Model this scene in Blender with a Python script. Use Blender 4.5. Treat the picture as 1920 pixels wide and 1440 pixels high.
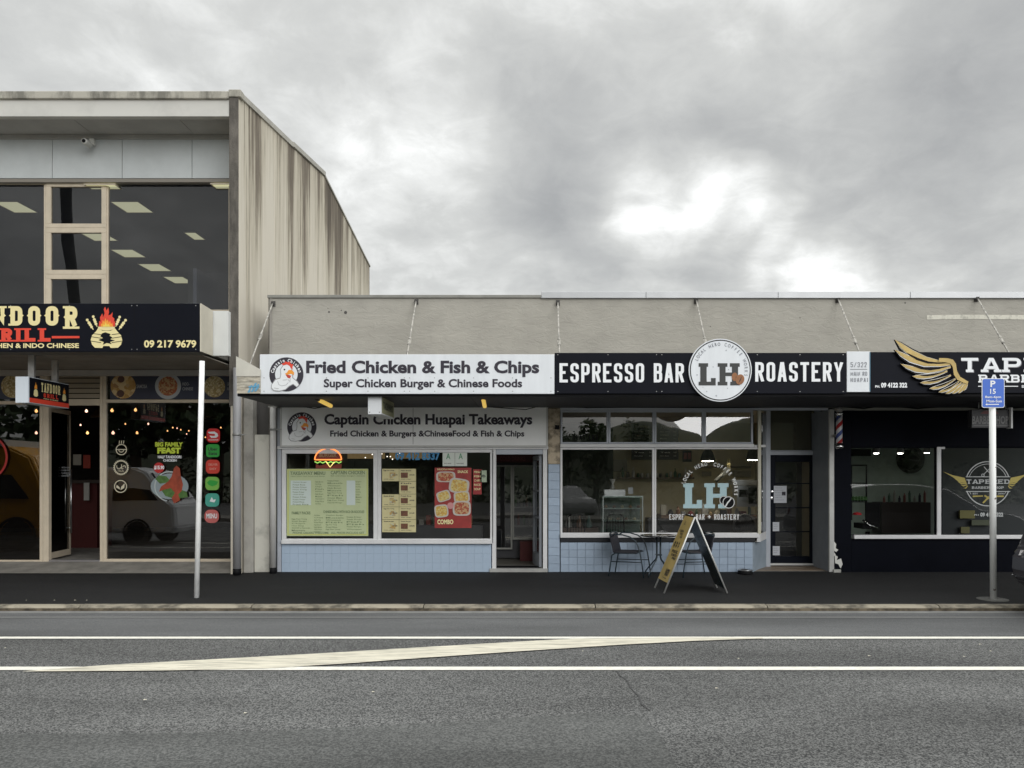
import bpy, bmesh, math, random
from mathutils import Vector, Matrix
R = math.radians
random.seed(7)
for o in list(bpy.data.objects):
    bpy.data.objects.remove(o, do_unlink=True)
scene = bpy.context.scene
COL = scene.collection

# ------------------------------------------------------------------ camera
F = 1420.0          # focal length of the photograph in its pixels
CAMD = 13.8         # metres from the camera to the wall of the shops (y = 0)
EYE = 1.72
cd = bpy.data.cameras.new('camera'); cam = bpy.data.objects.new('camera', cd); COL.objects.link(cam)
cam.location = (0, -CAMD, EYE); cam.rotation_euler = (R(90), 0, 0)
cd.sensor_width = 36; cd.lens = F/1920*36
cd.shift_x = -50/1920; cd.shift_y = 175/1920
cd.clip_end = 3000; cd.clip_start = 0.05
scene.camera = cam

# ------------------------------------------------------------------ world
world = bpy.data.worlds.new('World'); scene.world = world; world.use_nodes = True
def build_world():
    nt = world.node_tree; N = nt.nodes; L = nt.links
    for n in list(N): N.remove(n)
    out = N.new('ShaderNodeOutputWorld'); bg = N.new('ShaderNodeBackground')
    L.new(bg.outputs[0], out.inputs[0])
    tc = N.new('ShaderNodeTexCoord')
    def math_(op, a, b=None, clamp=False):
        n = N.new('ShaderNodeMath'); n.operation = op; n.use_clamp = clamp
        for i, v in enumerate((a, b)):
            if v is None: continue
            if isinstance(v, (int, float)): n.inputs[i].default_value = v
            else: L.new(v, n.inputs[i])
        return n.outputs[0]
    # warp the direction a little so that cloud shapes are ragged
    nw = N.new('ShaderNodeTexNoise'); nw.inputs['Scale'].default_value = 4.5; nw.inputs['Detail'].default_value = 5
    L.new(tc.outputs['Generated'], nw.inputs['Vector'])
    sub = N.new('ShaderNodeVectorMath'); sub.operation = 'SUBTRACT'; sub.inputs[1].default_value = (.5, .5, .5)
    L.new(nw.outputs['Color'], sub.inputs[0])
    sc_ = N.new('ShaderNodeVectorMath'); sc_.operation = 'SCALE'; sc_.inputs['Scale'].default_value = .15
    L.new(sub.outputs[0], sc_.inputs[0])
    ad = N.new('ShaderNodeVectorMath'); ad.operation = 'ADD'
    L.new(tc.outputs['Generated'], ad.inputs[0]); L.new(sc_.outputs[0], ad.inputs[1])
    nm = N.new('ShaderNodeVectorMath'); nm.operation = 'NORMALIZE'; L.new(ad.outputs[0], nm.inputs[0])
    # cloud deck noise, squashed towards the horizon
    sx = N.new('ShaderNodeSeparateXYZ'); L.new(tc.outputs['Generated'], sx.inputs[0])
    den = math_('ADD', math_('MAXIMUM', sx.outputs[2], 0.0), .28)
    cx = N.new('ShaderNodeCombineXYZ')
    L.new(math_('DIVIDE', sx.outputs[0], den), cx.inputs[0]); L.new(math_('DIVIDE', sx.outputs[1], den), cx.inputs[1])
    n1 = N.new('ShaderNodeTexNoise'); n1.inputs['Scale'].default_value = 1.5; n1.inputs['Detail'].default_value = 9
    n1.inputs['Roughness'].default_value = .55; n1.inputs['Distortion'].default_value = .35
    L.new(cx.outputs[0], n1.inputs['Vector'])
    val = math_('MULTIPLY', math_('SUBTRACT', n1.outputs['Fac'], .5), 1.0)
    n2 = N.new('ShaderNodeTexNoise'); n2.inputs['Scale'].default_value = 3.6; n2.inputs['Detail'].default_value = 8
    n2.inputs['Roughness'].default_value = .6
    L.new(cx.outputs[0], n2.inputs['Vector'])
    val = math_('ADD', val, math_('MULTIPLY', math_('SUBTRACT', n2.outputs['Fac'], .5), .55))
    n3 = N.new('ShaderNodeTexNoise'); n3.inputs['Scale'].default_value = 9; n3.inputs['Detail'].default_value = 8
    n3.inputs['Roughness'].default_value = .62; n3.inputs['Distortion'].default_value = .6
    L.new(cx.outputs[0], n3.inputs['Vector'])
    val = math_('ADD', val, math_('MULTIPLY', math_('SUBTRACT', n3.outputs['Fac'], .5), .38))
    # (px, py, radius deg, amount): the lighter and darker banks seen over the roofs
    blobs = SKY_BLOBS
    for px, py, rad, amp in blobs:
        d = Vector(((px-1010)/F, 1, (895-py)/F)).normalized()
        dp = N.new('ShaderNodeVectorMath'); dp.operation = 'DOT_PRODUCT'; dp.inputs[1].default_value = d
        L.new(nm.outputs[0], dp.inputs[0])
        mr = N.new('ShaderNodeMapRange'); mr.interpolation_type = 'SMOOTHSTEP'
        mr.inputs[1].default_value = math.cos(R(rad)); mr.inputs[2].default_value = math.cos(R(rad*.12))
        mr.inputs[3].default_value = 0; mr.inputs[4].default_value = amp
        L.new(dp.outputs['Value'], mr.inputs[0]); val = math_('ADD', val, mr.outputs[0])
    val = math_('ADD', val, SKY_BASE)
    rp = N.new('ShaderNodeValToRGB'); L.new(val, rp.inputs[0])
    e = rp.color_ramp.elements
    e[0].position = 0.0; e[0].color = (.275, .283, .283, 1)
    e[1].position = 1.0; e[1].color = (.90, .91, .90, 1)
    for p_, c_ in ((.25, (.345, .352, .355)), (.5, (.435, .442, .438)), (.72, (.55, .557, .545)), (.87, (.70, .708, .695))):
        q = e.new(p_); q.color = (*c_, 1)
    # overcast skies grow brighter towards the zenith
    zb = N.new('ShaderNodeMapRange'); zb.interpolation_type = 'SMOOTHSTEP'
    zb.inputs[1].default_value = .5; zb.inputs[2].default_value = 1.0; zb.inputs[3].default_value = 1.0; zb.inputs[4].default_value = ZENITH
    L.new(sx.outputs[2], zb.inputs[0])
    mul = N.new('ShaderNodeVectorMath'); mul.operation = 'SCALE'
    L.new(rp.outputs[0], mul.inputs[0]); L.new(zb.outputs[0], mul.inputs['Scale'])
    sky = N.new('ShaderNodeTexSky'); sky.sky_type = 'NISHITA'; sky.sun_disc = False
    sky.sun_elevation = R(SUN_EL); sky.sun_rotation = R(SUN_ROT)
    sk = N.new('ShaderNodeVectorMath'); sk.operation = 'SCALE'; sk.inputs['Scale'].default_value = .06
    L.new(sky.outputs[0], sk.inputs[0])
    mx = N.new('ShaderNodeMix'); mx.data_type = 'RGBA'; mx.inputs['Factor'].default_value = .94
    L.new(sk.outputs[0], mx.inputs['A']); L.new(mul.outputs[0], mx.inputs['B'])
    L.new(mx.outputs['Result'], bg.inputs[0]); bg.inputs[1].default_value = 1.0
SKY_BASE = .645
ZENITH = 3.4
SUN_EL, SUN_ROT = 20, 150
SKY_BLOBS = [(120, 130, 16, .17), (760, 420, 12, .12), (560, 130, 14, .10), (1165, 352, 4.2, .22), (1250, 362, 4.6, .26), (1330, 378, 4.4, .22), (1400, 400, 4.6, .26), (1440, 460, 4.0, .12), (1195, 430, 2.6, .16), (1210, 500, 5, .02), (1350, 490, 4, -.10),
             (1500, 520, 4.2, .26), (1570, 530, 3.5, .20), (1650, 520, 6, .15), (1200, 230, 12, -.20), (1560, 270, 12, -.22), (1850, 180, 12, -.16), (880, 120, 9, -.06),
             (1050, 480, 7, -.10), (1780, 440, 10, -.10), (1450, 40, 14, .16), (1200, 60, 10, .10), (300, 60, 12, -.05), (1700, 60, 16, .12), (650, 250, 12, .02), (1150, 60, 14, .06), (1150, 260, 8, -.10), (1020, 330, 6, -.06)]
build_world()
sd = bpy.data.lights.new('sun', 'SUN'); sun = bpy.data.objects.new('sun', sd); COL.objects.link(sun)
sd.energy = 1.5; sd.angle = R(50); sd.color = (1, 1, 1)
sv = Vector((math.sin(R(30))*math.cos(R(SUN_EL)), -math.cos(R(30))*math.cos(R(SUN_EL)), math.sin(R(SUN_EL))))
sun.location = sv*40; sun.rotation_euler = sv.to_track_quat('Z', 'Y').to_euler()
scene.view_settings.view_transform = 'Standard'; scene.view_settings.look = 'None'
scene.view_settings.gamma = 1; scene.view_settings.exposure = 0.35
scene.view_settings.use_curve_mapping = False
scene.render.engine = 'CYCLES'
scene.cycles.max_bounces = 8; scene.cycles.transparent_max_bounces = 12; scene.cycles.diffuse_bounces = 4
scene.cycles.glossy_bounces = 4

# ------------------------------------------------------------------ helpers
def PX(px, d): return (px-1010)/F*d
def PZ(py, d): return EYE-(py-895)/F*d
def PY(d): return d-CAMD
def P(px, py, d): return (PX(px, d), d-CAMD, PZ(py, d))

_m = {}
def mat(name, col, rough=.6, metal=0, var=0, vs=3, stretch=(1, 1, 1), bump=0, bs=40, bstretch=None, emit=0, ecol=None, rnd=0, spec=.5, col2=None, ramp=(.35, .7), coat=0, vdetail=6):
    if name in _m: return _m[name]
    m = bpy.data.materials.new(name); m.use_nodes = True; _m[name] = m
    nt = m.node_tree; N = nt.nodes; L = nt.links; b = N['Principled BSDF']
    c = (*col, 1)
    b.inputs['Base Color'].default_value = c; b.inputs['Roughness'].default_value = rough; b.inputs['Metallic'].default_value = metal
    b.inputs['Specular IOR Level'].default_value = spec
    b.inputs['Coat Weight'].default_value = coat
    if emit:
        b.inputs['Emission Color'].default_value = (*(ecol or col), 1); b.inputs['Emission Strength'].default_value = emit
    if var or bump:
        tc = N.new('ShaderNodeTexCoord')
    cur = None
    if var:
        mp = N.new('ShaderNodeMapping'); mp.inputs['Scale'].default_value = stretch; L.new(tc.outputs['Object'], mp.inputs[0])
        n = N.new('ShaderNodeTexNoise'); n.inputs['Scale'].default_value = vs; n.inputs['Detail'].default_value = vdetail; n.inputs['Roughness'].default_value = .62
        L.new(mp.outputs[0], n.inputs['Vector'])
        r = N.new('ShaderNodeValToRGB'); L.new(n.outputs['Fac'], r.inputs[0])
        r.color_ramp.elements[0].position = ramp[0]; r.color_ramp.elements[1].position = ramp[1]
        c2 = col2 or tuple(x*(1-var) for x in col)
        r.color_ramp.elements[0].color = (*c2, 1); r.color_ramp.elements[1].color = c
        cur = r.outputs[0]; L.new(cur, b.inputs['Base Color'])
    if rnd:
        oi = N.new('ShaderNodeObjectInfo'); mr = N.new('ShaderNodeMapRange'); mr.inputs[3].default_value = 1-rnd; mr.inputs[4].default_value = 1+rnd*.5
        L.new(oi.outputs['Random'], mr.inputs[0])
        h = N.new('ShaderNodeHueSaturation'); L.new(mr.outputs[0], h.inputs['Value'])
        if cur: L.new(cur, h.inputs['Color'])
        else: h.inputs['Color'].default_value = c
        L.new(h.outputs[0], b.inputs['Base Color'])
    if bump:
        mp2 = N.new('ShaderNodeMapping'); mp2.inputs['Scale'].default_value = bstretch or (1, 1, 1); L.new(tc.outputs['Object'], mp2.inputs[0])
        n2 = N.new('ShaderNodeTexNoise'); n2.inputs['Scale'].default_value = bs; n2.inputs['Detail'].default_value = 5
        L.new(mp2.outputs[0], n2.inputs['Vector'])
        bp = N.new('ShaderNodeBump'); bp.inputs['Strength'].default_value = min(1, bump); bp.inputs['Distance'].default_value = .02
        L.new(n2.outputs['Fac'], bp.inputs['Height']); L.new(bp.outputs[0], b.inputs['Normal'])
    return m

def glass_mat(name, tint=(.8, .82, .82), k=1.0, ior=1.75, rough=0.0, dirt=.03):
    m = bpy.data.materials.new(name); m.use_nodes = True; nt = m.node_tree; N = nt.nodes; L = nt.links
    for n in list(N): N.remove(n)
    out = N.new('ShaderNodeOutputMaterial'); tr = N.new('ShaderNodeBsdfTransparent'); gl = N.new('ShaderNodeBsdfGlossy'); fr = N.new('ShaderNodeFresnel')
    df = N.new('ShaderNodeBsdfDiffuse'); df.inputs[0].default_value = (.55, .56, .55, 1)
    tr.inputs[0].default_value = (*tint, 1); gl.inputs[1].default_value = rough; fr.inputs[0].default_value = ior
    gl.inputs[0].default_value = (k, k, k, 1)
    mx = N.new('ShaderNodeMixShader'); L.new(fr.outputs[0], mx.inputs[0]); L.new(tr.outputs[0], mx.inputs[1]); L.new(gl.outputs[0], mx.inputs[2])
    tc = N.new('ShaderNodeTexCoord'); nz = N.new('ShaderNodeTexNoise'); nz.inputs['Scale'].default_value = 1.7; nz.inputs['Detail'].default_value = 8
    L.new(tc.outputs['Object'], nz.inputs['Vector'])
    mr = N.new('ShaderNodeMapRange'); mr.inputs[1].default_value = .4; mr.inputs[2].default_value = .8; mr.inputs[3].default_value = 0; mr.inputs[4].default_value = dirt
    L.new(nz.outputs['Fac'], mr.inputs[0])
    m2 = N.new('ShaderNodeMixShader'); L.new(mr.outputs[0], m2.inputs[0]); L.new(mx.outputs[0], m2.inputs[1]); L.new(df.outputs[0], m2.inputs[2])
    n3 = N.new('ShaderNodeTexNoise'); n3.inputs['Scale'].default_value = .9; n3.inputs['Detail'].default_value = 1; L.new(tc.outputs['Object'], n3.inputs['Vector'])
    bp = N.new('ShaderNodeBump'); bp.inputs['Strength'].default_value = .12; bp.inputs['Distance'].default_value = .02
    L.new(n3.outputs['Fac'], bp.inputs['Height']); L.new(bp.outputs[0], gl.inputs['Normal'])
    L.new(m2.outputs[0], out.inputs[0]); _m[name] = m; return m

class B:
    """collects faces in world coordinates; build() links them as one object"""
    def __init__(s): s.v = []; s.f = []; s.mi = []; s.sm = []; s.cur = 0; s.smooth = False; s.marks = []
    def add(s, vs, fs):
        k = len(s.v); s.v += [tuple(v) for v in vs]
        for f in fs: s.f.append([k+i for i in f]); s.mi.append(s.cur); s.sm.append(s.smooth)
        return s
    def mat(s, i): s.cur = i; return s
    def box(s, x0, x1, y0, y1, z0, z1):
        if x0 > x1: x0, x1 = x1, x0
        if y0 > y1: y0, y1 = y1, y0
        if z0 > z1: z0, z1 = z1, z0
        return s.add([(x0,y0,z0),(x1,y0,z0),(x1,y1,z0),(x0,y1,z0),(x0,y0,z1),(x1,y0,z1),(x1,y1,z1),(x0,y1,z1)],
              [(0,3,2,1),(4,5,6,7),(0,1,5,4),(1,2,6,5),(2,3,7,6),(3,0,4,7)])
    def rect(s, px0, py0, px1, py1, d, t=.05):        # a board whose face stands d metres from the camera's plane, t thick
        return s.box(PX(px0, d), PX(px1, d), PY(d), PY(d)+t, PZ(py1, d), PZ(py0, d))
    def prism(s, pts, y0, y1):                          # outline (x, z), extruded along y
        n = len(pts); a = [(x, y0, z) for x, z in pts]; b = [(x, y1, z) for x, z in pts]
        ar = sum(pts[i][0]*pts[(i+1) % n][1]-pts[(i+1) % n][0]*pts[i][1] for i in range(n))
        fs = [list(range(n)), list(range(2*n-1, n-1, -1))] + [(i, n+i, n+(i+1) % n, (i+1) % n) for i in range(n)]
        if ar < 0: fs = [list(reversed(f)) for f in fs]
        return s.add(a+b, fs)
    def slab(s, pts, z0, z1):                           # outline (x, y), extruded along z
        n = len(pts); a = [(x, y, z0) for x, y in pts]; b = [(x, y, z1) for x, y in pts]
        return s.add(a+b, [list(range(n))[::-1], list(range(n, 2*n))] + [(i, (i+1) % n, n+(i+1) % n, n+i) for i in range(n)])
    def hexa(s, bot, top):
        return s.add(list(bot)+list(top), [(0,3,2,1),(4,5,6,7),(0,1,5,4),(1,2,6,5),(2,3,7,6),(3,0,4,7)])
    def tube(s, pts, r, n=8, caps=True):
        pts = [Vector(p) for p in pts]; rr = r if isinstance(r, (list, tuple)) else [r]*len(pts)
        vs = []; fs = []; up = None
        for i, p in enumerate(pts):
            t = ((pts[min(i+1, len(pts)-1)]-p).normalized() + (p-pts[max(i-1, 0)]).normalized())
            t = t.normalized() if t.length > 1e-6 else Vector((0, 0, 1))
            if up is None: up = Vector((0, 0, 1)) if abs(t.z) < .9 else Vector((1, 0, 0))
            a = t.cross(up).normalized(); b = t.cross(a).normalized()
            for k in range(n):
                th = 2*math.pi*k/n; vs.append(p+a*math.cos(th)*rr[i]+b*math.sin(th)*rr[i])
        for i in range(len(pts)-1):
            for k in range(n):
                q = (k+1) % n; fs.append((i*n+k, i*n+q, (i+1)*n+q, (i+1)*n+k))
        if caps: fs += [list(range(n))[::-1], [(len(pts)-1)*n+k for k in range(n)]]
        sm = s.smooth; s.smooth = True; s.add(vs, fs); s.smooth = sm; return s
    def lathe(s, prof, c, axis='z', n=24):
        vs = []; fs = []
        for r, h in prof:
            for k in range(n):
                a = 2*math.pi*k/n; u, w = r*math.cos(a), r*math.sin(a)
                vs.append({'z': (c[0]+u, c[1]+w, c[2]+h), 'y': (c[0]+u, c[1]+h, c[2]+w), 'x': (c[0]+h, c[1]+u, c[2]+w)}[axis])
        for i in range(len(prof)-1):
            for k in range(n):
                q = (k+1) % n; f = (i*n+k, i*n+q, (i+1)*n+q, (i+1)*n+k); fs.append(f if axis != 'y' else f[::-1])
        if prof[0][0] > 1e-5: fs.append(list(range(n))[::-1])
        if prof[-1][0] > 1e-5: fs.append([(len(prof)-1)*n+k for k in range(n)])
        sm = s.smooth; s.smooth = n > 12; s.add(vs, fs); s.smooth = sm; return s
    def flat(s, v2, f2, y, layer=0):                    # print: (x, z) faces facing the street at depth y
        return s.add([(a[0], y-(a[2] if len(a) > 2 else 0), a[1]) for a in v2], f2)
    def build(s, name, m, parent=None, bevel=0, label=None, cat=None, group=None, kind=None):
        me = bpy.data.meshes.new(name)
        if parent is None:
            xs = [v[0] for v in s.v]; ys = [v[1] for v in s.v]; zs = [v[2] for v in s.v]
            org = Vector(((min(xs)+max(xs))/2, (min(ys)+max(ys))/2, min(zs)))
            if kind == 'structure': org = Vector((0, 0, 0))
        else:
            org = Vector((0, 0, 0)); p = parent
            while p is not None: org += p.location; p = p.parent
        me.from_pydata([(v[0]-org.x, v[1]-org.y, v[2]-org.z) for v in s.v], [], s.f)
        for mm in (m if isinstance(m, (list, tuple)) else [m]): me.materials.append(mm)
        me.polygons.foreach_set('material_index', s.mi); me.polygons.foreach_set('use_smooth', s.sm)
        if bevel:
            bm = bmesh.new(); bm.from_mesh(me)
            es = [e for e in bm.edges if len(e.link_faces) == 2 and e.calc_face_angle(0) > .5]
            bmesh.ops.bevel(bm, geom=es, offset=bevel, segments=2 if bevel > .01 else 1, affect='EDGES', profile=.6, clamp_overlap=True)
            bm.to_mesh(me); bm.free()
        o = bpy.data.objects.new(name, me); COL.objects.link(o)
        if parent is None: o.location = org
        else: o.parent = parent
        tag(o, label, cat, group, kind); return o

def tag(o, label=None, cat=None, group=None, kind=None):
    if label: o['label'] = label
    if cat: o['category'] = cat
    if group: o['group'] = group
    if kind: o['kind'] = kind
    return o
def empty(name, loc, label=None, cat=None, group=None, kind=None):
    o = bpy.data.objects.new(name, None); COL.objects.link(o); o.location = loc; o.empty_display_size = .1
    return tag(o, label, cat, group, kind)
def kids(o): return [c for c in bpy.data.objects if c.parent == o]
def copy_tree(o, parent=None):
    c = o.copy(); COL.objects.link(c); c.parent = parent
    for ch in kids(o): copy_tree(ch, c)
    return c

# ------------------------------------------------------------------ lettering
_tc = {}
def glyphs(txt, bold=0.0, space=1.0):
    key = (txt, bold, space)
    if key in _tc: return _tc[key]
    cu = bpy.data.curves.new('t', 'FONT'); cu.body = txt; cu.size = 1; cu.offset = bold; cu.resolution_u = 3; cu.space_character = space
    o = bpy.data.objects.new('t', cu); COL.objects.link(o)
    dg = bpy.context.evaluated_depsgraph_get()
    me = bpy.data.meshes.new_from_object(o.evaluated_get(dg))
    v = [(a.co.x, a.co.y) for a in me.vertices]; f = [list(p.vertices) for p in me.polygons]
    bpy.data.objects.remove(o); bpy.data.curves.remove(cu); bpy.data.meshes.remove(me)
    _tc[key] = (v, f); return v, f

# monoline capitals: centre lines in a unit box; 'r' = corners rounded, 's' = straight
G = {
 'A': [('s', [(0, 0), (.40, 1)]), ('s', [(1, 0), (.60, 1)]), ('s', [(.17, .27), (.83, .27)])],
 'B': [('s', [(0, 0), (0, 1)]), ('r', [(0, 1), (.95, 1), (.95, .53), (0, .53)]), ('r', [(0, .53), (1, .53), (1, 0), (0, 0)])],
 'C': [('r', [(1, .72), (1, 1), (0, 1), (0, 0), (1, 0), (1, .28)])],
 'D': [('s', [(0, 0), (0, 1)]), ('r', [(0, 1), (1, 1), (1, 0), (0, 0)])],
 'E': [('s', [(1, 1), (0, 1), (0, 0), (1, 0)]), ('s', [(0, .52), (.85, .52)])],
 'F': [('s', [(1, 1), (0, 1), (0, 0)]), ('s', [(0, .52), (.85, .52)])],
 'G': [('r', [(1, .72), (1, 1), (0, 1), (0, 0), (1, 0), (1, .5), (.55, .5)])],
 'H': [('s', [(0, 0), (0, 1)]), ('s', [(1, 0), (1, 1)]), ('s', [(0, .5), (1, .5)])],
 'I': [('s', [(.5, 0), (.5, 1)])],
 'K': [('s', [(0, 0), (0, 1)]), ('s', [(0, .42), (1, 1)]), ('s', [(.3, .55), (1, 0)])],
 'L': [('s', [(0, 1), (0, 0), (1, 0)])],
 'M': [('s', [(0, 0), (0, 1), (.5, .3), (1, 1), (1, 0)])],
 'N': [('s', [(0, 0), (0, 1), (1, 0), (1, 1)])],
 'O': [('c', [(0, 0), (0, 1), (1, 1), (1, 0)])],
 'P': [('s', [(0, 0), (0, 1)]), ('r', [(0, 1), (1, 1), (1, .44), (0, .44)])],
 'R': [('s', [(0, 0), (0, 1)]), ('r', [(0, 1), (1, 1), (1, .5), (0, .5)]), ('s', [(.55, .5), (1, 0)])],
 'S': [('r', [(1, .73), (1, 1), (0, 1), (0, .55), (1, .45), (1, 0), (0, 0), (0, .27)])],
 'T': [('s', [(0, 1), (1, 1)]), ('s', [(.5, 1), (.5, 0)])],
 'U': [('r', [(0, 1), (0, 0), (1, 0), (1, 1)])],
 'W': [('s', [(0, 1), (.25, 0), (.5, .8), (.75, 0), (1, 1)])],
 'Y': [('s', [(0, 1), (.5, .45), (1, 1)]), ('s', [(.5, .45), (.5, 0)])],
 '0': [('c', [(0, 0), (0, 1), (1, 1), (1, 0)])],
 '1': [('s', [(.15, .8), (.55, 1), (.55, 0)])],
 '2': [('r', [(0, .72), (0, 1), (1, 1), (1, .55), (0, 0)]), ('s', [(0, 0), (1, 0)])],
 '3': [('r', [(0, .75), (0, 1), (1, 1), (1, .52), (.35, .52)]), ('r', [(.35, .52), (1, .52), (1, 0), (0, 0), (0, .25)])],
 '4': [('s', [(.75, 0), (.75, 1), (0, .28), (1, .28)])],
 '5': [('s', [(1, 1), (0, 1), (0, .6)]), ('r', [(0, .58), (1, .58), (1, 0), (0, 0), (0, .22)])],
 '/': [('s', [(0, 0), (1, 1)])], '-': [('s', [(.1, .5), (.9, .5)])],
}
SER = {'A': [(0, 0), (1, 0)], 'B': [(0, 0), (0, 1)], 'D': [(0, 0), (0, 1)], 'E': [(0, 0), (0, 1)], 'H': [(0, 0), (0, 1), (1, 0), (1, 1)],
       'I': [(.5, 0), (.5, 1)], 'L': [(0, 0), (0, 1)], 'N': [(0, 0), (0, 1), (1, 1)], 'P': [(0, 0), (0, 1)], 'R': [(0, 0), (0, 1), (1, 0)], 'T': [(.5, 0)]}
def stroke_word(txt, w=.42, gap=.16, st=.17, serif=0, notch=0, rad=None):
    """capital height 1; returns 2-D faces with tiny layer offsets so that strokes never share a plane"""
    V = []; Fc = []; x0 = 0; lay = [0]
    def strip(pts, closed=False):
        lay[0] = (lay[0]+1) % 9; l = .00035*lay[0]; k0 = len(V); h = st/2
        pts = [p for i, p in enumerate(pts) if i == 0 or (Vector(p)-Vector(pts[i-1])).length > .004]
        if closed and (Vector(pts[0])-Vector(pts[-1])).length < .004: pts.pop()
        n = len(pts)
        for i, p in enumerate(pts):
            p = Vector(p)
            a = Vector(pts[i-1]) if (i or closed) else None; b = Vector(pts[(i+1) % n]) if (i < n-1 or closed) else None
            d1 = (p-a).normalized() if a is not None else None; d2 = (b-p).normalized() if b is not None else None
            if d1 is None: d1 = d2
            if d2 is None: d2 = d1
            t = d1+d2; t = t.normalized() if t.length > .01 else d1
            nn = Vector((-t.y, t.x)); m = h/max(.35, nn.dot(Vector((-d1.y, d1.x))))
            V.append((p.x+nn.x*m, min(1, max(0, p.y+nn.y*m)), l)); V.append((p.x-nn.x*m, min(1, max(0, p.y-nn.y*m)), l))
        for i in range(n if closed else n-1):
            j = (i+1) % n; Fc.append([k0+2*i, k0+2*i+1, k0+2*j+1, k0+2*j])
    def fillet(pts, r, closed=False):
        out = []; n = len(pts)
        for i in range(n):
            if not closed and i in (0, n-1): out.append(pts[i]); continue
            p = Vector(pts[i]); a = Vector(pts[i-1]); b = Vector(pts[(i+1) % n]); va = a-p; vb = b-p
            q = min(r, va.length*(.5 if (closed or i > 1) else .98), vb.length*(.5 if (closed or i < n-2) else .98))
            A = p+va.normalized()*q; Bq = p+vb.normalized()*q
            for t in (0, .17, .36, .64, .83, 1):
                out.append(tuple((1-t)**2*A+2*t*(1-t)*p+t*t*Bq))
        return out
    for ch in txt:
        if ch == ' ': x0 += w*.55+gap; continue
        cw = w if ch not in 'I1' else w*.35
        if ch == 'W' or ch == 'M': cw = w*1.35
        iw = cw-st; ih = 1-st
        T = lambda p: (x0+st/2+p[0]*iw, st/2+p[1]*ih)
        for kind, pts in G[ch]:
            q = [T(p) for p in pts]
            r_ = rad if rad is not None else iw*.48
            if kind == 'r': q = fillet(q, r_)
            if kind == 'c': q = fillet(q, r_, True); strip(q, True)
            elif ch == 'U': q[0] = (q[0][0], 1); q[-1] = (q[-1][0], 1); strip(q)
            else:
                if ch == 'A' and pts[0][1] != pts[1][1]:
                    q = [tuple(Vector(q[0])-(Vector(q[1])-Vector(q[0])).normalized()*st*.7), tuple(Vector(q[1])+(Vector(q[1])-Vector(q[0])).normalized()*st*.7)]
                elif kind == 's' and ch not in 'A': # square ends reach the full cap height
                    a, b = Vector(q[0]), Vector(q[1]); e = (a-b).normalized()*st/2; q[0] = tuple(a+e) if abs(e.x) < .2*st or len(pts) > 2 or ch in 'T-' else q[0]
                    a, b = Vector(q[-1]), Vector(q[-2]); e = (a-b).normalized()*st/2; q[-1] = tuple(a+e) if abs(e.x) < .2*st or len(pts) > 2 or ch in 'T-' else q[-1]
                strip(q)
        if serif:
            for sx, sz in SER.get(ch, []):
                cx, cz = T((sx, sz)); s0, st0 = st, st; lay[0] = (lay[0]+1) % 9; l = .00035*lay[0]
                hh = serif; cz = hh/2 if sz == 0 else 1-hh/2; k = len(V); ww = st*.95
                V.extend([(cx-ww, cz-hh/2, l), (cx+ww, cz-hh/2, l), (cx+ww, cz+hh/2, l), (cx-ww, cz+hh/2, l)]); Fc.append([k, k+1, k+2, k+3])
        if notch and ch in 'DONRTA':
            for sx in ((0, 1) if ch in 'DON' else (0,)):
                cx, cz = T((sx, .52)); sg = -1 if sx == 0 else 1; l = .0035; k = len(V)
                V.extend([(cx+sg*st*.4, cz-.09, l), (cx+sg*(st*.5+notch), cz, l), (cx+sg*st*.4, cz+.09, l)]); Fc.append([k, k+1, k+2])
        x0 += cw+gap
    return V, Fc
def fit(v2, x0, x1, z0, z1):
    xs = [v[0] for v in v2]; zs = [v[1] for v in v2]; a, b, c, d = min(xs), max(xs), min(zs), max(zs)
    return [(x0+(v[0]-a)/(b-a)*(x1-x0), z0+(v[1]-c)/(d-c)*(z1-z0), *(v[2:])) for v in v2]
def put(bd, vf, px0, py0, px1, py1, d):
    """lay 2-D lettering on a street-facing plane so that it fills the box"""
    bd.marks.append((len(bd.v), len(bd.f))); v, f = vf; bd.flat(fit(v, PX(px0, d), PX(px1, d), PZ(py1, d), PZ(py0, d)), f, PY(d)); return bd
def text(bd, s, px0, py0, px1, py1, d, bold=.012, space=1.0): return put(bd, glyphs(s, bold, space), px0, py0, px1, py1, d)
def arc_text(bd, s, cx, cz, y, r, a0, a1, h, bold=.01, stretch=1.0):
    """letters along a circle, angles in degrees clockwise from the top"""
    n = len(s)
    for i, ch in enumerate(s):
        if ch == ' ': continue
        v, f = glyphs(ch, bold); xs = [p[0] for p in v]; m = (min(xs)+max(xs))/2
        a = R(a0+(a1-a0)*i/(n-1)); ca, sa = math.cos(a), math.sin(a); q = []
        for x, z in v:
            x = (x-m)*h*stretch; z = z*h/.72
            q.append((cx+x*ca+(r+z)*sa, cz-x*sa+(r+z)*ca))
        bd.flat(q, f, y)
    return bd
def disc(bd, cx, cz, y, r, n=32, rz=None, t=0):
    pts = [(cx+r*math.cos(2*math.pi*k/n), cz+(rz or r)*math.sin(2*math.pi*k/n)) for k in range(n)]
    if t: bd.prism(pts, y, y+t)
    else: bd.add([(x, y, z) for x, z in pts], [list(range(n))])
    return bd
def ring(bd, cx, cz, y, r0, r1, a0=0, a1=360, n=40):
    k0 = len(bd.v); vs = []; fs = []; full = abs(a1-a0) >= 359.9; m = n if full else n+1
    for k in range(m):
        a = R(a0+(a1-a0)*k/n); vs += [(cx+r0*math.sin(a), y, cz+r0*math.cos(a)), (cx+r1*math.sin(a), y, cz+r1*math.cos(a))]
    for k in range(n):
        j = (k+1) % m; fs.append((2*k, 2*k+1, 2*j+1, 2*j))
    bd.add(vs, fs); return bd
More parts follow.
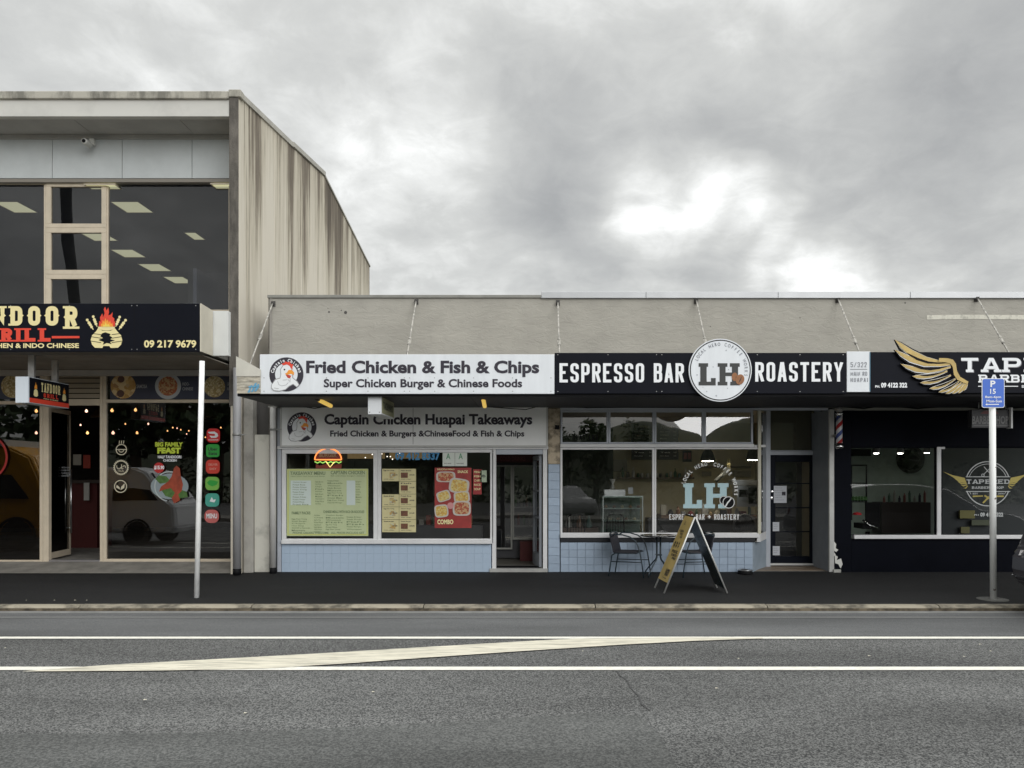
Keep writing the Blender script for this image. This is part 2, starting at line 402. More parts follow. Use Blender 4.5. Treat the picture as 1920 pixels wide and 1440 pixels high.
def poly(bd, pts, y): bd.add([(x, y, z) for x, z in pts], [list(range(len(pts)))]); return bd
def ppoly(bd, pts, d): return poly(bd, [(PX(a, d), PZ(b, d)) for a, b in pts], PY(d))
def line(bd, p0, p1, w, y):
    a, b = Vector(p0), Vector(p1); t = (b-a).normalized(); n = Vector((-t.y, t.x))*w/2
    return poly(bd, [tuple(a+n), tuple(a-n), tuple(b-n), tuple(b+n)], y)

# ------------------------------------------------------------------ materials
M = {}
M['asphalt'] = None
def asphalt(name, base, hi, scale=85, contrast=(.40, .62), bump=.6, rough=.92):
    m = bpy.data.materials.new(name); m.use_nodes = True; nt = m.node_tree; N = nt.nodes; L = nt.links; b = N['Principled BSDF']
    tc = N.new('ShaderNodeTexCoord')
    v = N.new('ShaderNodeTexNoise'); v.inputs['Scale'].default_value = scale; v.inputs['Detail'].default_value = 3; v.inputs['Roughness'].default_value = .7
    L.new(tc.outputs['Object'], v.inputs['Vector'])
    r = N.new('ShaderNodeValToRGB'); r.color_ramp.elements[0].position = contrast[0]; r.color_ramp.elements[1].position = contrast[1]
    r.color_ramp.elements[0].color = (*base, 1); r.color_ramp.elements[1].color = (*hi, 1); L.new(v.outputs['Fac'], r.inputs[0])
    n = N.new('ShaderNodeTexNoise'); n.inputs['Scale'].default_value = .55; n.inputs['Detail'].default_value = 7; n.inputs['Roughness'].default_value = .6
    mp = N.new('ShaderNodeMapping'); mp.inputs['Scale'].default_value = (.35, 1.5, 1); L.new(tc.outputs['Object'], mp.inputs[0]); L.new(mp.outputs[0], n.inputs['Vector'])
    mr = N.new('ShaderNodeMapRange'); mr.inputs[1].default_value = .3; mr.inputs[2].default_value = .7; mr.inputs[3].default_value = .70; mr.inputs[4].default_value = 1.28
    L.new(n.outputs['Fac'], mr.inputs[0])
    h = N.new('ShaderNodeHueSaturation'); L.new(mr.outputs[0], h.inputs['Value']); L.new(r.outputs[0], h.inputs['Color']); L.new(h.outputs[0], b.inputs['Base Color'])
    b.inputs['Roughness'].default_value = rough; b.inputs['Specular IOR Level'].default_value = .25
    bp = N.new('ShaderNodeBump'); bp.inputs['Strength'].default_value = bump; bp.inputs['Distance'].default_value = .008
    L.new(v.outputs['Fac'], bp.inputs['Height']); L.new(bp.outputs[0], b.inputs['Normal']); _m[name] = m; return m
A_ROAD = asphalt('chip_seal', (.038, .039, .0395), (.205, .206, .20), 72, (.42, .60), bump=.9)
A_LANE = asphalt('worn_lane', (.09, .092, .094), (.16, .163, .163), 90, bump=.3)
A_PATCH = asphalt('smooth_patch', (.058, .060, .059), (.150, .152, .147), 60, bump=.35)
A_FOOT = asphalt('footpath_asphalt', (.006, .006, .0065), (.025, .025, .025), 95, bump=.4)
paintline = mat('road_paint', (.90, .88, .79), .6, var=.35, vs=22, stretch=(.5, 3, 1), ramp=(.3, .55), bump=.4, bs=120)
kerbm = mat('kerb_concrete', (.34, .305, .235), .85, var=.7, vs=3.1, stretch=(1, 1, 3), ramp=(.36, .58), bump=.5, bs=60)
channelm = mat('channel_concrete', (.26, .26, .25), .85, var=.3, vs=5)
apronm = mat('apron_concrete', (.27, .255, .225), .85, var=.4, vs=3, bump=.3)
conc_w = mat('painted_concrete', (.60, .585, .53), .8, var=.35, vs=2.2, ramp=(.3, .55), bump=.15, bs=30)
conc_d = mat('dark_weathered_concrete', (.16, .145, .125), .9, var=.6, vs=2, stretch=(3, 3, 1), ramp=(.35, .65), bump=.5, bs=40)
mossy = mat('mossy_capping', (.44, .42, .36), .9, var=.55, vs=3.2, stretch=(1, 1, .35), ramp=(.4, .56), bump=.4)
soff = mat('soffit_board', (.42, .41, .385), .8, var=.2, vs=1.5)
clad = mat('grey_cladding', (.54, .57, .57), .6, var=.12, vs=2)
cream_al = mat('cream_aluminium', (.60, .52, .40), .45, var=.12, vs=6)
black = mat('black', (.007, .007, .008), .6, spec=.12)
darkroom = mat('dark_room', (.03, .03, .032), .9)
officew = mat('office_wall', (.14, .155, .18), .9)
navy = mat('navy_black_panel', (.0045, .0055, .010), .65, var=.3, vs=2, spec=.06)
signblack = mat('sign_black', (.008, .009, .014), .5, var=.15, vs=1.5, spec=.08)
signwhite = mat('sign_white', (.76, .79, .82), .45, var=.09, vs=2.2, stretch=(3, 1, .4))
prgrey = mat('print_charcoal', (.042, .038, .05), .6, spec=.25)
prwhite = mat('print_white', (.82, .84, .86), .5)
prcream = mat('print_cream', (.80, .70, .36), .5)
prred = mat('print_red', (.72, .06, .03), .5)
prorange = mat('print_orange', (.85, .33, .04), .5)
pryellow = mat('print_yellow', (.85, .62, .10), .5)
blueblk = mat('powder_blue_paint', (.40, .50, .62), .55, var=.10, vs=3, bump=.1)
tilem = mat('blue_glazed_tile', (.385, .475, .59), .32, var=.16, vs=4, rnd=.08)
grout = mat('tile_grout', (.33, .41, .50), .85, var=.3, vs=4)
greyfr = mat('grey_blue_frame', (.46, .49, .54), .5, var=.1, vs=3)
whitefr = mat('white_frame', (.72, .72, .72), .5, var=.12, vs=3)
peel = mat('peeling_plaster', (.50, .42, .31), .9, var=.55, vs=6, ramp=(.42, .56), bump=.6, bs=25)
pipem = mat('grey_pvc_pipe', (.36, .36, .37), .45, var=.15, vs=2)
pipew = mat('white_pvc_pipe', (.58, .57, .55), .45, var=.2, vs=2)
steel = mat('stainless_steel', (.55, .55, .55), .28, metal=1)
chrome = mat('chrome', (.7, .7, .7), .12, metal=1)
galv = mat('galvanised_steel', (.42, .42, .41), .5, metal=.6, var=.3, vs=8)
rodm = mat('weathered_rod', (.52, .50, .45), .6, var=.5, vs=14, ramp=(.4, .6))
rust = mat('weathered_bracket', (.085, .08, .075), .8)
cap_zinc = mat('zinc_capping', (.50, .51, .52), .42, metal=.35, var=.15, vs=1.5)
cap_old = mat('old_capping', (.30, .295, .265), .7, var=.3, vs=3)
glass = glass_mat('window_glass', (.90, .92, .92), 1.0, 1.62, dirt=.008)
glass_up = glass_mat('upper_window_glass', (.66, .68, .74), 1.0, 1.72, dirt=.015)
glass_dk = glass_mat('restaurant_glass', (.72, .70, .68), 1.0, 1.95, dirt=.002)
glass_tr = glass_mat('transom_glass', (.6, .6, .55), 1.0, 2.3, dirt=.008)
def wallmat():
    # render coat with a coarse trowelled relief
    m = mat('roughcast', (.43, .41, .36), .92, var=.16, vs=1.6, stretch=(1, 1, 1.4))
    nt = m.node_tree; N = nt.nodes; L = nt.links; b = N['Principled BSDF']
    tc = N.new('ShaderNodeTexCoord'); mp = N.new('ShaderNodeMapping'); mp.inputs['Scale'].default_value = (4, 4, 9); L.new(tc.outputs['Object'], mp.inputs[0])
    n = N.new('ShaderNodeTexNoise'); n.inputs['Scale'].default_value = 1; n.inputs['Detail'].default_value = 6; n.inputs['Roughness'].default_value = .65; n.inputs['Distortion'].default_value = .8
    L.new(mp.outputs[0], n.inputs['Vector'])
    r = N.new('ShaderNodeValToRGB'); r.color_ramp.elements[0].position = .44; r.color_ramp.elements[1].position = .56; L.new(n.outputs['Fac'], r.inputs[0])
    bp = N.new('ShaderNodeBump'); bp.inputs['Strength'].default_value = .30; bp.inputs['Distance'].default_value = .012
    L.new(r.outputs[0], bp.inputs['Height']); L.new(bp.outputs[0], b.inputs['Normal']); return m
rough_w = wallmat()
def sidemat():
    """cream tilt slab wall streaked by run-off: dark vertical stains that start at the capping"""
    m = bpy.data.materials.new('streaked_concrete'); m.use_nodes = True; nt = m.node_tree; N = nt.nodes; L = nt.links; b = N['Principled BSDF']
    tc = N.new('ShaderNodeTexCoord'); sp = N.new('ShaderNodeSeparateXYZ'); L.new(tc.outputs['Object'], sp.inputs[0])
    def noise(sc, st, det=6, rg=.6):
        mp = N.new('ShaderNodeMapping'); mp.inputs['Scale'].default_value = st; L.new(tc.outputs['Object'], mp.inputs[0])
        n = N.new('ShaderNodeTexNoise'); n.inputs['Scale'].default_value = sc; n.inputs['Detail'].default_value = det; n.inputs['Roughness'].default_value = rg
        L.new(mp.outputs[0], n.inputs['Vector']); return n.outputs['Fac']
    def mth(op, a, c, cl=False):
        n = N.new('ShaderNodeMath'); n.operation = op; n.use_clamp = cl
        for i, v in enumerate((a, c)):
            if isinstance(v, (int, float)): n.inputs[i].default_value = v
            else: L.new(v, n.inputs[i])
        return n.outputs[0]
    streak = mth('ADD', mth('MULTIPLY', noise(1.0, (1.7, 1.7, .09), 7, .74), .75), mth('MULTIPLY', noise(1.0, (.55, .55, .16), 3, .5), .25))
    mr = N.new('ShaderNodeMapRange'); mr.inputs[1].default_value = 2.0; mr.inputs[2].default_value = 8.8; mr.inputs[3].default_value = -.12; mr.inputs[4].default_value = .15
    L.new(sp.outputs[2], mr.inputs[0])
    fine = noise(1.0, (9, 9, .25), 6, .7)
    v = mth('ADD', mth('ADD', streak, mr.outputs[0]), mth('MULTIPLY', mth('SUBTRACT', fine, .5), .34))
    r = N.new('ShaderNodeValToRGB'); L.new(v, r.inputs[0]); e = r.color_ramp.elements
    e[0].position = .515; e[0].color = (.69, .64, .54, 1); e[1].position = .76; e[1].color = (.105, .085, .065, 1)
    q = e.new(.605); q.color = (.55, .50, .40, 1); q = e.new(.675); q.color = (.23, .195, .15, 1)
    L.new(r.outputs[0], b.inputs['Base Color']); b.inputs['Roughness'].default_value = .9; _m['streaked_concrete'] = m; return m
side_m = sidemat()

# ------------------------------------------------------------------ ground
WALL = 0.0; KERB_Y = -3.12; ROADZ = -.145
def fz(y): return -.07*max(0, min(1, -y/3.12))      # footpath falls gently to the kerb
g = B(); g.box(-700, 700, -700, 700, -.9, -.36); g.build('ground', mat('grass_ground', (.06, .075, .035), .95, var=.4, vs=.6), kind='structure')
rd = B(); rd.box(-120, 120, -17.0, KERB_Y-.02, -.5, ROADZ); rd.build('road', A_ROAD, kind='structure')
lane = B(); lane.box(-119, 119, PY(8.9), KERB_Y-.30, -.2, ROADZ+.004); lane.build('road_lane', A_LANE, kind='structure')
ch = B(); ch.box(-119, 119, KERB_Y-.30, KERB_Y-.14, -.2, ROADZ+.007); ch.build('channel', channelm, kind='structure')
def road_pt(px, py):
    d = F*(EYE-ROADZ)/(py-895); return (PX(px, d), PY(d))
d0 = B()
def band(pa, pb, pc, pd, z, bd):
    pts = [road_pt(*p) for p in (pa, pb, pc, pd)]; bd.add([(x, y, z) for x, y in pts], [(0, 1, 2, 3)])
def line_strip(y0, y1, z, name):
    b_ = B(); b_.add([(-60, y0, z), (60, y0, z), (60, y1, z), (-60, y1, z)], [(0, 1, 2, 3)]); return b_.build(name, paintline, kind='structure')
line_strip(PY(8.72), PY(8.83), ROADZ+.008, 'road_line')
line_strip(PY(7.30), PY(7.43), ROADZ+.008, 'road_line')
tl = B(); tl.add([(-60, PY(10.02), ROADZ+.011), (60, PY(10.02), ROADZ+.011), (60, PY(10.06), ROADZ+.011), (-60, PY(10.06), ROADZ+.011)], [(0, 1, 2, 3)])
tl.build('road_line', mat('faded_line', (.30, .30, .29), .8), kind='structure')
hb = B(); up_ = [(40, 1261), (200, 1249), (400, 1238), (600, 1227), (800, 1215), (960, 1205.5), (1080, 1199), (1250, 1197), (1430, 1197.5)]
lo_ = [(1430, 1199), (1300, 1203.5), (1160, 1211), (960, 1224), (800, 1235), (650, 1246), (500, 1255), (300, 1259.5), (150, 1260.5)]
hb.add([(*road_pt(*p), ROADZ+.012) for p in up_+lo_], [list(range(len(up_+lo_)))[::-1]])
hb.build('hatch_marking', mat('worn_hatch_paint', (.78, .735, .60), .65, var=.55, vs=11, stretch=(.25, 5, 1), ramp=(.34, .56), bump=.4, bs=90), kind='structure')
pt = B(); pts = [(-900, 1380), (0, 1377), (240, 1376), (520, 1371), (800, 1357), (980, 1346), (1110, 1338), (1195, 1342), (1236, 1375), (1262, 1425), (1285, 1500), (1320, 1700), (-3000, 1700)]
pt.add([(*road_pt(*p), ROADZ+.004) for p in pts], [list(range(len(pts)))[::-1]]); pt.build('blurred_road_patch', A_PATCH, kind='structure')  # smoother sheet imitates a blurred area of road, not a real repair
# seam where two runs of seal meet
sm_ = B(); sp_ = [road_pt(*p) for p in [(1155, 1258), (1163, 1268), (1176, 1277), (1183, 1292), (1198, 1306), (1203, 1322), (1219, 1333)]]
for (x0, y0), (x1, y1) in zip(sp_, sp_[1:]): sm_.add([(x0-.004, y0, ROADZ+.0055), (x0+.006, y0, ROADZ+.0055), (x1+.008, y1, ROADZ+.0055), (x1-.008, y1, ROADZ+.0055)], [(0, 1, 2, 3)])
sm_.build('road_seam', mat('seam_tar', (.06, .06, .06), .9), kind='structure')
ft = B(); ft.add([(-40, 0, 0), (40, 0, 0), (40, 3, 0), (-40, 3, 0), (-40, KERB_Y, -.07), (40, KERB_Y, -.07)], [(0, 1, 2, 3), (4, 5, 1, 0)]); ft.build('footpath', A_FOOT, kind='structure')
gd = B(); gd.box(-40, 40, KERB_Y-.156, KERB_Y-.1505, ROADZ+.006, ROADZ+.045); gd.build('gutter_dirt_and_shade', mat('gutter_grime_and_shade', (.16, .13, .09), .95, var=.75, vs=5, ramp=(.38, .6)), kind='stuff')  # grime band with the shade of the kerb face painted in
kb = empty('kerb', (0, KERB_Y, 0), kind='structure')
x = -16.0; i = 0; base = None
while x < 16:
    if base is None:
        k = B(); n = 10; prof = [(KERB_Y, -.4), (KERB_Y-.15, -.4), (KERB_Y-.15, ROADZ+.01), (KERB_Y-.135, ROADZ+.045), (KERB_Y-.115, -.085), (KERB_Y-.085, -.068), (KERB_Y, -.064)]
        vs = [(a, y, z) for a in (0, 2.385) for y, z in prof]; m_ = len(prof)
        k.add(vs, [tuple(range(m_)), tuple(range(2*m_-1, m_-1, -1))]+[(q, m_+q, m_+(q+1) % m_, (q+1) % m_) for q in range(m_)])
        base = k.build('kerb_stone', kerbm, kb); o = base
    else:
        o = base.copy(); COL.objects.link(o); o.parent = kb
    o.location = (x, 0, random.uniform(-.003, .003)); x += 2.4; i += 1
# scraps on the road: tiny pale leaves and chips
lf = B()
for px, py in [(1492, 1202), (1385, 1237), (1344, 1293), (1838, 1210), (1858, 1223), (1808, 1233), (1630, 1232), (1093, 1223), (272, 1315), (10, 1217), (642, 1145), (45, 1128), (98, 1127), (137, 1128), (159, 1129), (700, 1300), (460, 1340)]:
    if py > 1140:
        x0, y0 = road_pt(px, py); z0 = ROADZ+.012
    else: x0 = PX(px, 10.9); y0 = PY(10.95); z0 = -.058
    w = random.uniform(.008, .018); lf.add([(x0-w, y0-.006, z0), (x0+w, y0-.008, z0+.004), (x0+w*.8, y0+.008, z0+.002), (x0-w*.7, y0+.007, z0+.006)], [(0, 1, 2, 3)])
lf.build('leaf_litter', mat('pale_leaf', (.55, .52, .42), .8), kind='stuff')

# ------------------------------------------------------------------ two-storey building on the left
TB = empty('two_storey_building', (PX(448, 13.5), PY(13.5), 0), 'two storey concrete building with cream streaked side wall left of the low shops', 'building')
XR = PX(448, 13.5)           # outer face of the side wall
XL = -19.0
zroof = lambda px, py: PZ(py, XR*F/(px-1010))
jn = [448, 515, 547, 565, 608, 642, 668, 693]
top = {448: 172+6, 515: 0, 547: 275, 565: 0, 608: 331, 642: 0, 668: 0, 693: 502}
def dd(px): return XR*F/(px-1010)
anchors = [(448, 180), (548, 276), (608, 331), (693, 501)]
def topz(px):
    for (a, ya), (b, yb) in zip(anchors, anchors[1:]):
        if px <= b:
            da, db, d_ = dd(a), dd(b), dd(px); za, zb = PZ(ya, da), PZ(yb, db); return za+(zb-za)*(d_-da)/(db-da)
for a, b in zip(jn, jn[1:]):
    y0, y1 = PY(dd(a))+.006, PY(dd(b))-.006; bd = B(); z0, z1 = topz(a), topz(b)
    if a == 448: y0 -= .006
    bd.hexa([(XR-.15, y0, -.1), (XR, y0, -.1), (XR, y1, -.1), (XR-.15, y1, -.1)], [(XR-.15, y0, z0), (XR, y0, z0), (XR, y1, z1), (XR-.15, y1, z1)])
    bd.build('wall_panel', side_m, TB, bevel=.006)
bd = B(); bd.box(XR-.13, XR-.03, PY(13.6), PY(dd(693))-.05, -.1, 7.9); bd.build('wall_core', conc_d, TB)
# front edge of the side wall: a darker pier between the facade and the slabs
bd = B(); bd.box(XR-.165, XR-.002, PY(13.5)-.03, PY(13.5)-.001, 3.0, PZ(184, 13.5)); bd.build('edge_pier', conc_d, TB, bevel=.006)
# capping along the sloping top
bd = B()
for (a, za, b, zb, w, h) in [(448, topz(448), 548, topz(548), .03, .10), (548, topz(548)+.015, 608, topz(608)+.015, .04, .10), (608, topz(608), 693, topz(693), .03, .045)]:
    y0, y1 = PY(dd(a)), PY(dd(b))
    if a == 448: y0 += .125
    bd.hexa([(XR-.2, y0, za), (XR+w, y0, za), (XR+w, y1, zb), (XR-.2, y1, zb)], [(XR-.2, y0, za+h), (XR+w, y0, za+h), (XR+w, y1, zb+h), (XR-.2, y1, zb+h)])
bd.build('side_capping', mat('side_cap_metal', (.52, .50, .44), .6, var=.3, vs=2), TB)
# roof edge over the facade
zc0, zc1, zc2 = PZ(218, 13.5), PZ(187, 13.5), PZ(173, 13.5)
bd = B(); bd.box(XL, XR-.17, PY(13.5), PY(13.5)+.12, zc0, zc1); bd.build('roof_fascia', mat('white_fascia', (.60, .59, .55), .7, var=.18, vs=1.2, ramp=(.25, .5)), TB)
bd = B(); bd.box(XL, XR-.17, PY(13.5)-.05, PY(13.5)+.2, zc1, zc2); bd.box(XR-.17, XR+.05, PY(13.5)-.05, PY(13.5)+.12, PZ(184, 13.5)+.002, zc2+.03); bd.build('roof_capping', mossy, TB, bevel=.01)
x = XR-.17
for w in (.95, 1.9, 1.9, 1.9, 1.9, 1.9, 1.9):
    bd = B(); bd.box(x-w+.006, x-.003, PY(13.62)+.002, PY(14.26), zc0-.002, zc0+.02); bd.build('soffit_panel', soff, TB); x -= w
bd = B(); bd.box(XL, XR-.17, PY(14.26)-.05, PY(14.3), PZ(259, 14.2), PZ(252, 14.2)); bd.build('soffit_trim', soff, TB)
bd = B(); bd.box(XL, XR-.2, PY(13.64), PY(23), zc0+.03, zc0+.3); bd.build('roof_slab', conc_d, TB)
js = [-520, -390, -230, -34, 98, 229, 360, 431]
for a, b in zip(js, js[1:]):
    bd = B(); bd.box(PX(a, 14.26)+.006, PX(b, 14.26)-.006, PY(14.26), PY(14.26)+.02, PZ(334, 14.26), PZ(257, 14.26)); bd.build('cladding_panel', clad, TB)
bd = B(); bd.box(XL, PX(431, 14.3), PY(14.3), PY(14.4), PZ(342, 14.3)+.01, zc0+.01); bd.build('cladding_backing', mat('backing_grey', (.18, .19, .19), .9), TB)
bd = B(); bd.rect(-520, 335, 431, 341.5, 14.22, .14); bd.build('window_head', mat('head_trim', (.22, .2, .17), .6), TB)
# upper windows
W1 = empty('window', (PX(300, 14.3), PY(14.3), PZ(580, 14.3))); W1.parent = TB; W1.location -= TB.location
def frame(bd, x0, y0, x1, y1, w, d, t=.06, wb=None):
    wb = wb or w
    bd.rect(x0, y0, x1, y0+w, d, t); bd.rect(x0, y1-wb, x1, y1, d, t); bd.rect(x0, y0+w, x0+w, y1-wb, d, t); bd.rect(x1-w, y0+w, x1, y1-wb, d, t)
def window(parent, name, x0, y0, x1, y1, w, d, fm, gm, t=.07, wb=None, gd=.035):
    bd = B(); frame(bd, x0, y0, x1, y1, w, d, t, wb); fr = bd.build('window_frame' if name == 'window' else name+'_frame', fm, parent, bevel=.004)
    bd = B(); y = PY(d)+gd; bd.add([(PX(x0+w, d), y, PZ(y1-(wb or w), d)), (PX(x1-w, d), y, PZ(y1-(wb or w), d)), (PX(x1-w, d), y, PZ(y0+w, d)), (PX(x0+w, d), y, PZ(y0+w, d))], [(0, 1, 2, 3)])
    bd.build('pane', gm, fr); return fr
bpy.data.objects.remove(W1)
window(TB, 'window', -420, 341, -160, 584, 5, 14.3, cream_al, glass_up)
window(TB, 'window', -160, 341, 86, 584, 4, 14.3, cream_al, glass_up)
window(TB, 'window', 199, 341, 432, 584, 3.5, 14.3, cream_al, glass_up)
window(TB, 'window', 86, 341, 199, 427, 9, 14.28, cream_al, glass_up, wb=8)
window(TB, 'window', 86, 427.2, 199, 514, 9, 14.28, cream_al, glass_up, wb=8)
window(TB, 'window', 86, 514.2, 199, 600, 9, 14.28, cream_al, glass_up, wb=8)
# upper room
bd = B(); y0, y1 = PY(14.42), PY(25)
bd.box(XL, XR-.2, y1, y1+.1, 3.9, 7.6); bd.box(XL, XR-.17, y0+.3, y1, 4.0, 4.1); bd.box(XL-.1, XL, y0, y1, -.1, 8.1)
bd.build('office_room', officew, TB)
bd = B(); bd.box(XL, XR-.18, y0, y1, 7.235, 7.4); bd.build('office_ceiling', mat('office_ceiling', (.16, .17, .185), .9), TB)
bd = B(); bd.box(PX(352, 20.4), PX(352, 20.4)+1.6, PY(20.4), PY(20.5), 4.1, 7.23); bd.box(PX(362, 16.6), PX(362, 16.6)+.08, PY(16.6), PY(19.4), 5.4, 6.3); bd.build('partition', mat('partition', (.19, .2, .22), .8), TB)
bd = B(); bd.box(PX(300, 18), PX(362, 18), PY(18), PY(18.6), 4.1, 5.15); bd.box(PX(240, 21), PX(330, 21), PY(21), PY(21.4), 4.1, 5.6); bd.build('office_cupboard', mat('cupboard_grey', (.12, .14, .13), .8), TB)
lampm = mat('fluorescent_panel', (.6, .6, .4), .5, emit=.62, ecol=(.62, .60, .36))
def ceil_light(px0, px1, ya, yb, lab):
    da = (7.235-EYE)*F/(895-ya); db = (7.235-EYE)*F/(895-yb); e = empty('ceiling_light', (PX(px0, da), PY(da), 7.2), lab, 'ceiling light', 'fluorescent panels in the upper office')
    bd = B(); bd.box(PX(px0, da), PX(px1, da), PY(da), PY(db), 7.222, 7.233); bd.build('diffuser', lampm, e)
    bd = B(); a, b, c, d = PX(px0, da)-.02, PX(px1, da)+.02, PY(da)-.02, PY(db)+.02
    bd.box(a, b, c, c+.018, 7.215, 7.234); bd.box(a, b, d-.018, d, 7.215, 7.234); bd.box(a, a+.018, c+.02, d-.02, 7.215, 7.234); bd.box(b-.018, b, c+.02, d-.02, 7.215, 7.234); bd.build('frame', cream_al, e)
for a in [(208, 258, 377, 397, 'large lit ceiling panel high in the right upper window'), (-12, 32, 377, 397, 'lit ceiling panel at the left edge of the photo, in the left upper window'),
          (160, 215, 345, 353, 'lit ceiling panel cut by the top rail of the narrow window'), (146, 190, 433, 450, 'lit ceiling panel behind the right jamb of the middle narrow sash'),
          (208, 248, 467, 481, 'lit ceiling panel left of centre in the right upper window'), (259, 298, 494, 507, 'lit ceiling panel midway down the descending row in the right upper window'),
          (306, 342, 518, 530, 'lowest lit ceiling panel in the right upper window'), (397, 440, 344, 352, 'lit ceiling panel at the top right corner of the upper window'),
          (346, 366, 435, 448, 'small lit ceiling panel cut off beside the office partition')]: ceil_light(*a)

# security cameras
def seccam(px, py, d, lab, m):
    x, y, z = P(px, py, d); e = empty('security_camera', (x, y, z), lab, 'security camera')
    bd = B(); bd.box(x-.04, x+.05, y+.02, y+.10, z+.02, z+.14); bd.build('mount', m, e, bevel=.01)
    bd = B(); bd.lathe([(.0, -.18), (.05, -.18), (.055, -.16), (.055, .0), (.045, .02), (0, .02)], (x-.01, y, z), 'y', 16); bd.build('housing', m, e)
    bd = B(); bd.lathe([(0, -.185), (.035, -.185), (.035, -.181)], (x-.01, y, z), 'y', 16); bd.build('lens', black, e)
seccam(169, 272, 14.1, 'pale security camera on the grey cladding above the narrow upper window', mat('camera_white', (.5, .5, .47), .5))
seccam(413, 227, 14.0, 'dark security camera under the roof soffit beside the pier', mat('camera_dark', (.08, .08, .08), .4))

# left canopy
D1 = 11.9
zb1, zt1 = PZ(659, D1), PZ(569, D1)
bd = B(); bd.box(XL, PX(375, D1)-.005, PY(D1)+.03, PY(12.35), zb1+.02, zt1-.01); bd.box(XL, XR-.06, PY(12.352), PY(12.6), zb1+.1, zt1-.1); bd.box(XL, XR-.19, PY(12.602), PY(14.38), zb1+.1, zt1-.12)
bd.build('canopy', mat('canopy_body', (.15, .145, .13), .8), TB)
x = XR-.2
for w in (1.5, 1.9, 1.9, 1.9, 1.9, 1.9):
    bd = B(); bd.box(x-w+.004, x-.004, PY(12.5), PY(14.37), zb1+.03, zb1+.045); bd.build('canopy_soffit_panel', mat('canopy_soffit', (.30, .27, .23), .8, var=.3, vs=2), TB); x -= w
bd = B(); bd.box(XL, XR-.18, PY(14.1), PY(14.2), zb1-.08, zb1+.02); bd.build('canopy_trim', soff, TB)
xa, xb = PX(375, D1), PX(397, 12.33)
bd = B(); bd.hexa([(xa, PY(D1), zb1), (xa+.02, PY(D1), zb1), (xb+.02, PY(12.33), zb1), (xb, PY(12.33), zb1)], [(xa, PY(D1), zt1), (xa+.02, PY(D1), zt1), (xb+.02, PY(12.33), zt1-.02), (xb, PY(12.33), zt1-.02)])
bd.build('canopy_cheek', mat('cheek_cream', (.60, .56, .46), .6, var=.1), TB)
bd = B(); bd.box(PX(397, 12.35), PX(428, 12.35), PY(12.35), PY(12.45), PZ(667, 12.35), PZ(583, 12.35)); bd.build('canopy_return', mat('return_white', (.66, .67, .65), .6, var=.08), TB, bevel=.004)

# shopfront of the restaurant
DS = 14.4
SF = lambda: None
def sill(nm, px0, py0, px1, py1, d, t, m, par=TB, bev=.004): bd = B(); bd.rect(px0, py0, px1, py1, d, t); return bd.build(nm, m, par, bevel=bev)
z_th = PZ(1050, DS)
bd = B(); bd.add([(XL, PY(13.55), 0.004), (XR-.16, PY(13.55), 0.004), (XR-.16, PY(14.34), z_th-.03), (XL, PY(14.34), z_th-.03), (XL, PY(24), z_th-.03), (XR-.16, PY(24), z_th-.03)], [(0, 1, 2, 3), (3, 2, 5, 4)]); bd.build('apron', apronm, TB)
window(TB, 'shop_window', 193, 698, 440, 1056, 6, DS, cream_al, glass_dk, wb=8)
window(TB, 'shop_window', -230, 698, 80, 1058, 6, DS, cream_al, glass_dk, wb=8)
window(TB, 'shop_window', -560, 698, -232, 1058, 6, DS, cream_al, glass_dk, wb=8)
for a in ((199, 749, 434, 755), (-224, 752, 74, 758)): sill('transom', *a, DS-.01, .06, cream_al)
sill('door_jamb', 80.5, 690, 91, 1058, DS, .09, cream_al); sill('door_jamb', 187, 690, 192.5, 1056, DS, .09, cream_al)
sill('door_head', 91.2, 748, 186.8, 760, DS, .09, cream_al); sill('threshold', 91.2, 1050, 186.8, 1055, DS, .12, mat('alu_strip', (.5, .5, .52), .35, metal=.8))
for i in range(6):
    z0 = PZ(746-i*9.6, DS); bd = B(); xx0, xx1 = PX(92, DS), PX(186.5, DS); y = PY(DS)+.02
    bd.hexa([(xx0, y, z0), (xx1, y, z0), (xx1, y+.01, z0), (xx0, y+.01, z0)], [(xx0, y+.05, z0+.085), (xx1, y+.05, z0+.085), (xx1, y+.06, z0+.085), (xx0, y+.06, z0+.085)]); bd.build('louvre_slat', mat('louvre', (.40, .35, .27), .6), TB)
bd = B(); bd.rect(91, 680, 188, 748, DS+.08, .05); bd.build('louvre_back', black, TB)
bd = B(); bd.rect(-560, 680, 440, 697.5, DS, .15); bd.build('shopfront_lintel', mat('lintel_brown', (.30, .27, .22), .8, var=.3), TB)
# door leaf standing open inwards
h0 = Vector((PX(89, DS), PY(DS)+.05, 0)); h1 = Vector((PX(133, 15.4), PY(15.4), 0)); zt, zb = PZ(762, DS), PZ(1050, DS)+.01
DL = empty('door', (0, 0, 0)); DL.parent = TB; DL.location = -TB.location
def leaf(a, b, z0, z1, t=.045):
    u = (b-a).normalized(); n = Vector((-u.y, u.x, 0))*t; A, C = h0+u*a.x if False else a, b
    bot = [a, b, b+n, a+n]; return [(p.x, p.y, z0) for p in bot], [(p.x, p.y, z1) for p in bot]
u = (h1-h0).normalized(); Ld = (h1-h0).length
bd = B()
for s0, s1, za, zc in [(0, .07, zb, zt), (Ld-.07, Ld, zb, zt), (.072, Ld-.072, zt-.09, zt), (.072, Ld-.072, zb, zb+.12)]: bd.hexa(*leaf(h0+u*s0, h0+u*s1, za, zc))
bd.build('door_frame', cream_al, DL)
bd = B(); bd.hexa(*leaf(h0+u*.08, h0+u*(Ld-.08), zb+.121, zt-.091, .008)); bd.build('pane', glass_dk, DL)
nn = Vector((-u.y, u.x, 0))
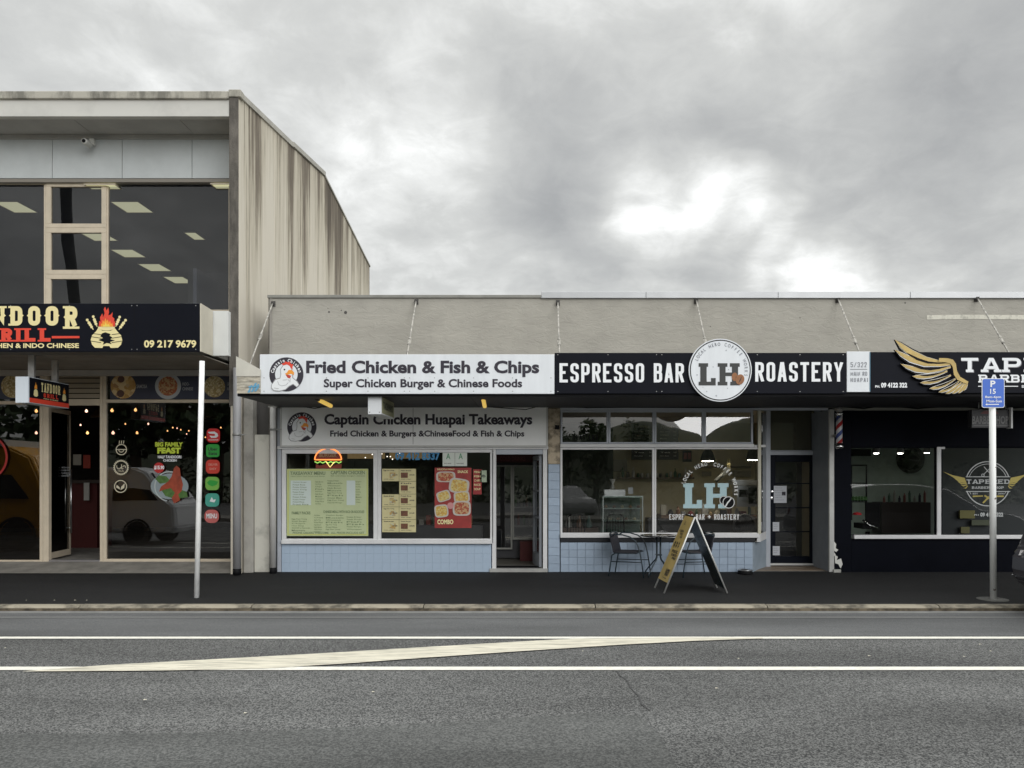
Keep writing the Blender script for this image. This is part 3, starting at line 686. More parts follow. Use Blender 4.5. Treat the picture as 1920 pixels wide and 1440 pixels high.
for sg in (-1, 1):
    c = h0+u*(Ld-.12)+nn*(sg*.07+.02); bd = B(); bd.tube([(c.x, c.y, PZ(1000, 15.2)), (c.x, c.y, PZ(880, 15.2))], .016, 10)
    for z in (PZ(990, 15.2), PZ(890, 15.2)): bd.tube([(c.x, c.y, z), (c.x-nn.x*sg*.06, c.y-nn.y*sg*.06, z)], .012, 8)
    bd.build('handle', steel, DL)
# restaurant room
bd = B(); bd.box(XL, XR-.2, PY(24), PY(24.1), 0, 3.9); bd.box(XR-.22, XR-.17, PY(14.6), PY(24), 0, 3.9); bd.box(XL, XR-.3, PY(14.6), PY(24), 3.55, 3.75); bd.build('restaurant_room', mat('restaurant_dark', (.028, .022, .02), .9), TB)
bd = B(); bd.rect(128, 905, 182, 1055, 17.2, .6); bd.build('counter', mat('counter_red', (.07, .008, .007), .6), TB, label='dark red counter front')
cn = tag(bpy.data.objects['counter']); 
bd = B(); bd.rect(136, 900, 190, 906, 17.1, .75); bd.build('counter_top', mat('counter_top', (.05, .04, .035), .4), TB)
for a in ((137, 852, 152, 872, (.35, .33, .28)), (156, 853, 169, 878, (.35, .05, .03)), (157, 905, 167, 938, (.45, .45, .42))):
    bd = B(); bd.rect(*a[:4], 17.05, .02); bd.build('notice', mat('notice_%d' % a[0], a[4], .6), label={137: 'pale square notice deep inside the restaurant doorway', 156: 'red notice beside the pale one inside the restaurant doorway', 157: 'white upright notice on the red restaurant counter'}[a[0]], cat='notice')

# pendant bulbs
bulbm = mat('warm_bulb', (1, .75, .45), .4, emit=2.0, ecol=(1, .50, .18)); bulbp = mat('rosy_bulb', (1, .7, .6), .4, emit=2.0, ecol=(1, .58, .42))
halo = None
def bulb(px, py, d, r, lab, m):
    r *= .85; x, y, z = P(px, py, d); e = empty('pendant_bulb', (x, y, z), lab, 'bulb', 'bulbs hanging in the restaurant')
    bd = B(); bd.lathe([(0, -r), (r*.6, -r*.85), (r, -.1*r), (r*.85, r*.5), (r*.4, r*1.2), (r*.35, r*1.5)], (x, y, z), 'z', 14); bd.build('globe', m, e)
    bd = B(); bd.lathe([(r*.4, r*1.5), (r*.4, r*2.3), (.004, r*2.5)], (x, y, z), 'z', 8); bd.tube([(x, y, z+r*2.4), (x, y, 3.55)], .004, 4); bd.build('cord', black, e)
desc = {}
for i, (px, py, d, r, lab) in enumerate([
    (68, 771, 16, .034, 'upper glowing bulb just left of the restaurant door'), (162, 771, 16, .032, 'upper glowing bulb over the open restaurant doorway'), (210, 770, 16, .036, 'upper glowing bulb just right of the door mullion'),
    (254, 769, 16, .034, 'upper glowing bulb second from the door mullion'), (68, 812, 19, .036, 'lower glowing bulb just left of the restaurant door'), (119, 812, 19, .042, 'lower glowing bulb behind the open door leaf'),
    (164, 812, 19, .036, 'lower glowing bulb in the open doorway'), (212, 812, 19, .042, 'lower glowing bulb just right of the door mullion'), (257, 812, 19, .034, 'lower glowing bulb above the van reflection'),
    (235, 795, 20, .022, 'faint small bulb between the two rows'), (278, 795, 20, .028, 'small amber bulb right of the lower row'), (314, 808, 21, .022, 'tiny bulb at the left of the cluster over the feast poster'),
    (324, 802, 21, .022, 'tiny bulb highest of the cluster over the feast poster'), (332, 803, 21, .020, 'tiny bulb third in the cluster over the feast poster'), (339, 806, 21, .020, 'tiny bulb fourth in the cluster over the feast poster'),
    (354, 808, 21, .020, 'tiny bulb at the right of the cluster over the feast poster'), (350, 814, 21, .018, 'tiny bulb lowest of the cluster over the feast poster'), (385, 820, 21, .018, 'tiny bulb just left of the red delivery sticker'),
    (414, 802, 21, .022, 'tiny pink bulb above the red delivery sticker'), (151, 797, 20, .024, 'dim bulb high in the restaurant doorway')]):
    bulb(px, py, d, r, lab, bulbp if i % 3 == 1 else bulbm)
def pendant(px, py, d, lab):
    x, y, z = P(px, py, d); e = empty('pendant_lamp', (x, y, z), lab, 'pendant lamp')
    bd = B(); bd.lathe([(.2, 0), (.19, .03), (.07, .2), (.03, .28), (0, .29)], (x, y, z), 'z', 18); bd.build('lamp_shade', mat('brass_shade', (.10, .07, .03), .35, metal=.6), e)
    bd = B(); bd.lathe([(0, .012), (.17, .012), (.17, .02), (0, .03)], (x, y, z), 'z', 14); bd.build('diffuser', mat('lamp_glow', (1, .8, .5), .4, emit=1.5, ecol=(1, .72, .4)), e)
    bd = B(); bd.tube([(x, y, z+.28), (x, y, 3.55)], .006, 5); bd.build('cord', black, e)
pendant(390, 784, 15.6, 'metal pendant lamp glowing right of the pole in the restaurant window')
pendant(188, 783, 16.5, 'metal pendant lamp seen at the right jamb of the restaurant doorway')

# ------------------------------------------------------------------ signs of the restaurant
def board(name, px0, py0, px1, py1, d, t, m, label, cat, group=None, frame_m=None):
    x0, x1, z0, z1 = PX(px0, d), PX(px1, d), PZ(py1, d), PZ(py0, d)
    e = empty(name, ((x0+x1)/2, PY(d), z0), label, cat, group)
    bd = B(); bd.box(x0, x1, PY(d), PY(d)+t, z0, z1); bd.build('panel', m, e, bevel=.004); return e
def part(par, name, m, fn, label=None):
    bd = B(); fn(bd); mk = bd.marks
    if 1 < len(mk) <= 7 and mk[0] == (0, 0) and label is None:      # several lines of lettering: one part each
        mk = mk+[(len(bd.v), len(bd.f))]; o = None
        for (v0, f0), (v1, f1) in zip(mk, mk[1:]):
            q = B(); q.add(bd.v[v0:v1], [[i-v0 for i in f] for f in bd.f[f0:f1]]); o = q.build(name, m, par)
        return o
    o = bd.build(name, m, par)
    if len(mk) > 7: o['kind'] = 'stuff'
    if label: o['label'] = label
    return o
E = .004
TS = board('fascia_sign', -620, 569, 375, 659.5, D1, .028, signblack, 'black fascia sign with cream and red lettering and a flaming pot', 'sign')
dd1 = D1-E
part(TS, 'lettering', prcream, lambda b: put(b, stroke_word('TANDO', w=.62, gap=.30, st=.235, serif=.10, notch=.07), -83, 574, 78, 610.5, dd1))
part(TS, 'lettering', prcream, lambda b: put(b, stroke_word('O', w=.62, st=.235, notch=.07), 83, 574, 112, 610.5, dd1))
part(TS, 'lettering', prcream, lambda b: put(b, stroke_word('R', w=.62, st=.235, serif=.10, notch=.07), 118, 574, 149, 616.5, dd1))
part(TS, 'lettering', prred, lambda b: put(b, stroke_word('GRILL', w=.66, gap=.26, st=.27, serif=.13), -26, 615.5, 95, 640.5, dd1))
part(TS, 'lettering', prred, lambda b: b.add([P(97, 630, dd1), P(97, 634.5, dd1), P(149, 634, dd1), P(149, 630, dd1)], [(0, 1, 2, 3)]))
part(TS, 'lettering', prcream, lambda b: text(b, 'INDIAN KITCHEN & INDO CHINESE', -98, 643.5, 148, 652.5, dd1, bold=.03))
part(TS, 'seam', black, lambda b: b.add([P(252, 570, dd1+.002), P(252, 658, dd1+.002), P(252.9, 658, dd1+.002), P(252.9, 570, dd1+.002)], [(0, 1, 2, 3)]))
part(TS, 'screw', galv, lambda b: [disc(b, PX(px, dd1), PZ(py, dd1), PY(dd1), .008, 8) for px in (20, 130, 247, 257, 367) for py in (573, 655)])['kind'] = 'stuff'
part(TS, 'lettering', prcream, lambda b: text(b, '09 217 9679', 270, 637.5, 368, 652, dd1, bold=.035))
def zq(pts, ox=0, oy=550, k=4): return [(ox+x/k, oy+y/k) for x, y in pts]
def pot(par, tx, d, mc=prcream, dark=signblack):
    T = lambda pts: zq([(x+tx[0], y+tx[1]) for x, y in pts])
    def body(b):
        ppoly(b, T([(735, 262), (720, 285), (690, 315), (680, 350), (690, 385), (712, 408), (768, 410), (775, 395), (820, 395), (830, 410), (885, 408), (908, 385), (917, 350), (908, 315), (880, 285), (862, 262), (830, 280), (768, 280)]), d)
    part(par, 'pot', mc, body)
    def rim(b):
        q = [(735+63*(1-math.cos(a)), 258+20*math.sin(a)) for a in [i*math.pi/12 for i in range(13)]]
        ppoly(b, T(q+[(861, 250), (735, 250)][::1]), d-.002)
    part(par, 'pot_rim', mc, rim)
    def bands(b):
        for y, s in ((300, 10), (325, 12), (358, 12)):
            for x0, x1 in ((684, 760), (838, 914)):
                a, c = T([(x0, y), (x1, y+s if x0 < 700 else y)]); a2, c2 = T([(x0, y), (x1, y)])
                line(b, (PX(a[0], d), PZ(a[1] if x0 < 700 else a[1]+s/4, d)), (PX(c[0], d), PZ(a[1]+s/4 if x0 < 700 else a[1], d)), .009, PY(d)-.003)
        ppoly(b, T([(765, 300), (790, 292), (830, 305), (822, 318), (842, 330), (828, 345), (862, 352), (825, 365), (838, 380), (800, 372), (770, 385), (780, 365), (738, 350), (772, 335), (752, 322)]), d-.0035)
    part(par, 'pot_shading', dark, bands)
    def skew(b):
        for (x0, y0), (x1, y1) in (((655, 200), (700, 272)), ((700, 175), (728, 250)), ((898, 178), (868, 250)), ((942, 202), (892, 272))):
            a, c = T([(x0, y0), (x1, y1)]); pa = (PX(a[0], d), PZ(a[1], d)); pc = (PX(c[0], d), PZ(c[1], d)); line(b, pa, pc, .014, PY(d)-.001)
            disc(b, pa[0], pa[1], PY(d)-.002, .022, 10)
            for t in (.3, .5, .72):
                q = Vector(pa).lerp(Vector(pc), t); disc(b, q.x, q.y, PY(d)-.002-.0004*t, .026-.004*t, 8)
    part(par, 'skewers', mc, skew)
    part(par, 'flame', prred, lambda b: ppoly(b, T([(740, 248), (745, 205), (755, 215), (750, 180), (768, 150), (772, 180), (785, 150), (778, 118), (788, 100), (800, 130), (812, 105), (818, 140), (812, 165), (830, 160), (845, 140), (842, 175), (858, 190), (855, 215), (864, 205), (862, 248)]), d-.004))
    part(par, 'flame', prorange, lambda b: ppoly(b, T([(755, 250), (758, 222), (766, 232), (770, 200), (782, 215), (790, 185), (800, 210), (808, 195), (816, 222), (826, 205), (832, 232), (842, 220), (848, 250)]), d-.0055))
    part(par, 'flame', pryellow, lambda b: ppoly(b, T([(770, 250), (775, 232), (784, 240), (792, 215), (802, 238), (812, 228), (822, 242), (828, 250)]), d-.007))
pot(TS, (0, 0), dd1)

# projecting box sign
db0, db1 = 12.2, 13.24
x1 = PX(54, db0); x0 = x1-.215; z0, z1 = PZ(755, db0), PZ(706, db0)
BS = empty('projecting_sign', (x0, PY(db0), z0), 'projecting black box sign with white end and red strip above the restaurant door', 'sign')
part(BS, 'box', mat('box_white', (.62, .68, .74), .5), lambda b: b.box(x0, x1-.004, PY(db0), PY(db1), z0, z1))
part(BS, 'side_panel', signblack, lambda b: b.box(x1-.003, x1, PY(db0)+.02, PY(db1), z0+.01, z1-.01))
def side_put(b, vf, y0, y1, za, zb, off=.004):
    v, f = vf; q = fit(v, y0, y1, za, zb); b.add([(x1+off+(p[2] if len(p) > 2 else 0), p[0], p[1]) for p in q], f)
H = z1-z0
part(BS, 'red_strip', prred, lambda b: b.box(x1, x1+.003, PY(db0)+.02, PY(db1), z0+.01, z0+H*.2))
part(BS, 'lettering', prcream, lambda b: side_put(b, stroke_word('TANDOOR', w=.62, gap=.3, st=.24, serif=.1), PY(db0)+.30, PY(db0)+.80, z0+H*.50, z0+H*.86))
part(BS, 'lettering', prred, lambda b: side_put(b, stroke_word('GRILL', w=.62, gap=.3, st=.24, serif=.1), PY(db0)+.36, PY(db0)+.74, z0+H*.30, z0+H*.46))
part(BS, 'lettering', prcream, lambda b: side_put(b, glyphs('INDO CHINESE', .02), PY(db0)+.36, PY(db0)+.74, z0+H*.225, z0+H*.265))
for k, yy in enumerate((.16, .90)):
    part(BS, 'pot', prcream, lambda b: side_put(b, ([(0, .2), (.3, 0), (.45, 0), (.5, .12), (.55, 0), (.7, 0), (1, .2), (.9, .8), (.7, 1), (.3, 1), (.1, .8)], [list(range(11))]), PY(db0)+yy-.05, PY(db0)+yy+.06, z0+H*.27, z0+H*.56))
    part(BS, 'flame', prorange, lambda b: side_put(b, ([(0, 0), (.1, .4), (.3, .5), (.5, 1), (.6, .6), (.85, .6), (1, 0)], [list(range(7))]), PY(db0)+yy-.03, PY(db0)+yy+.04, z0+H*.58, z0+H*.84))
for yy in (12.42, 13.02): part(BS, 'hanger', galv, lambda b: b.box(x1-.15, x1-.05, PY(yy)-.02, PY(yy)+.02, z1, zb1+.03))

def noise_print(name, cols, scale=16, ramp=(.3, .45, .55, .68)):
    m = bpy.data.materials.new(name); m.use_nodes = True; nt = m.node_tree; N = nt.nodes; L = nt.links; b = N['Principled BSDF']
    tc = N.new('ShaderNodeTexCoord'); v = N.new('ShaderNodeTexVoronoi'); v.inputs['Scale'].default_value = scale; L.new(tc.outputs['Object'], v.inputs['Vector'])
    r = N.new('ShaderNodeValToRGB'); sp = N.new('ShaderNodeSeparateColor'); L.new(v.outputs['Color'], sp.inputs[0]); L.new(sp.outputs[0], r.inputs[0])
    e = r.color_ramp.elements; e[0].color = (*cols[0], 1); e[0].position = ramp[0]; e[1].color = (*cols[1], 1); e[1].position = ramp[1]
    for c, p in zip(cols[2:], ramp[2:]): q = e.new(p); q.color = (*c, 1)
    L.new(r.outputs[0], b.inputs['Base Color']); b.inputs['Roughness'].default_value = .5; _m[name] = m; return m
food1 = noise_print('samosa_print', [(.42, .24, .07), (.60, .40, .15), (.30, .14, .06), (.62, .48, .25)], 14)
food2 = noise_print('curry_print', [(.36, .10, .04), (.45, .22, .08), (.25, .06, .03), (.50, .33, .16)], 34)
food3 = noise_print('noodle_print', [(.35, .26, .10), (.50, .40, .20), (.22, .16, .07), (.58, .5, .3)], 40)
navyp = mat('banner_navy', (.045, .052, .085), .4, var=.2, vs=1)
dimtxt = mat('print_grey', (.33, .34, .35), .5)
DBn = DS-.02
def banner(px0, px1, lab):
    return board('food_banner', px0, 701, px1, 748, DBn, .012, navyp, lab, 'banner')
def plate(par, px, py, r, fm, rim):
    d = DBn-.004; rr = r/F*d
    part(par, 'plate_print', mat('plate_white', (.42, .44, .45), .5) if rim else fm, lambda b: disc(b, PX(px, d), PZ(py, d), PY(d), rr))
    if rim: part(par, 'food_print', fm, lambda b: disc(b, PX(px, d), PZ(py, d), PY(d)-.002, rr*.74))
b1 = banner(206, 434, 'dark blue banner with three printed dishes above the right restaurant window')
plate(b1, 231, 724, 23.5, food1, False); plate(b1, 315, 724, 24.5, food2, True); plate(b1, 402, 725, 20, food3, False)
d = DBn-.006
part(b1, 'lettering', dimtxt, lambda b: text(b, 'SAMOSA', 256, 721, 276, 728, d, bold=.02))
part(b1, 'lettering', dimtxt, lambda b: text(b, 'INDO-', 342, 717, 355, 723, d, bold=.02)); part(b1, 'lettering', dimtxt, lambda b: text(b, 'CHINESE', 342, 726, 362, 732, d, bold=.02))
part(b1, 'lettering', dimtxt, lambda b: text(b, 'GARLIC', 427, 717, 445, 723, d, bold=.02) if False else text(b, 'GARL', 426, 717, 433.5, 723, d, bold=.02)); part(b1, 'lettering', dimtxt, lambda b: text(b, 'NAAN', 426, 726, 433.5, 732, d, bold=.02))
part(b1, 'dip_print', mat('dip', (.10, .05, .04), .4), lambda b: [disc(b, PX(227, d), PZ(711, d), PY(d), .065, 20), disc(b, PX(226, d), PZ(738, d), PY(d), .07, 20)])
b2 = banner(-226, 74, 'dark blue banner with a printed dish above the left restaurant window')
plate(b2, 24, 724, 22, food3, False); plate(b2, -60, 724, 24, food2, True)

# stickers on the right restaurant pane
DG = DS-.004
def sticker(px, py, w, h, m, lab, fn=None, r=.3, group=None, cat='sticker', name='window_sticker', d=DG):
    x0, x1, z0, z1 = PX(px-w/2, d), PX(px+w/2, d), PZ(py+h/2, d), PZ(py-h/2, d)
    e = empty(name, ((x0+x1)/2, PY(d), z0), lab, cat, group)
    pts = []; rr = min(x1-x0, z1-z0)*r
    for cx, cz, a0 in ((x1-rr, z1-rr, 0), (x0+rr, z1-rr, 90), (x0+rr, z0+rr, 180), (x1-rr, z0+rr, 270)):
        for k in range(7): a = R(a0+k*15); pts.append((cx+rr*math.cos(a), cz+rr*math.sin(a)))
    part(e, 'backing', m, lambda b: poly(b, pts, PY(d)))
    if fn: fn(e, d-.003)
    return e
def s1(e, d):
    part(e, 'emblem', prwhite, lambda b: ppoly(b, [(389, 810), (402, 809), (408, 813), (409, 818), (405, 821), (396, 821), (393, 817), (401, 817.5), (404, 816), (402, 813.5), (393, 813)], d))
    part(e, 'lettering', prwhite, lambda b: text(b, 'DOORDASH', 391, 823.5, 409, 826, d, .02))
g_ = 'delivery service stickers in a column on the restaurant window'
sticker(400, 816.5, 25, 26, mat('st_red', (.62, .02, .02), .4), 'topmost sticker of the column, bright red with a white swoosh', s1, group=g_)
def s2(e, d):
    part(e, 'lettering', prgrey, lambda b: text(b, 'Uber', 390, 839, 408, 845, d, .02)); part(e, 'lettering', prgrey, lambda b: text(b, 'Eats', 391, 847, 407, 853, d, .02))
sticker(399, 845, 25, 24, mat('st_green', (.03, .36, .05), .4), 'mid green sticker with dark lettering, second from the top of the column', s2, r=.22, group=g_)
sticker(399, 875, 26, 26, mat('st_orange', (.62, .05, .03), .4), 'orange red sticker with two faint white lines, third in the column', lambda e, d: [part(e, 'lettering', mat('salmon', (.7, .35, .28), .5), lambda b: text(b, 'DELIVER', 391, 869, 408, 873, d, .015)), part(e, 'lettering', mat('salmon', ()), lambda b: text(b, 'EASY', 393, 877, 406, 881, d, .015))], group=g_)
sticker(398, 906.5, 26, 25, mat('st_lime', (.20, .48, .08), .4), 'lime green sticker with a leaf shaped outline, fourth in the column', lambda e, d: part(e, 'emblem', mat('st_green', ()), lambda b: ppoly(b, [(388, 905), (393, 900), (402, 901), (409, 903), (406, 909), (398, 912), (391, 909)], d)), group=g_)
sticker(398, 937.5, 26, 25, mat('st_teal', (.07, .38, .30), .4), 'teal sticker with a pale mark, fifth in the column', lambda e, d: part(e, 'emblem', prwhite, lambda b: ppoly(b, [(393, 940), (397, 932), (400, 937), (405, 936), (402, 942), (397, 941)], d)), group=g_)
sticker(397, 968, 27, 25, mat('st_pink', (.55, .14, .13), .4), 'lowest sticker of the column, rounded pinkish red with white lettering', lambda e, d: part(e, 'lettering', prwhite, lambda b: text(b, 'MENU', 387, 963, 407, 972, d, .03)), r=.42, group=g_)
cr = mat('print_pale_cream', (.58, .54, .40), .5)
def ringst(px, py, r, lab, fn):
    d = DG; c = (PX(px, d), PZ(py, d)); k = 1/F*d; e = empty('window_sticker', (c[0], PY(d), c[1]-r*k), lab, 'sticker', 'cream line stickers on the restaurant window')
    part(e, 'ring', cr, lambda b: ring(b, *c, PY(d), (r-1.6)*k, r*k)); part(e, 'emblem', cr, lambda b: fn(b, c, k, PY(d)-.002)); return e
def bowl_(b, c, k, y):
    ring(b, c[0], c[1], y, 4*k, 5.5*k, 90, 270); poly(b, [(c[0]-9*k, c[1]+1*k), (c[0]-9*k, c[1]-.6*k), (c[0]+9*k, c[1]-.6*k), (c[0]+9*k, c[1]+1*k)], y)
    for q in (-4, 0, 4): line(b, (c[0]+q*k, c[1]+11*k), (c[0]+(q+.8)*k, c[1]+17*k), 1.3*k, y)
ringst(227.5, 843, 10.5, 'cream steaming bowl sticker, top of three on the restaurant window', bowl_)
def halal(b, c, k, y):
    ring(b, c[0]-4*k, c[1]+1*k, y, 3*k, 4.4*k, 90, 270); line(b, (c[0]+1*k, c[1]-2*k), (c[0]+1*k, c[1]+6*k), 1.4*k, y); line(b, (c[0]+4.5*k, c[1]-2*k), (c[0]+1*k, c[1]-3*k), 1.4*k, y); line(b, (c[0]-8*k, c[1]+4*k), (c[0]-8*k, c[1]), 1.4*k, y); ring(b, c[0]+6*k, c[1]+.5*k, y, 2*k, 3.4*k, -90, 120)
    for i in range(24): a = i*math.pi/12; disc(b, c[0]+13.6*k*math.cos(a), c[1]+13.6*k*math.sin(a), y+.0004*(i % 2), 1.3*k, 6)
    v, f = glyphs('HALAL', .02); b.flat(fit(v, c[0]-6*k, c[0]+6*k, c[1]-8*k, c[1]-5*k), f, y)
ringst(227, 876.5, 13, 'cream round halal sticker with scalloped edge, middle of three', halal)
def leaf_(b, c, k, y):
    poly(b, [(c[0]-1*k, c[1]-6*k), (c[0]-8*k, c[1]-2*k), (c[0]-7*k, c[1]+3*k), (c[0]-2*k, c[1]-1*k)], y); poly(b, [(c[0], c[1]-7*k), (c[0]+1*k, c[1]-1*k), (c[0]+8*k, c[1]+6*k), (c[0]+7*k, c[1]-3*k)], y); line(b, (c[0]-8*k, c[1]-1*k), (c[0]+7*k, c[1]-1*k), k, y-.001) if False else None
ringst(226, 912, 12, 'cream leaf sticker in a ring, lowest of three', leaf_)
FP = empty('feast_poster', (PX(325, DG), PY(DG), PZ(960, DG)), 'window graphic of grilled chicken on a plate under lime green lettering', 'poster')
lime = mat('print_lime', (.50, .62, .05), .5)
part(FP, 'lettering', lime, lambda b: text(b, 'BIG FAMILY', 291, 829, 343, 837.5, DG, .05)); part(FP, 'lettering', lime, lambda b: text(b, 'FEAST', 295, 839, 339, 850.5, DG, .07))
part(FP, 'lettering', prwhite, lambda b: text(b, 'HALF TANDOORI', 296, 854, 340, 859.5, DG, .03)); part(FP, 'lettering', prwhite, lambda b: text(b, 'CHICKEN', 306, 861, 331, 865.5, DG, .03))
part(FP, 'badge', mat('badge_red', (.45, .02, .02), .5), lambda b: disc(b, PX(298, DG), PZ(877, DG), PY(DG), .10, 24)); part(FP, 'lettering', prwhite, lambda b: text(b, '$15.90', 289, 873, 308, 881, DG-.003, .04))
part(FP, 'plate', mat('plate_blue', (.24, .29, .31), .5), lambda b: disc(b, PX(318, DG), PZ(912, DG), PY(DG), .36, 40, .24))
part(FP, 'plate_rim', mat('plate_rim', (.42, .47, .47), .5), lambda b: ring(b, PX(318, DG), PZ(912, DG), PY(DG)-.0015, .27, .29, -170, 20))
part(FP, 'salad', mat('salad_green', (.10, .22, .05), .5, var=.6, vs=12), lambda b: [ppoly(b, [(291, 898), (298, 891), (312, 893), (318, 900), (312, 905), (300, 907)], DG-.004), ppoly(b, [(300, 915), (312, 908), (330, 915), (350, 922), (352, 932), (330, 936), (310, 930)], DG-.0035)])
part(FP, 'chicken', mat('tandoori_red', (.42, .07, .03), .5, var=.5, vs=7), lambda b: ppoly(b, [(298, 922), (302, 912), (315, 903), (322, 893), (326, 878), (331, 873), (337, 878), (339, 893), (343, 908), (341, 920), (334, 927), (338, 938), (326, 944), (322, 934), (328, 924), (320, 915), (308, 918)], DG-.0055))
HR = empty('opening_hours', (PX(111, 14.9), PY(14.9), PZ(892, 14.9)), 'small white opening hours lettering on the open door glass', 'lettering')
u2 = u; base_ = h0+u*.22-nn*.03
def door_put(b, s, a, c, za, zc):
    v, f = glyphs(s, .01); q = fit(v, a, c, za, zc); b.add([(base_.x+u.x*p[0]+nn.x*.0, base_.y+u.y*p[0], p[1]) for p in q], f)
for i, s in enumerate(['MON-SUN', '11AM-9PM', 'LUNCH', 'DINNER']): part(HR, 'lettering', prwhite, lambda b, i=i, s=s: door_put(b, s, .25, .62, PZ(878+i*5.2, 14.9), PZ(875+i*5.2, 14.9)))
# red ring sign seen at the left pane
RR = empty('ring_sign', (PX(-30, DG), PY(DG), PZ(896, DG)), 'red curved ring graphic on the leftmost restaurant pane', 'sticker')
part(RR, 'ring', mat('ring_red', (.33, .02, .02), .4), lambda b: ring(b, PX(-30, DG), PZ(857, DG), PY(DG), .41, .45, 0, 360))

# ------------------------------------------------------------------ the low row of shops
LB = empty('shop_row', (0, 0, 0), 'low single storey row of three shops with roughcast parapet and canopy', 'building')
D = 13.8
xe = PX(505, D)
zp = PZ(559, D)
bd = B(); bd.box(xe, 11.5, 0, .22, 3.0, zp); bd.build('parapet', rough_w, LB)
bd = B(); bd.box(xe-.02, xe-.001, .01, 9, 0, zp); bd.box(xe, 11.5, 8.9, 9, 0, 3.9); bd.build('rear_wall', conc_d, LB)
bd = B(); bd.box(xe, 11.5, .23, 8.9, 3.75, 3.9); bd.build('roof', mat('roof_grey', (.2, .2, .2), .8), LB)
bd = B(); bd.box(xe-.03, PX(1015, D), -.03, .25, zp, PZ(553.5, D)); bd.build('parapet_cap', cap_old, LB, bevel=.004)
x = PX(1015, D)
for w in (1.9, 2.4, 2.4, 2.4):
    bd = B(); bd.box(x+.003, min(x+w, 11.6), -.045, .26, zp-.01, PZ(549, D)+.01); bd.build('parapet_cap', cap_zinc, LB, bevel=.006); x += w
bd = B(); bd.box(xe+.012, xe+.05, -.012, -.002, 3.0, zp); bd.build('corner_trim', mat('corner_trim', (.33, .31, .28), .8), LB)
bd = B(); y_ = -.004; bd.add([P(1738, 591, 13.795), P(1738, 599, 13.795), P(1830, 598, 13.795), P(1990, 600, 13.795), P(1990, 591, 13.795), P(1800, 590, 13.795)], [(0, 1, 2, 3, 4, 5)])
bd.build('paint_patch', mat('patch_paint', (.66, .64, .55), .8, var=.35, vs=9, ramp=(.35, .5)), LB)
bd = B()
for px, py, r in [(617, 585, .018), (648, 586, .03), (640, 582, .012), (615, 578, .008), (1697, 568, .015), (1332, 612, .01), (1377, 662, .012), (1500, 596, .01)]: disc(bd, PX(px, D), PZ(py, D), -.003, r, 7)
bd.build('wall_mark', rust, LB)
# canopy
zs = PZ(743, 11.75); zf = PZ(663, 11.7)
xc = PX(443, 11.72); XE2 = 9.2
bd = B(); bd.box(xc+.02, XE2, PY(11.80), -.02, zs+.03, zs+.24); bd.build('canopy_deck', mat('canopy_deck', (.10, .10, .10), .8), LB)
x = xc+.01
while x < XE2:
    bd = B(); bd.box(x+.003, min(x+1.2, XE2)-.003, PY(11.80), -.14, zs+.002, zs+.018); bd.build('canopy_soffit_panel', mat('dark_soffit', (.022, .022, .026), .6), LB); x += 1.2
bd = B(); bd.box(PX(488, 11.76), XE2, PY(11.765), PY(11.79), zs, zf-.01); bd.box(xc, PX(488, 11.76)-.002, PY(11.765), PY(11.79), zs, zs+.24); bd.build('canopy_fascia', black, LB)
bd = B(); bd.box(xe+.02, 11.5, -.13, -.01, zs+.005, zs+.03); bd.build('canopy_wall_plate', mat('plate_grey', (.20, .20, .18), .6), LB)
# left end of the canopy: bare boards and flashing
for i, (ya, yb) in enumerate([(706, 716), (716.6, 726), (726.6, 737.5)]):
    bd = B(); bd.rect(444, ya, 488, yb, 11.70, .03); bd.build('fascia_board', mat('bare_board_%d' % i, [(.66, .61, .50), (.60, .56, .46), (.68, .62, .50)][i], .85, var=.6, vs=7, stretch=(1, 1, 4)), LB)
bd = B(); bd.prism([(PX(443, 11.69), PZ(668, 11.69)), (PX(443, 11.69), PZ(705.5, 11.69)), (PX(489, 11.69), PZ(705.5, 11.69)), (PX(489, 11.69), PZ(693, 11.69))], PY(11.68), PY(11.70)-.002); bd.build('flashing', mat('flashing_cream', (.60, .58, .51), .6, var=.15), LB)
bd = B()
for q in ([(464, 736), (470, 722), (473, 722), (468, 736)], [(470, 735), (478, 718), (482, 718), (474, 735)], [(476, 734), (483, 720), (486, 720), (486, 726), (480, 734)], [(466, 724), (486, 722), (486, 725), (466, 727)]): ppoly(bd, q, 11.692-.002*len(bd.f))
bd.build('graffiti', mat('graffiti_blue', (.12, .33, .50), .6), LB)
# tie rods
for i, (px, py) in enumerate([(513, 570), (781, 566), (1046, 568), (1305, 565), (1570, 563), (1830, 561)]):
    x, y, z = P(px, py, D); e = empty('tie_rod', (x, 0, z)); e.parent = LB
    yb_, zb_ = -1.42, zs+.29
    part(e, 'rod', rodm, lambda b: b.tube([(x, -.05, z), (x, yb_, zb_)], .0135, 8))
    q = Vector((x, -.05, z)).lerp(Vector((x, yb_, zb_)), .52 if i else .45); r_ = (Vector((x, yb_, zb_))-Vector((x, -.05, z))).normalized()
    part(e, 'turnbuckle', rodm, lambda b: [b.tube([q-r_*.085, q-r_*.055], .026, 8), b.tube([q+r_*.055, q+r_*.085], .026, 8), b.tube([q-r_*.055+Vector((.022, 0, 0)), q+r_*.055+Vector((.022, 0, 0))], .007, 6), b.tube([q-r_*.055-Vector((.022, 0, 0)), q+r_*.055-Vector((.022, 0, 0))], .007, 6)])
    part(e, 'bracket', rust, lambda b: [b.box(x-.035, x+.035, -.012, 0, z-.05, z+.05), b.box(x-.02, x-.012, -.075, -.012, z-.03, z+.03), b.box(x+.012, x+.02, -.075, -.012, z-.03, z+.03), b.tube([(x-.03, -.055, z), (x+.03, -.055, z)], .012, 8)])
    part(e, 'eye_plate', galv, lambda b: b.box(x-.012, x+.012, yb_-.05, yb_+.05, zs+.24, zb_+.03))
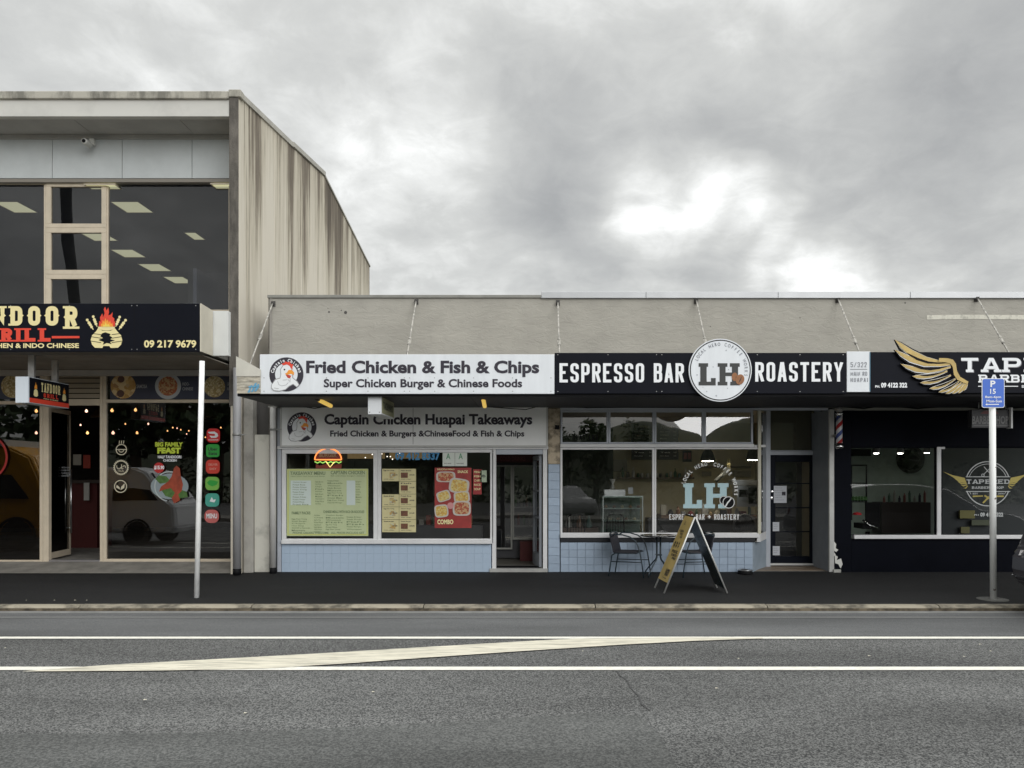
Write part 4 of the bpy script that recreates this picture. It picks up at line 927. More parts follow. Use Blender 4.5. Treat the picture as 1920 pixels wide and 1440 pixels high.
part(LB, 'cable', black, lambda b: b.tube([P(779, 575, 13.72), P(773, 610, 13.5), P(768, 640, 13.2), P(761, 670, 12.9)], .008, 6))
part(LB, 'cable', black, lambda b: b.tube([P(px, py, 13.62) for px, py in [(1040, 760), (1100, 764), (1180, 763), (1300, 764), (1400, 764), (1500, 761), (1560, 760), (1620, 766), (1660, 759), (1720, 766), (1790, 760), (1860, 768), (1940, 762)]], .014, 6))
part(LB, 'cable', black, lambda b: b.tube([P(px, py, 13.55) for px, py in [(505, 760), (560, 761), (590, 766), (620, 760), (700, 759), (760, 763), (860, 759), (985, 768), (1010, 762)]], .008, 6))

# pier zone between the buildings
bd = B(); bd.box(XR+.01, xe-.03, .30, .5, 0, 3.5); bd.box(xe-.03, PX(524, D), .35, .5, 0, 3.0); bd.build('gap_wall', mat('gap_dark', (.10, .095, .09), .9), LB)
bd = B(); bd.rect(456, 700, 474, 1074.5, 13.62, .2); bd.build('pilaster', mat('pilaster_grey', (.38, .365, .33), .85, var=.4, vs=2, ramp=(.3, .55)), LB, bevel=.01)
bd = B(); bd.rect(476, 815, 505, 1073, 13.72, .3); o = bd.build('stub_wall', mat('stub_cream', (.55, .535, .47), .8, var=.45, vs=1.7, ramp=(.32, .5)), LB, bevel=.012)
def downpipe(px, d, py0, py1, r, m, lab, bands):
    x = PX(px, d); y = PY(d); z0, z1 = PZ(py1, d), PZ(py0, d); e = empty('downpipe', (x, y, z0-.1), lab, 'downpipe')
    part(e, 'pipe', m, lambda b: b.lathe([(r, z0), (r, z1)], (x, y, 0), 'z', 20))
    for q in bands: part(e, 'bracket', galv, lambda b: [b.lathe([(r+.001, PZ(q+2, d)), (r+.008, PZ(q+2, d)), (r+.008, PZ(q-2, d)), (r+.001, PZ(q-2, d))], (x, y, 0), 'z', 20), b.box(x+r, x+r+.09, y-.01, y+.012, PZ(q+1, d), PZ(q-1, d))])
    part(e, 'shoe', black, lambda b: b.lathe([(r*.8, z0-.11), (r*1.05, z0-.10), (r*1.05, z0-.002), (r*.9, z0)], (x, y, 0), 'z', 20))
downpipe(444.5, 13.38, 690, 1066, .068, pipem, 'grey downpipe with black foot beside the restaurant window', [815])
downpipe(512, 13.6, 764, 1064, .055, pipew, 'pale downpipe at the left edge of the takeaway shopfront', [805])

# takeaway shopfront
bd = B(); bd.rect(520, 762, 527, 1073, D-.02, .3); bd.build('pier', greyfr, LB)
bd = B(); bd.rect(519.5, 836.5, 1028, 842, D-.06, .1); bd.build('window_head', whitefr, LB, bevel=.004)
window(LB, 'window', 528, 842.5, 708, 1019, 8, D-.03, whitefr, glass, wb=9)
window(LB, 'window', 708.3, 842.5, 925, 1019, 6, D-.03, whitefr, glass, wb=9)
bd = B(); bd.rect(527, 1013, 923, 1020, D-.09, .06); bd.build('sill', whitefr, LB, bevel=.006)
def tiles(px0, px1, py0, py1, d, m, gm, par, gap=.0025):
    s = .15; x0, x1, z0, z1 = PX(px0, d), PX(px1, d), PZ(py1, d), PZ(py0, d)
    bd = B(); bd.box(x0, x1, PY(d)+.012, PY(d)+.16, z0, z1); bd.build('tile_bed', gm, par)
    nx = max(1, round((x1-x0)/s)); nz = max(1, round((z1-z0)/s)); w = (x1-x0)/nx; h = (z1-z0)/nz
    bd = B(); bd.box(gap, w-gap, 0, .014, gap, h-gap)
    t = bd.build('tile', m, par, bevel=gap*1.1); mesh = t.data; first = True
    base_off = Vector((0, 0, 0)); p = par
    while p is not None: base_off += p.location; p = p.parent
    mesh.transform(Matrix.Translation(base_off)) if True else None
    for i in range(nx):
        for j in range(nz):
            o = t if first else t.copy()
            if not first: COL.objects.link(o); o.parent = par
            first = False; o.location = Vector((x0+i*w, PY(d)+random.uniform(-.0012, .0012), z0+j*h))-base_off
tiles(528, 921, 1020.5, 1073, D-.02, blueblk, mat('blue_bed', (.39, .488, .605), .6), LB, gap=.0008)
# door
bd = B(); bd.rect(922.5, 842, 930, 1073, D-.03, .14); bd.rect(1018, 842, 1026, 1073, D-.03, .14); bd.build('door_jamb', whitefr, LB, bevel=.004)
bd = B(); bd.rect(930.3, 842, 1017.7, 852, D-.02, .1); bd.build('door_transom', greyfr, LB, bevel=.004)
bd = B(); bd.rect(918, 1066, 1027, 1074.5, D-.05, .5); bd.build('door_step', mat('step_grey', (.42, .42, .40), .7, var=.3), LB)
hx = PX(1017, D); leafm = greyfr; TD = empty('door', (0, 0, 0)); TD.parent = LB
a = Vector((hx-.01, .12, 0)); c = Vector((PX(1003, 14.6), PY(14.75), 0)); z0, z1 = .05, PZ(853, D)
for s0, s1, za, zc in [(0, .09, z0, z1), (.91, 1, z0, z1), (.092, .908, z0, z0+.24), (.092, .908, z1-.09, z1), (.092, .908, .95, .985), (.092, .908, 1.45, 1.48)]:
    p0, p1 = a.lerp(c, s0), a.lerp(c, s1); bd = B(); bd.hexa(*leaf(p0, p1, za, zc)); bd.build('door_rail' if s0 > .05 and s1 < .95 else 'door_stile', leafm, TD)
p0, p1 = a.lerp(c, .095), a.lerp(c, .905); bd = B(); bd.hexa(*leaf(p0, p1, z0+.242, z1-.092, .008)); bd.build('pane', glass, TD)
# interior
bd = B(); xi0, xi1 = PX(527, D)+.0, PX(1036, D)
bd.box(xi0, xi1, 5.5, 5.6, 0, 3); bd.box(xi0-.1, xi0, .5, 5.5, 0, 3); bd.box(xi1, xi1+.1, .15, 5.5, 0, 3); bd.box(xi0, xi1, .12, 5.5, 2.9, 3.0)
bd.build('takeaway_room', mat('takeaway_wall', (.16, .15, .10), .9), LB)
bd = B(); bd.box(xi0, xi1, .45, 5.5, .0, .03); bd.build('shop_floor', mat('lino', (.20, .19, .16), .5), LB)
FR = empty('drinks_fridge', (PX(972, 15.6), PY(15.6), 0), 'glass fronted drinks fridge with pale frame inside the takeaway doorway', 'fridge')
frm = mat('fridge_frame', (.42, .42, .38), .5)
part(FR, 'cabinet', mat('fridge_body', (.06, .06, .065), .5), lambda b: b.rect(926, 868, 1004, 1046, 15.72, .6))
part(FR, 'top_panel', mat('fridge_red', (.10, .012, .012), .5), lambda b: b.rect(926, 852, 1004, 867, 15.6, .1))
part(FR, 'lettering', mat('dim_red', (.25, .05, .05), .5), lambda b: text(b, 'COLD DRINKS', 937, 856, 985, 864, 15.59, .02))
for x0_, x1_, y1_ in ((926, 960.5, 1030), (961, 1003, 1012)):
    part(FR, 'door_frame', frm, lambda b: frame(b, x0_, 872, x1_, y1_, 3, 15.6, .05))
    part(FR, 'glass_door', glass_mat('fridge_glass_%d' % x0_, (.5, .5, .5), 1, 2.0), lambda b: b.add([P(x0_+3, y1_-3, 15.62), P(x1_-3, y1_-3, 15.62), P(x1_-3, 875, 15.62), P(x0_+3, 875, 15.62)], [(0, 1, 2, 3)]))
for q in (950, 985): part(FR, 'shelf', mat('shelf_pale', (.5, .5, .46), .5), lambda b: b.rect(963, q, 1001, q+3, 15.66, .05))
for i in range(7): part(FR, 'bottle', mat('bottle_%d' % (i % 3), [(.05, .16, .05), (.25, .03, .02), (.3, .28, .25)][i % 3], .3), lambda b: b.lathe([(.03, 0), (.03, .14), (.012, .19), (.012, .23)], (PX(967+i*5.2, 15.69), PY(15.69), PZ(984 if i % 2 else 949, 15.69)), 'z', 10))
bd = B(); bd.rect(975, 1015, 1004, 1062, 15.3, .3); bd.build('counter', mat('counter_dkred', (.10, .012, .01), .6), LB)
bd = B(); bd.rect(930, 1064, 1014, 1068, 13.85, .3); bd.build('door_mat', black, label='black doormat inside the takeaway doorway', cat='doormat')

# captain chicken signs
def roundel(par, px, py, r, d, dim=1):
    k = 1/F*d; cx, cz, y = PX(px, d), PZ(py, d), PY(d)
    part(par, 'roundel', prgrey, lambda b: disc(b, cx, cz, y, r*k, 48))
    part(par, 'roundel_centre', signwhite, lambda b: disc(b, cx, cz, y-.002, r*.66*k, 40))
    part(par, 'lettering', prwhite, lambda b: arc_text(b, 'Captain Chicken', cx, cz, y-.003, r*.735*k, -78, 78, r*.19*k, .03, 1.25))
    # a plain hen: body, head, comb, beak
    Q = lambda pts: [(cx+a*r*k/100, cz+b_*r*k/100) for a, b_ in pts]
    part(par, 'hen_outline', mat('hen_line', (.30, .30, .31), .5), lambda b: poly(b, Q([(-88, -60), (-90, -80), (-75, -97), (-40, -100), (-5, -92), (18, -72), (40, -60), (62, -78), (78, -62), (66, -40), (40, -20), (38, 10), (30, 45), (8, 62), (-18, 56), (-36, 30), (-34, 0), (-38, -20), (-66, -28)]), y-.005))
    part(par, 'hen', mat('hen_white', (.78, .80, .81), .5), lambda b: poly(b, Q([(-84, -60), (-86, -78), (-72, -93), (-40, -96), (-6, -88), (15, -69), (40, -55), (62, -73), (73, -62), (62, -43), (36, -22), (34, 10), (27, 42), (7, 58), (-16, 52), (-32, 28), (-30, 0), (-35, -24), (-62, -32)]), y-.007))
    part(par, 'comb', prred, lambda b: poly(b, Q([(-20, 52), (-26, 64), (-12, 66), (-6, 76), (8, 70), (22, 76), (26, 62), (42, 58), (36, 42), (38, 30), (26, 36), (20, 50), (4, 58)]), y-.009))
    part(par, 'beak', prorange, lambda b: poly(b, Q([(-8, 4), (4, 10), (14, 26), (32, 26), (46, 12), (44, -6), (34, 2), (20, 2), (4, -4)]), y-.009))
    part(par, 'wattle', mat('wattle', (.50, .05, .03), .5), lambda b: poly(b, Q([(-4, -2), (14, -3), (30, -8), (22, -24), (8, -20)]), y-.0095))
    part(par, 'eye', black, lambda b: disc(b, cx-10*r*k/100, cz+28*r*k/100, y-.009, 5*r*k/100, 8))
    part(par, 'wing_line', mat('hen_line', ()), lambda b: [line(b, (cx+a0*r*k/100, cz+b0*r*k/100), (cx+a1*r*k/100, cz+b1*r*k/100), 2.2*r*k/100, y-.009-.0003*i) for i, (a0, b0, a1, b1) in enumerate([(-50, -40, -44, -60), (-44, -60, -26, -68), (-26, -68, 0, -62), (0, -62, 12, -48), (-20, -34, 4, -32), (24, -24, 22, -48), (-70, -80, -44, -84), (10, -30, 20, -40)])])
DF = 11.72
CS = board('fascia_sign', 487, 664.5, 1039.5, 738.5, DF, .025, signwhite, 'white fascia sign reading Fried Chicken and Fish and Chips with a round hen logo', 'sign')
dt = DF-.004
roundel(CS, 537, 702, 32, dt)
part(CS, 'lettering', prgrey, lambda b: text(b, 'Fried Chicken & Fish & Chips', 574, 676, 1011, 707, dt, .036))
part(CS, 'lettering', prgrey, lambda b: text(b, 'Super Chicken Burger & Chinese Foods', 607, 710.5, 979, 731, dt, .030))
part(CS, 'screw', galv, lambda b: [disc(b, PX(px, dt), PZ(py, dt), PY(dt), .008, 8) for px in (612, 690, 758, 768, 815, 888, 961, 1033, 495) for py in (708.5, 733.5)])['kind'] = 'stuff'
DL_ = 13.70
CL = board('shopfront_sign', 527, 762, 1025, 836, DL_, .03, mat('sign_offwhite', (.86, .87, .86), .5, var=.1, vs=1.5), 'pale shopfront sign reading Captain Chicken Huapai Takeaways above the takeaway window', 'sign')
dt2 = DL_-.004
part(CL, 'frame', mat('sign_rim', (.50, .50, .48), .5), lambda b: frame(b, 525, 760, 1027.5, 838, 3.2, DL_-.012, .02))
part(CL, 'joint', mat('joint_line', (.30, .30, .30), .6), lambda b: [b.add([P(q, 765, dt2), P(q, 833, dt2), P(q+1, 833, dt2), P(q+1, 765, dt2)], [(0, 1, 2, 3)]) for q in (774,)])
roundel(CL, 566, 800.5, 27.5, dt2)
part(CL, 'lettering', prgrey, lambda b: text(b, 'Captain Chicken Huapai Takeaways', 608, 776, 998, 802, dt2-.001, .036))
part(CL, 'lettering', prgrey, lambda b: text(b, 'Fried Chicken & Burgers &ChineseFood & Fish & Chips', 619, 807, 983, 822, dt2-.001, .030))
# box sign hanging across the footpath
dh0, dh1 = 11.85, 12.86; xh1 = PX(715.5, dh0); xh0 = PX(690, dh0); zh0, zh1 = PZ(776.5, dh0), PZ(740.5, dh0)
HB = empty('hanging_sign', (xh0, PY(dh0), zh0), 'hanging box sign with white end and dim yellow green sides under the white fascia sign', 'sign')
part(HB, 'box', mat('box_grey', (.66, .68, .70), .5), lambda b: b.box(xh0, xh1-.003, PY(dh0), PY(dh1), zh0, zh1))
part(HB, 'side_panel', mat('side_olive', (.33, .33, .20), .6), lambda b: b.box(xh1-.002, xh1, PY(dh0)+.03, PY(dh1), zh0+.02, zh1-.02))
def hput(b, s, y0, y1, za, zc):
    v, f = glyphs(s, .04); q = fit(v, y0, y1, za, zc); b.add([(xh1+.003, p[0], p[1]) for p in q], f)
part(HB, 'lettering', mat('olive_dark', (.06, .07, .05), .6), lambda b: hput(b, 'TAKEAWAYS', PY(dh0)+.12, PY(dh1)-.12, zh0+.09, zh1-.09))
for qx, qz in ((.025, .03), (.18, .03), (.025, .27), (.18, .27)): part(HB, 'screw', galv, lambda b: b.lathe([(0, -.006), (.009, -.004), (.011, 0)], (xh0+qx, PY(dh0), zh0+qz), 'y', 8))
for yy in (12.1, 12.6): part(HB, 'hanger', galv, lambda b: b.tube([((xh0+xh1)/2, PY(yy), zh1), ((xh0+xh1)/2, PY(yy), zs+.01)], .01, 6))
yel = mat('yellow_lamp', (.80, .52, .10), .4, emit=.45, ecol=(1, .66, .15))
def ylamp(pa, pb, lab):
    e = empty('canopy_light', pa, lab, 'light'); a, b_ = Vector(pa), Vector(pb); t = (b_-a).normalized()
    part(e, 'tube', yel, lambda b: b.tube([a+t*.05, a+t*.06, b_-t*.02, b_], [.02, .034, .034, .02], 12))
    part(e, 'socket', mat('socket_dark', (.07, .06, .05), .5), lambda b: b.tube([a-t*.02, a+t*.05], .028, 10))
    part(e, 'stem', black, lambda b: b.tube([a, (a.x, a.y, zs+.01)], .01, 6))
ylamp(P(594, 748, 12.2), P(622, 762, 12.55), 'yellow tube light slanting down to the right under the canopy')
ylamp(P(905, 743, 12.2), P(909, 763, 12.6), 'yellow tube light pointing nearly straight back under the canopy')

# window posters of the takeaway
DP = D+.0; 
def poster(px0, py0, px1, py1, m, lab, name='poster', d=D-.012, t=.003):
    e = empty(name, (PX((px0+px1)/2, d), PY(d), PZ(py1, d)), lab, 'poster'); part(e, 'sheet', m, lambda b: b.rect(px0, py0, px1, py1, d, t)); return e
mp_ = poster(537.5, 879, 690.5, 1005, mat('menu_green', (.50, .57, .33), .5, var=.08, vs=3), 'pale green price list poster filling the left takeaway window', 'menu_poster')
pd = D-.0165
part(mp_, 'border', mat('menu_border', (.50, .52, .16), .5), lambda b: frame(b, 539, 880, 689.5, 1003.5, 2.2, D-.0145, .001))
part(mp_, 'price_block', mat('menu_pale', (.56, .64, .60), .5), lambda b: b.add([P(545, 901, pd+.002), P(545, 947, pd+.002), P(583, 947, pd+.002), P(583, 901, pd+.002)], [(0, 1, 2, 3)]))
part(mp_, 'price_block', mat('menu_pale', ()), lambda b: b.add([P(650, 901, pd+.002), P(650, 947, pd+.002), P(666, 947, pd+.002), P(666, 901, pd+.002)], [(0, 1, 2, 3)]))
inkg = mat('menu_ink', (.20, .26, .14), .6)
part(mp_, 'lettering', inkg, lambda b: [text(b, 'TAKEAWAY MENU', 544, 884, 610, 890.5, pd, .03), text(b, 'CAPTAIN CHICKEN', 620, 882.5, 684, 889.5, pd, .03)])
words = ['Fish', 'Chips', 'Hot Dog', 'Squid Rings', 'Fried Rice', 'Chow Mein', 'Spring Roll', 'Chicken Burger', 'Steak Burger', 'Wonton', 'Egg Foo Yong', 'Sweet & Sour', 'Hash Brown', 'Mussels', 'Oysters', 'Potato Fritter']
rng = random.Random(3)
def menu_lines(b):
    for x0, x1, y0, y1, st in [(549, 580, 903, 945, 4.6), (591, 608, 902, 946, 4.6), (614, 645, 900, 946, 4.6), (667, 679, 902, 944, 4.8), (547, 582, 972, 996, 4.2), (589, 606, 965, 996, 4.4), (611, 645, 965, 994, 4.4), (650, 683, 968, 992, 4.6)]:
        y = y0
        while y < y1:
            w = rng.choice(words); L_ = (x1-x0)*rng.uniform(.6, 1); text(b, w, x0, y, x0+L_, y+2.7, pd, .012); y += st
part(mp_, 'lettering', inkg, menu_lines)
part(mp_, 'lettering', inkg, lambda b: [text(b, 'FAMILY PACKS', 547, 959, 582, 964.5, pd, .04), text(b, 'CHINESE MEALS WITH RICE OR NOODLES', 606, 957, 683, 962, pd, .03), text(b, 'PHONE ORDERS WELCOME   ALL PRICES INCLUDE GST', 549, 997, 683, 1001, pd, .02), text(b, 'open seven days lunch and dinner', 545, 892, 610, 894.5, pd, .01), text(b, 'fish and chips burgers chinese', 620, 891, 684, 894, pd, .01)])
BN = empty('burger_light', (PX(615, D), 0, PZ(880, D)), 'glowing burger shaped neon sign above the green menu poster', 'neon sign')
dn = D-.02; xn, kn = PX(615.5, dn), dn/F
part(BN, 'bun', mat('bun_dark', (.16, .03, .015), .5), lambda b: poly(b, [(xn-25*kn, PZ(862, dn))]+[(xn-25*kn*math.cos(i*math.pi/16), PZ(862, dn)+21*kn*math.sin(i*math.pi/16)) for i in range(17)]+[(xn+25*kn, PZ(862, dn))], PY(dn)))
neono = mat('neon_orange', (1, .4, .1), .4, emit=1.1, ecol=(1, .26, .06)); neong = mat('neon_green', (.4, .8, .2), .4, emit=.55, ecol=(.35, .75, .12)); neony = mat('neon_yellow', (1, .8, .3), .4, emit=1.0, ecol=(1, .75, .25))
part(BN, 'neon_tube', neono, lambda b: b.tube([(xn-25*kn*math.cos(i*math.pi/20), PY(dn)-.012, PZ(862, dn)+21*kn*math.sin(i*math.pi/20)) for i in range(21)], .011, 8))
part(BN, 'neon_tube', neono, lambda b: b.tube([(xn-25*kn, PY(dn)-.012, PZ(862, dn)), (xn+25*kn, PY(dn)-.012, PZ(862, dn))], .011, 8))
part(BN, 'neon_tube', neong, lambda b: b.tube([(xn+q*kn, PY(dn)-.012, PZ(866.5+(1.8 if i % 2 else -1), dn)) for i, q in enumerate(range(-25, 26, 5))], .011, 8))
part(BN, 'neon_tube', neony, lambda b: b.tube([(xn-4*kn, PY(dn)-.022, PZ(865, dn)), (xn+4*kn, PY(dn)-.022, PZ(876, dn)), (xn+12*kn, PY(dn)-.022, PZ(866, dn))], .008, 8))
part(BN, 'lettering', mat('neon_dim', (.35, .22, .10), .5), lambda b: text(b, 'BURGER', 599, 850, 631, 857, dn-.002, .02))
part(BN, 'patty', mat('patty_red', (.22, .03, .015), .5), lambda b: ppoly(b, [(592, 870), (600, 873), (612, 870), (620, 877), (630, 871), (641, 870), (640, 878.5), (592, 878.5)], dn))
BL = empty('phone_number', (PX(784, D), PY(D)-.01, PZ(864, D)), 'blue phone number lettering at the top of the takeaway window', 'lettering')
part(BL, 'lettering', mat('phone_blue', (.05, .22, .42), .5), lambda b: text(b, '09 412 8337', 741, 847, 825, 863, D-.01, .045))
CE = empty('grade_certificate', (PX(853, D), PY(D)-.01, PZ(874, D)), 'two white food grade certificates side by side in the takeaway window', 'certificate')
for q in (830, 853.2):
    sh = part(CE, 'sheet', mat('paper', (.62, .66, .60), .6), lambda b: b.rect(q, 841, q+22.6, 874, D-.012, .002))
    part(sh, 'stamp', mat('stamp_red', (.50, .06, .10), .6), lambda b: b.add([P(q+8, 841.5, D-.014), P(q+8, 846.5, D-.014), P(q+15, 846.5, D-.014), P(q+15, 841.5, D-.014)], [(0, 1, 2, 3)]))
    part(sh, 'lettering', mat('grade_green', (.08, .28, .14), .6), lambda b: text(b, 'A', q+6.5, 850, q+14.5, 861, D-.014, .015))
    part(sh, 'lettering', prgrey, lambda b: text(b, 'FOOD GRADE', q+3, 868, q+16, 870, D-.014, .01))
py_ = mat('photo_cream', (.62, .56, .30), .5, var=.1, vs=6)
pf1 = noise_print('meal_print', [(.45, .30, .10), (.55, .45, .18), (.22, .10, .05), (.5, .5, .35)], 30)
MB = empty('photo_menu', (PX(749, D), PY(D), PZ(998, D)), 'cream photo menu of ten small meal pictures in the middle takeaway window', 'poster')
for c_, x0_, x1_ in ((0, 716.5, 748), (1, 748.6, 780)):
    for r_ in range(5):
        if c_ == 0 and r_ == 1: continue
        ya = 879+r_*23.9; s_ = part(MB, 'sheet', py_, lambda b: b.rect(x0_, ya, x1_, ya+23.2, D-.012-(.002 if r_ % 2 else 0), .002))
        xa = 5 if c_ == 0 else 3
        part(s_, 'meal_picture', pf1 if c_ == 0 else mat('meal_brown', (.20, .08, .04), .5, var=.5, vs=20), lambda b: b.add([P(x0_+xa+(9 if c_ == 0 else 0), ya+7, D-.0165), P(x0_+xa+(9 if c_ == 0 else 0), ya+17, D-.0165), P(x0_+xa+(20 if c_ == 0 else 13), ya+17, D-.0165), P(x0_+xa+(20 if c_ == 0 else 13), ya+7, D-.0165)], [(0, 1, 2, 3)]))
        part(s_, 'lettering', prgrey, lambda b: [text(b, rng.choice(words), x0_+3, ya+2, x1_-9, ya+4.6, D-.017, .015), text(b, rng.choice(['$12.50', '$9.80', '$14.00']), x1_-12, ya+10, x1_-3, ya+13, D-.017, .02), text(b, 'with chips', x0_+3, ya+18.5, x1_-9, ya+20.5, D-.017, .01)])
RP = empty('meal_poster', (PX(852, D), PY(D), PZ(990, D)), 'red poster of takeaway meal trays in the right part of the window', 'poster')
part(RP, 'sheet', mat('poster_red', (.36, .035, .03), .5, var=.35, vs=5), lambda b: b.rect(815, 877, 884, 990, D-.011, .002))
tw = mat('tray_white', (.50, .46, .42), .5)
def tray(cx, cy, w, h, fm, rot=0):
    k = D/F; X, Z = PX(cx, D), PZ(cy, D)
    def rr(s): 
        q = []
        for i in range(24):
            a = i*math.pi/12; ca, sa = math.cos(a), math.sin(a); ex = (abs(ca)**.5)*(1 if ca > 0 else -1)*w/2*s; ez = (abs(sa)**.5)*(1 if sa > 0 else -1)*h/2*s
            q.append((X+(ex*math.cos(rot)-ez*math.sin(rot))*k, Z+(ex*math.sin(rot)+ez*math.cos(rot))*k))
        return q
    part(RP, 'tray_print', tw, lambda b: poly(b, rr(1), -.0135-tray.n)); part(RP, 'food_print', fm, lambda b: poly(b, rr(.8), -.0145-tray.n)); tray.n += .002
tray.n = 0
fo = noise_print('chips_print', [(.55, .33, .06), (.62, .45, .12), (.40, .2, .05), (.6, .5, .2)], 40); fr_ = noise_print('meat_print', [(.35, .06, .03), (.45, .16, .07), (.28, .05, .02), (.5, .3, .15)], 40)
tray(836, 894, 36, 20, fr_); tray(861, 911, 38, 28, fo, -.15); tray(866, 932, 30, 22, fo, .1); tray(832, 930, 26, 20, fo, .3); tray(866, 953, 34, 28, fr_, 0); tray(828, 958, 26, 24, fo, .1)
part(RP, 'cup_print', mat('cup_pink', (.55, .25, .25), .5), lambda b: disc(b, PX(845, D), PZ(948, D), -.030, .06, 16))
part(RP, 'lettering', prcream, lambda b: [text(b, 'SNACK', 858, 882, 878, 887, D-.0155, .03), text(b, 'DELICIOUS MEALS', 820, 878.5, 852, 881.5, D-.0155, .02), text(b, 'COMBO', 820, 974, 850, 983, D-.0155, .04)])
RB = poster(887, 880, 903, 927, mat('red_notice', (.28, .02, .02), .5), 'narrow red menu strip at the right end of the takeaway window', 'menu_strip')
part(RB, 'lettering', prcream, lambda b: [text(b, w_, 889, 883+i*8, 901, 887+i*8, D-.016, .02) for i, w_ in enumerate(['MENU', 'FISH', 'CHIPS', 'RICE', 'SOUP'])])
sticker(906, 893, 13, 22, mat('pale_green_note', (.35, .42, .30), .5), 'small pale green notice beside the red strip in the takeaway window', lambda e, d: part(e, 'lettering', prgrey, lambda b: text(b, 'OPEN', 902, 890, 910, 895, d, .02)), r=.05, cat='notice', name='notice', d=D-.012)
# small string lights inside the takeaway window
for i, (px, py) in enumerate([(631, 839), (670, 849), (698, 852), (685, 858), (716, 851), (726, 856), (732, 856), (736, 861), (750, 850), (731, 840), (739, 841), (747, 852)]):
    bd = B(); x, y, z = P(px, py, 15.2); bd.lathe([(0, -.014), (.014, 0), (0, .014)], (x, y, z), 'z', 8); bd.build('fairy_light', mat('fairy', (1, .9, .75), .4, emit=2.2), None, label='tiny warm fairy light inside the takeaway window, '+['under the sign left of the burger light', 'right of the burger light', 'just left of the white mullion, upper', 'just left of the white mullion, lower', 'first right of the mullion', 'second right of the mullion', 'third right of the mullion', 'fourth and lowest right of the mullion', 'beside the blue number', 'at the top edge by the mullion', 'second along the top edge', 'behind the first blue digits'][i], cat='fairy light', group='fairy lights inside the takeaway window')

# more of the takeaway room: counter, lit menu boxes, shelves of cartons
bd = B(); bd.rect(560, 985, 905, 1062, 16.4, .5); bd.build('serving_counter', mat('counter_grey', (.10, .10, .10), .5), None, label='long grey serving counter low inside the takeaway room', cat='counter')
for a, c_, lb_ in ((560, 640, 'left'), (644, 724, 'middle'), (728, 808, 'right')):
    e = board('menu_lightbox', a, 800, c_, 862, 18.6, .08, mat('lightbox_frame', (.05, .05, .05), .5), lb_+' dim menu light box high on the back wall of the takeaway', 'menu board')
    part(e, 'panel_print', mat('lightbox_face', (.4, .3, .15), .5, emit=.10, ecol=(.9, .6, .25), var=.6, vs=4), lambda b: b.add([P(a+2, 860, 18.595), P(c_-2, 860, 18.595), P(c_-2, 802, 18.595), P(a+2, 802, 18.595)], [(0, 1, 2, 3)]))
for i in range(8):
    px = 790+i*13; x, y, z = P(px, 985, 16.6); h = .12+.05*(i*5 % 3); bd = B(); bd.box(x-.05, x+.05, y, y+.1, z, z+h); bd.build('carton', mat('carton_%d' % (i % 4), [(.4, .38, .33), (.25, .05, .03), (.08, .16, .10), (.35, .25, .1)][i % 4], .6), None, label='%s carton on the takeaway counter, %s' % (['pale', 'red', 'green', 'tan'][i % 4], ['leftmost', 'second from the left', 'third from the left', 'fourth from the left', 'fourth from the right', 'third from the right', 'second from the right', 'rightmost'][i]), cat='carton', group='cartons on the takeaway counter')

# ------------------------------------------------------------------ pier between takeaway and cafe
bd = B(); bd.rect(1027.5, 766, 1050, 870, D-.02, .25); bd.build('pier', peel, LB, bevel=.006)
tiles(1028, 1049.5, 870.5, 1073, D-.02, tilem, grout, LB)
bd = B(); bd.box(PX(1041, 13.7), PX(1049, 13.7), PY(13.7), -.02, PZ(804, 13.7), PZ(797, 13.7)); bd.build('junction_box', black, LB)

# ------------------------------------------------------------------ cafe shopfront
bd = B(); bd.rect(1050.5, 762, 1553, 769, D-.015, .12); bd.build('window_head', greyfr, LB, bevel=.004)
for a, c_ in ((1051, 1141), (1141.3, 1227), (1227.3, 1320), (1320.3, 1412)):
    window(LB, 'window', a, 769.5, c_, 832, 3.6, D-.01, greyfr, glass_tr, wb=3)
bd = B(); bd.rect(1050.5, 832.3, 1414, 838.5, D-.05, .12); bd.rect(1414.3, 834, 1436, 838.5, D+.02, .06); bd.build('transom', whitefr, LB, bevel=.004)
window(LB, 'window', 1050.5, 839, 1227, 1001, 4, D-.01, whitefr, glass, wb=2)
window(LB, 'window', 1227.3, 839, 1425.5, 1001, 3.2, D-.01, whitefr, glass, wb=2)
bd = B(); bd.rect(1050.5, 1001.2, 1424, 1008.5, D-.07, .16); bd.build('sill', whitefr, LB, bevel=.006)
bd = B(); bd.rect(1050.5, 1008.8, 1416, 1016.5, D-.04, .12); bd.build('tile_band', mat('black_tile_band', (.015, .016, .02), .25), LB, bevel=.006)
tiles(1051, 1411.5, 1017, 1073, D-.02, tilem, grout, LB)
# splayed return beside the door
pA = (PX(1425.6, D), 0.0); pB = (PX(1437, 14.5), PY(14.5))
def splay(b, za, zb_, t=.06, a=pA, c_=pB): b.hexa([(a[0], a[1], za), (c_[0], c_[1], za), (c_[0]-t, c_[1]+.01, za), (a[0]-t, a[1]+.01, za)], [(a[0], a[1], zb_), (c_[0], c_[1], zb_), (c_[0]-t, c_[1]+.01, zb_), (a[0]-t, a[1]+.01, zb_)])
bd = B(); splay(bd, PZ(1016, D), PZ(1001, D)); bd.build('sill_return', whitefr, LB)
bd = B(); splay(bd, 0, PZ(1017, D), a=(PX(1412, D), -.02)); bd.build('base_return', mat('base_return_grey', (.30, .36, .42), .5, var=.2), LB)
bd = B(); splay(bd, PZ(1000.5, D), PZ(772, D), .01); bd.build('pane', glass, LB)
bd = B(); bd.box(pA[0]-.045, pA[0]+.01, -.02, .05, PZ(1001, D), PZ(770, D)); bd.build('corner_post', mat('cream_post', (.52, .50, .40), .5), LB)
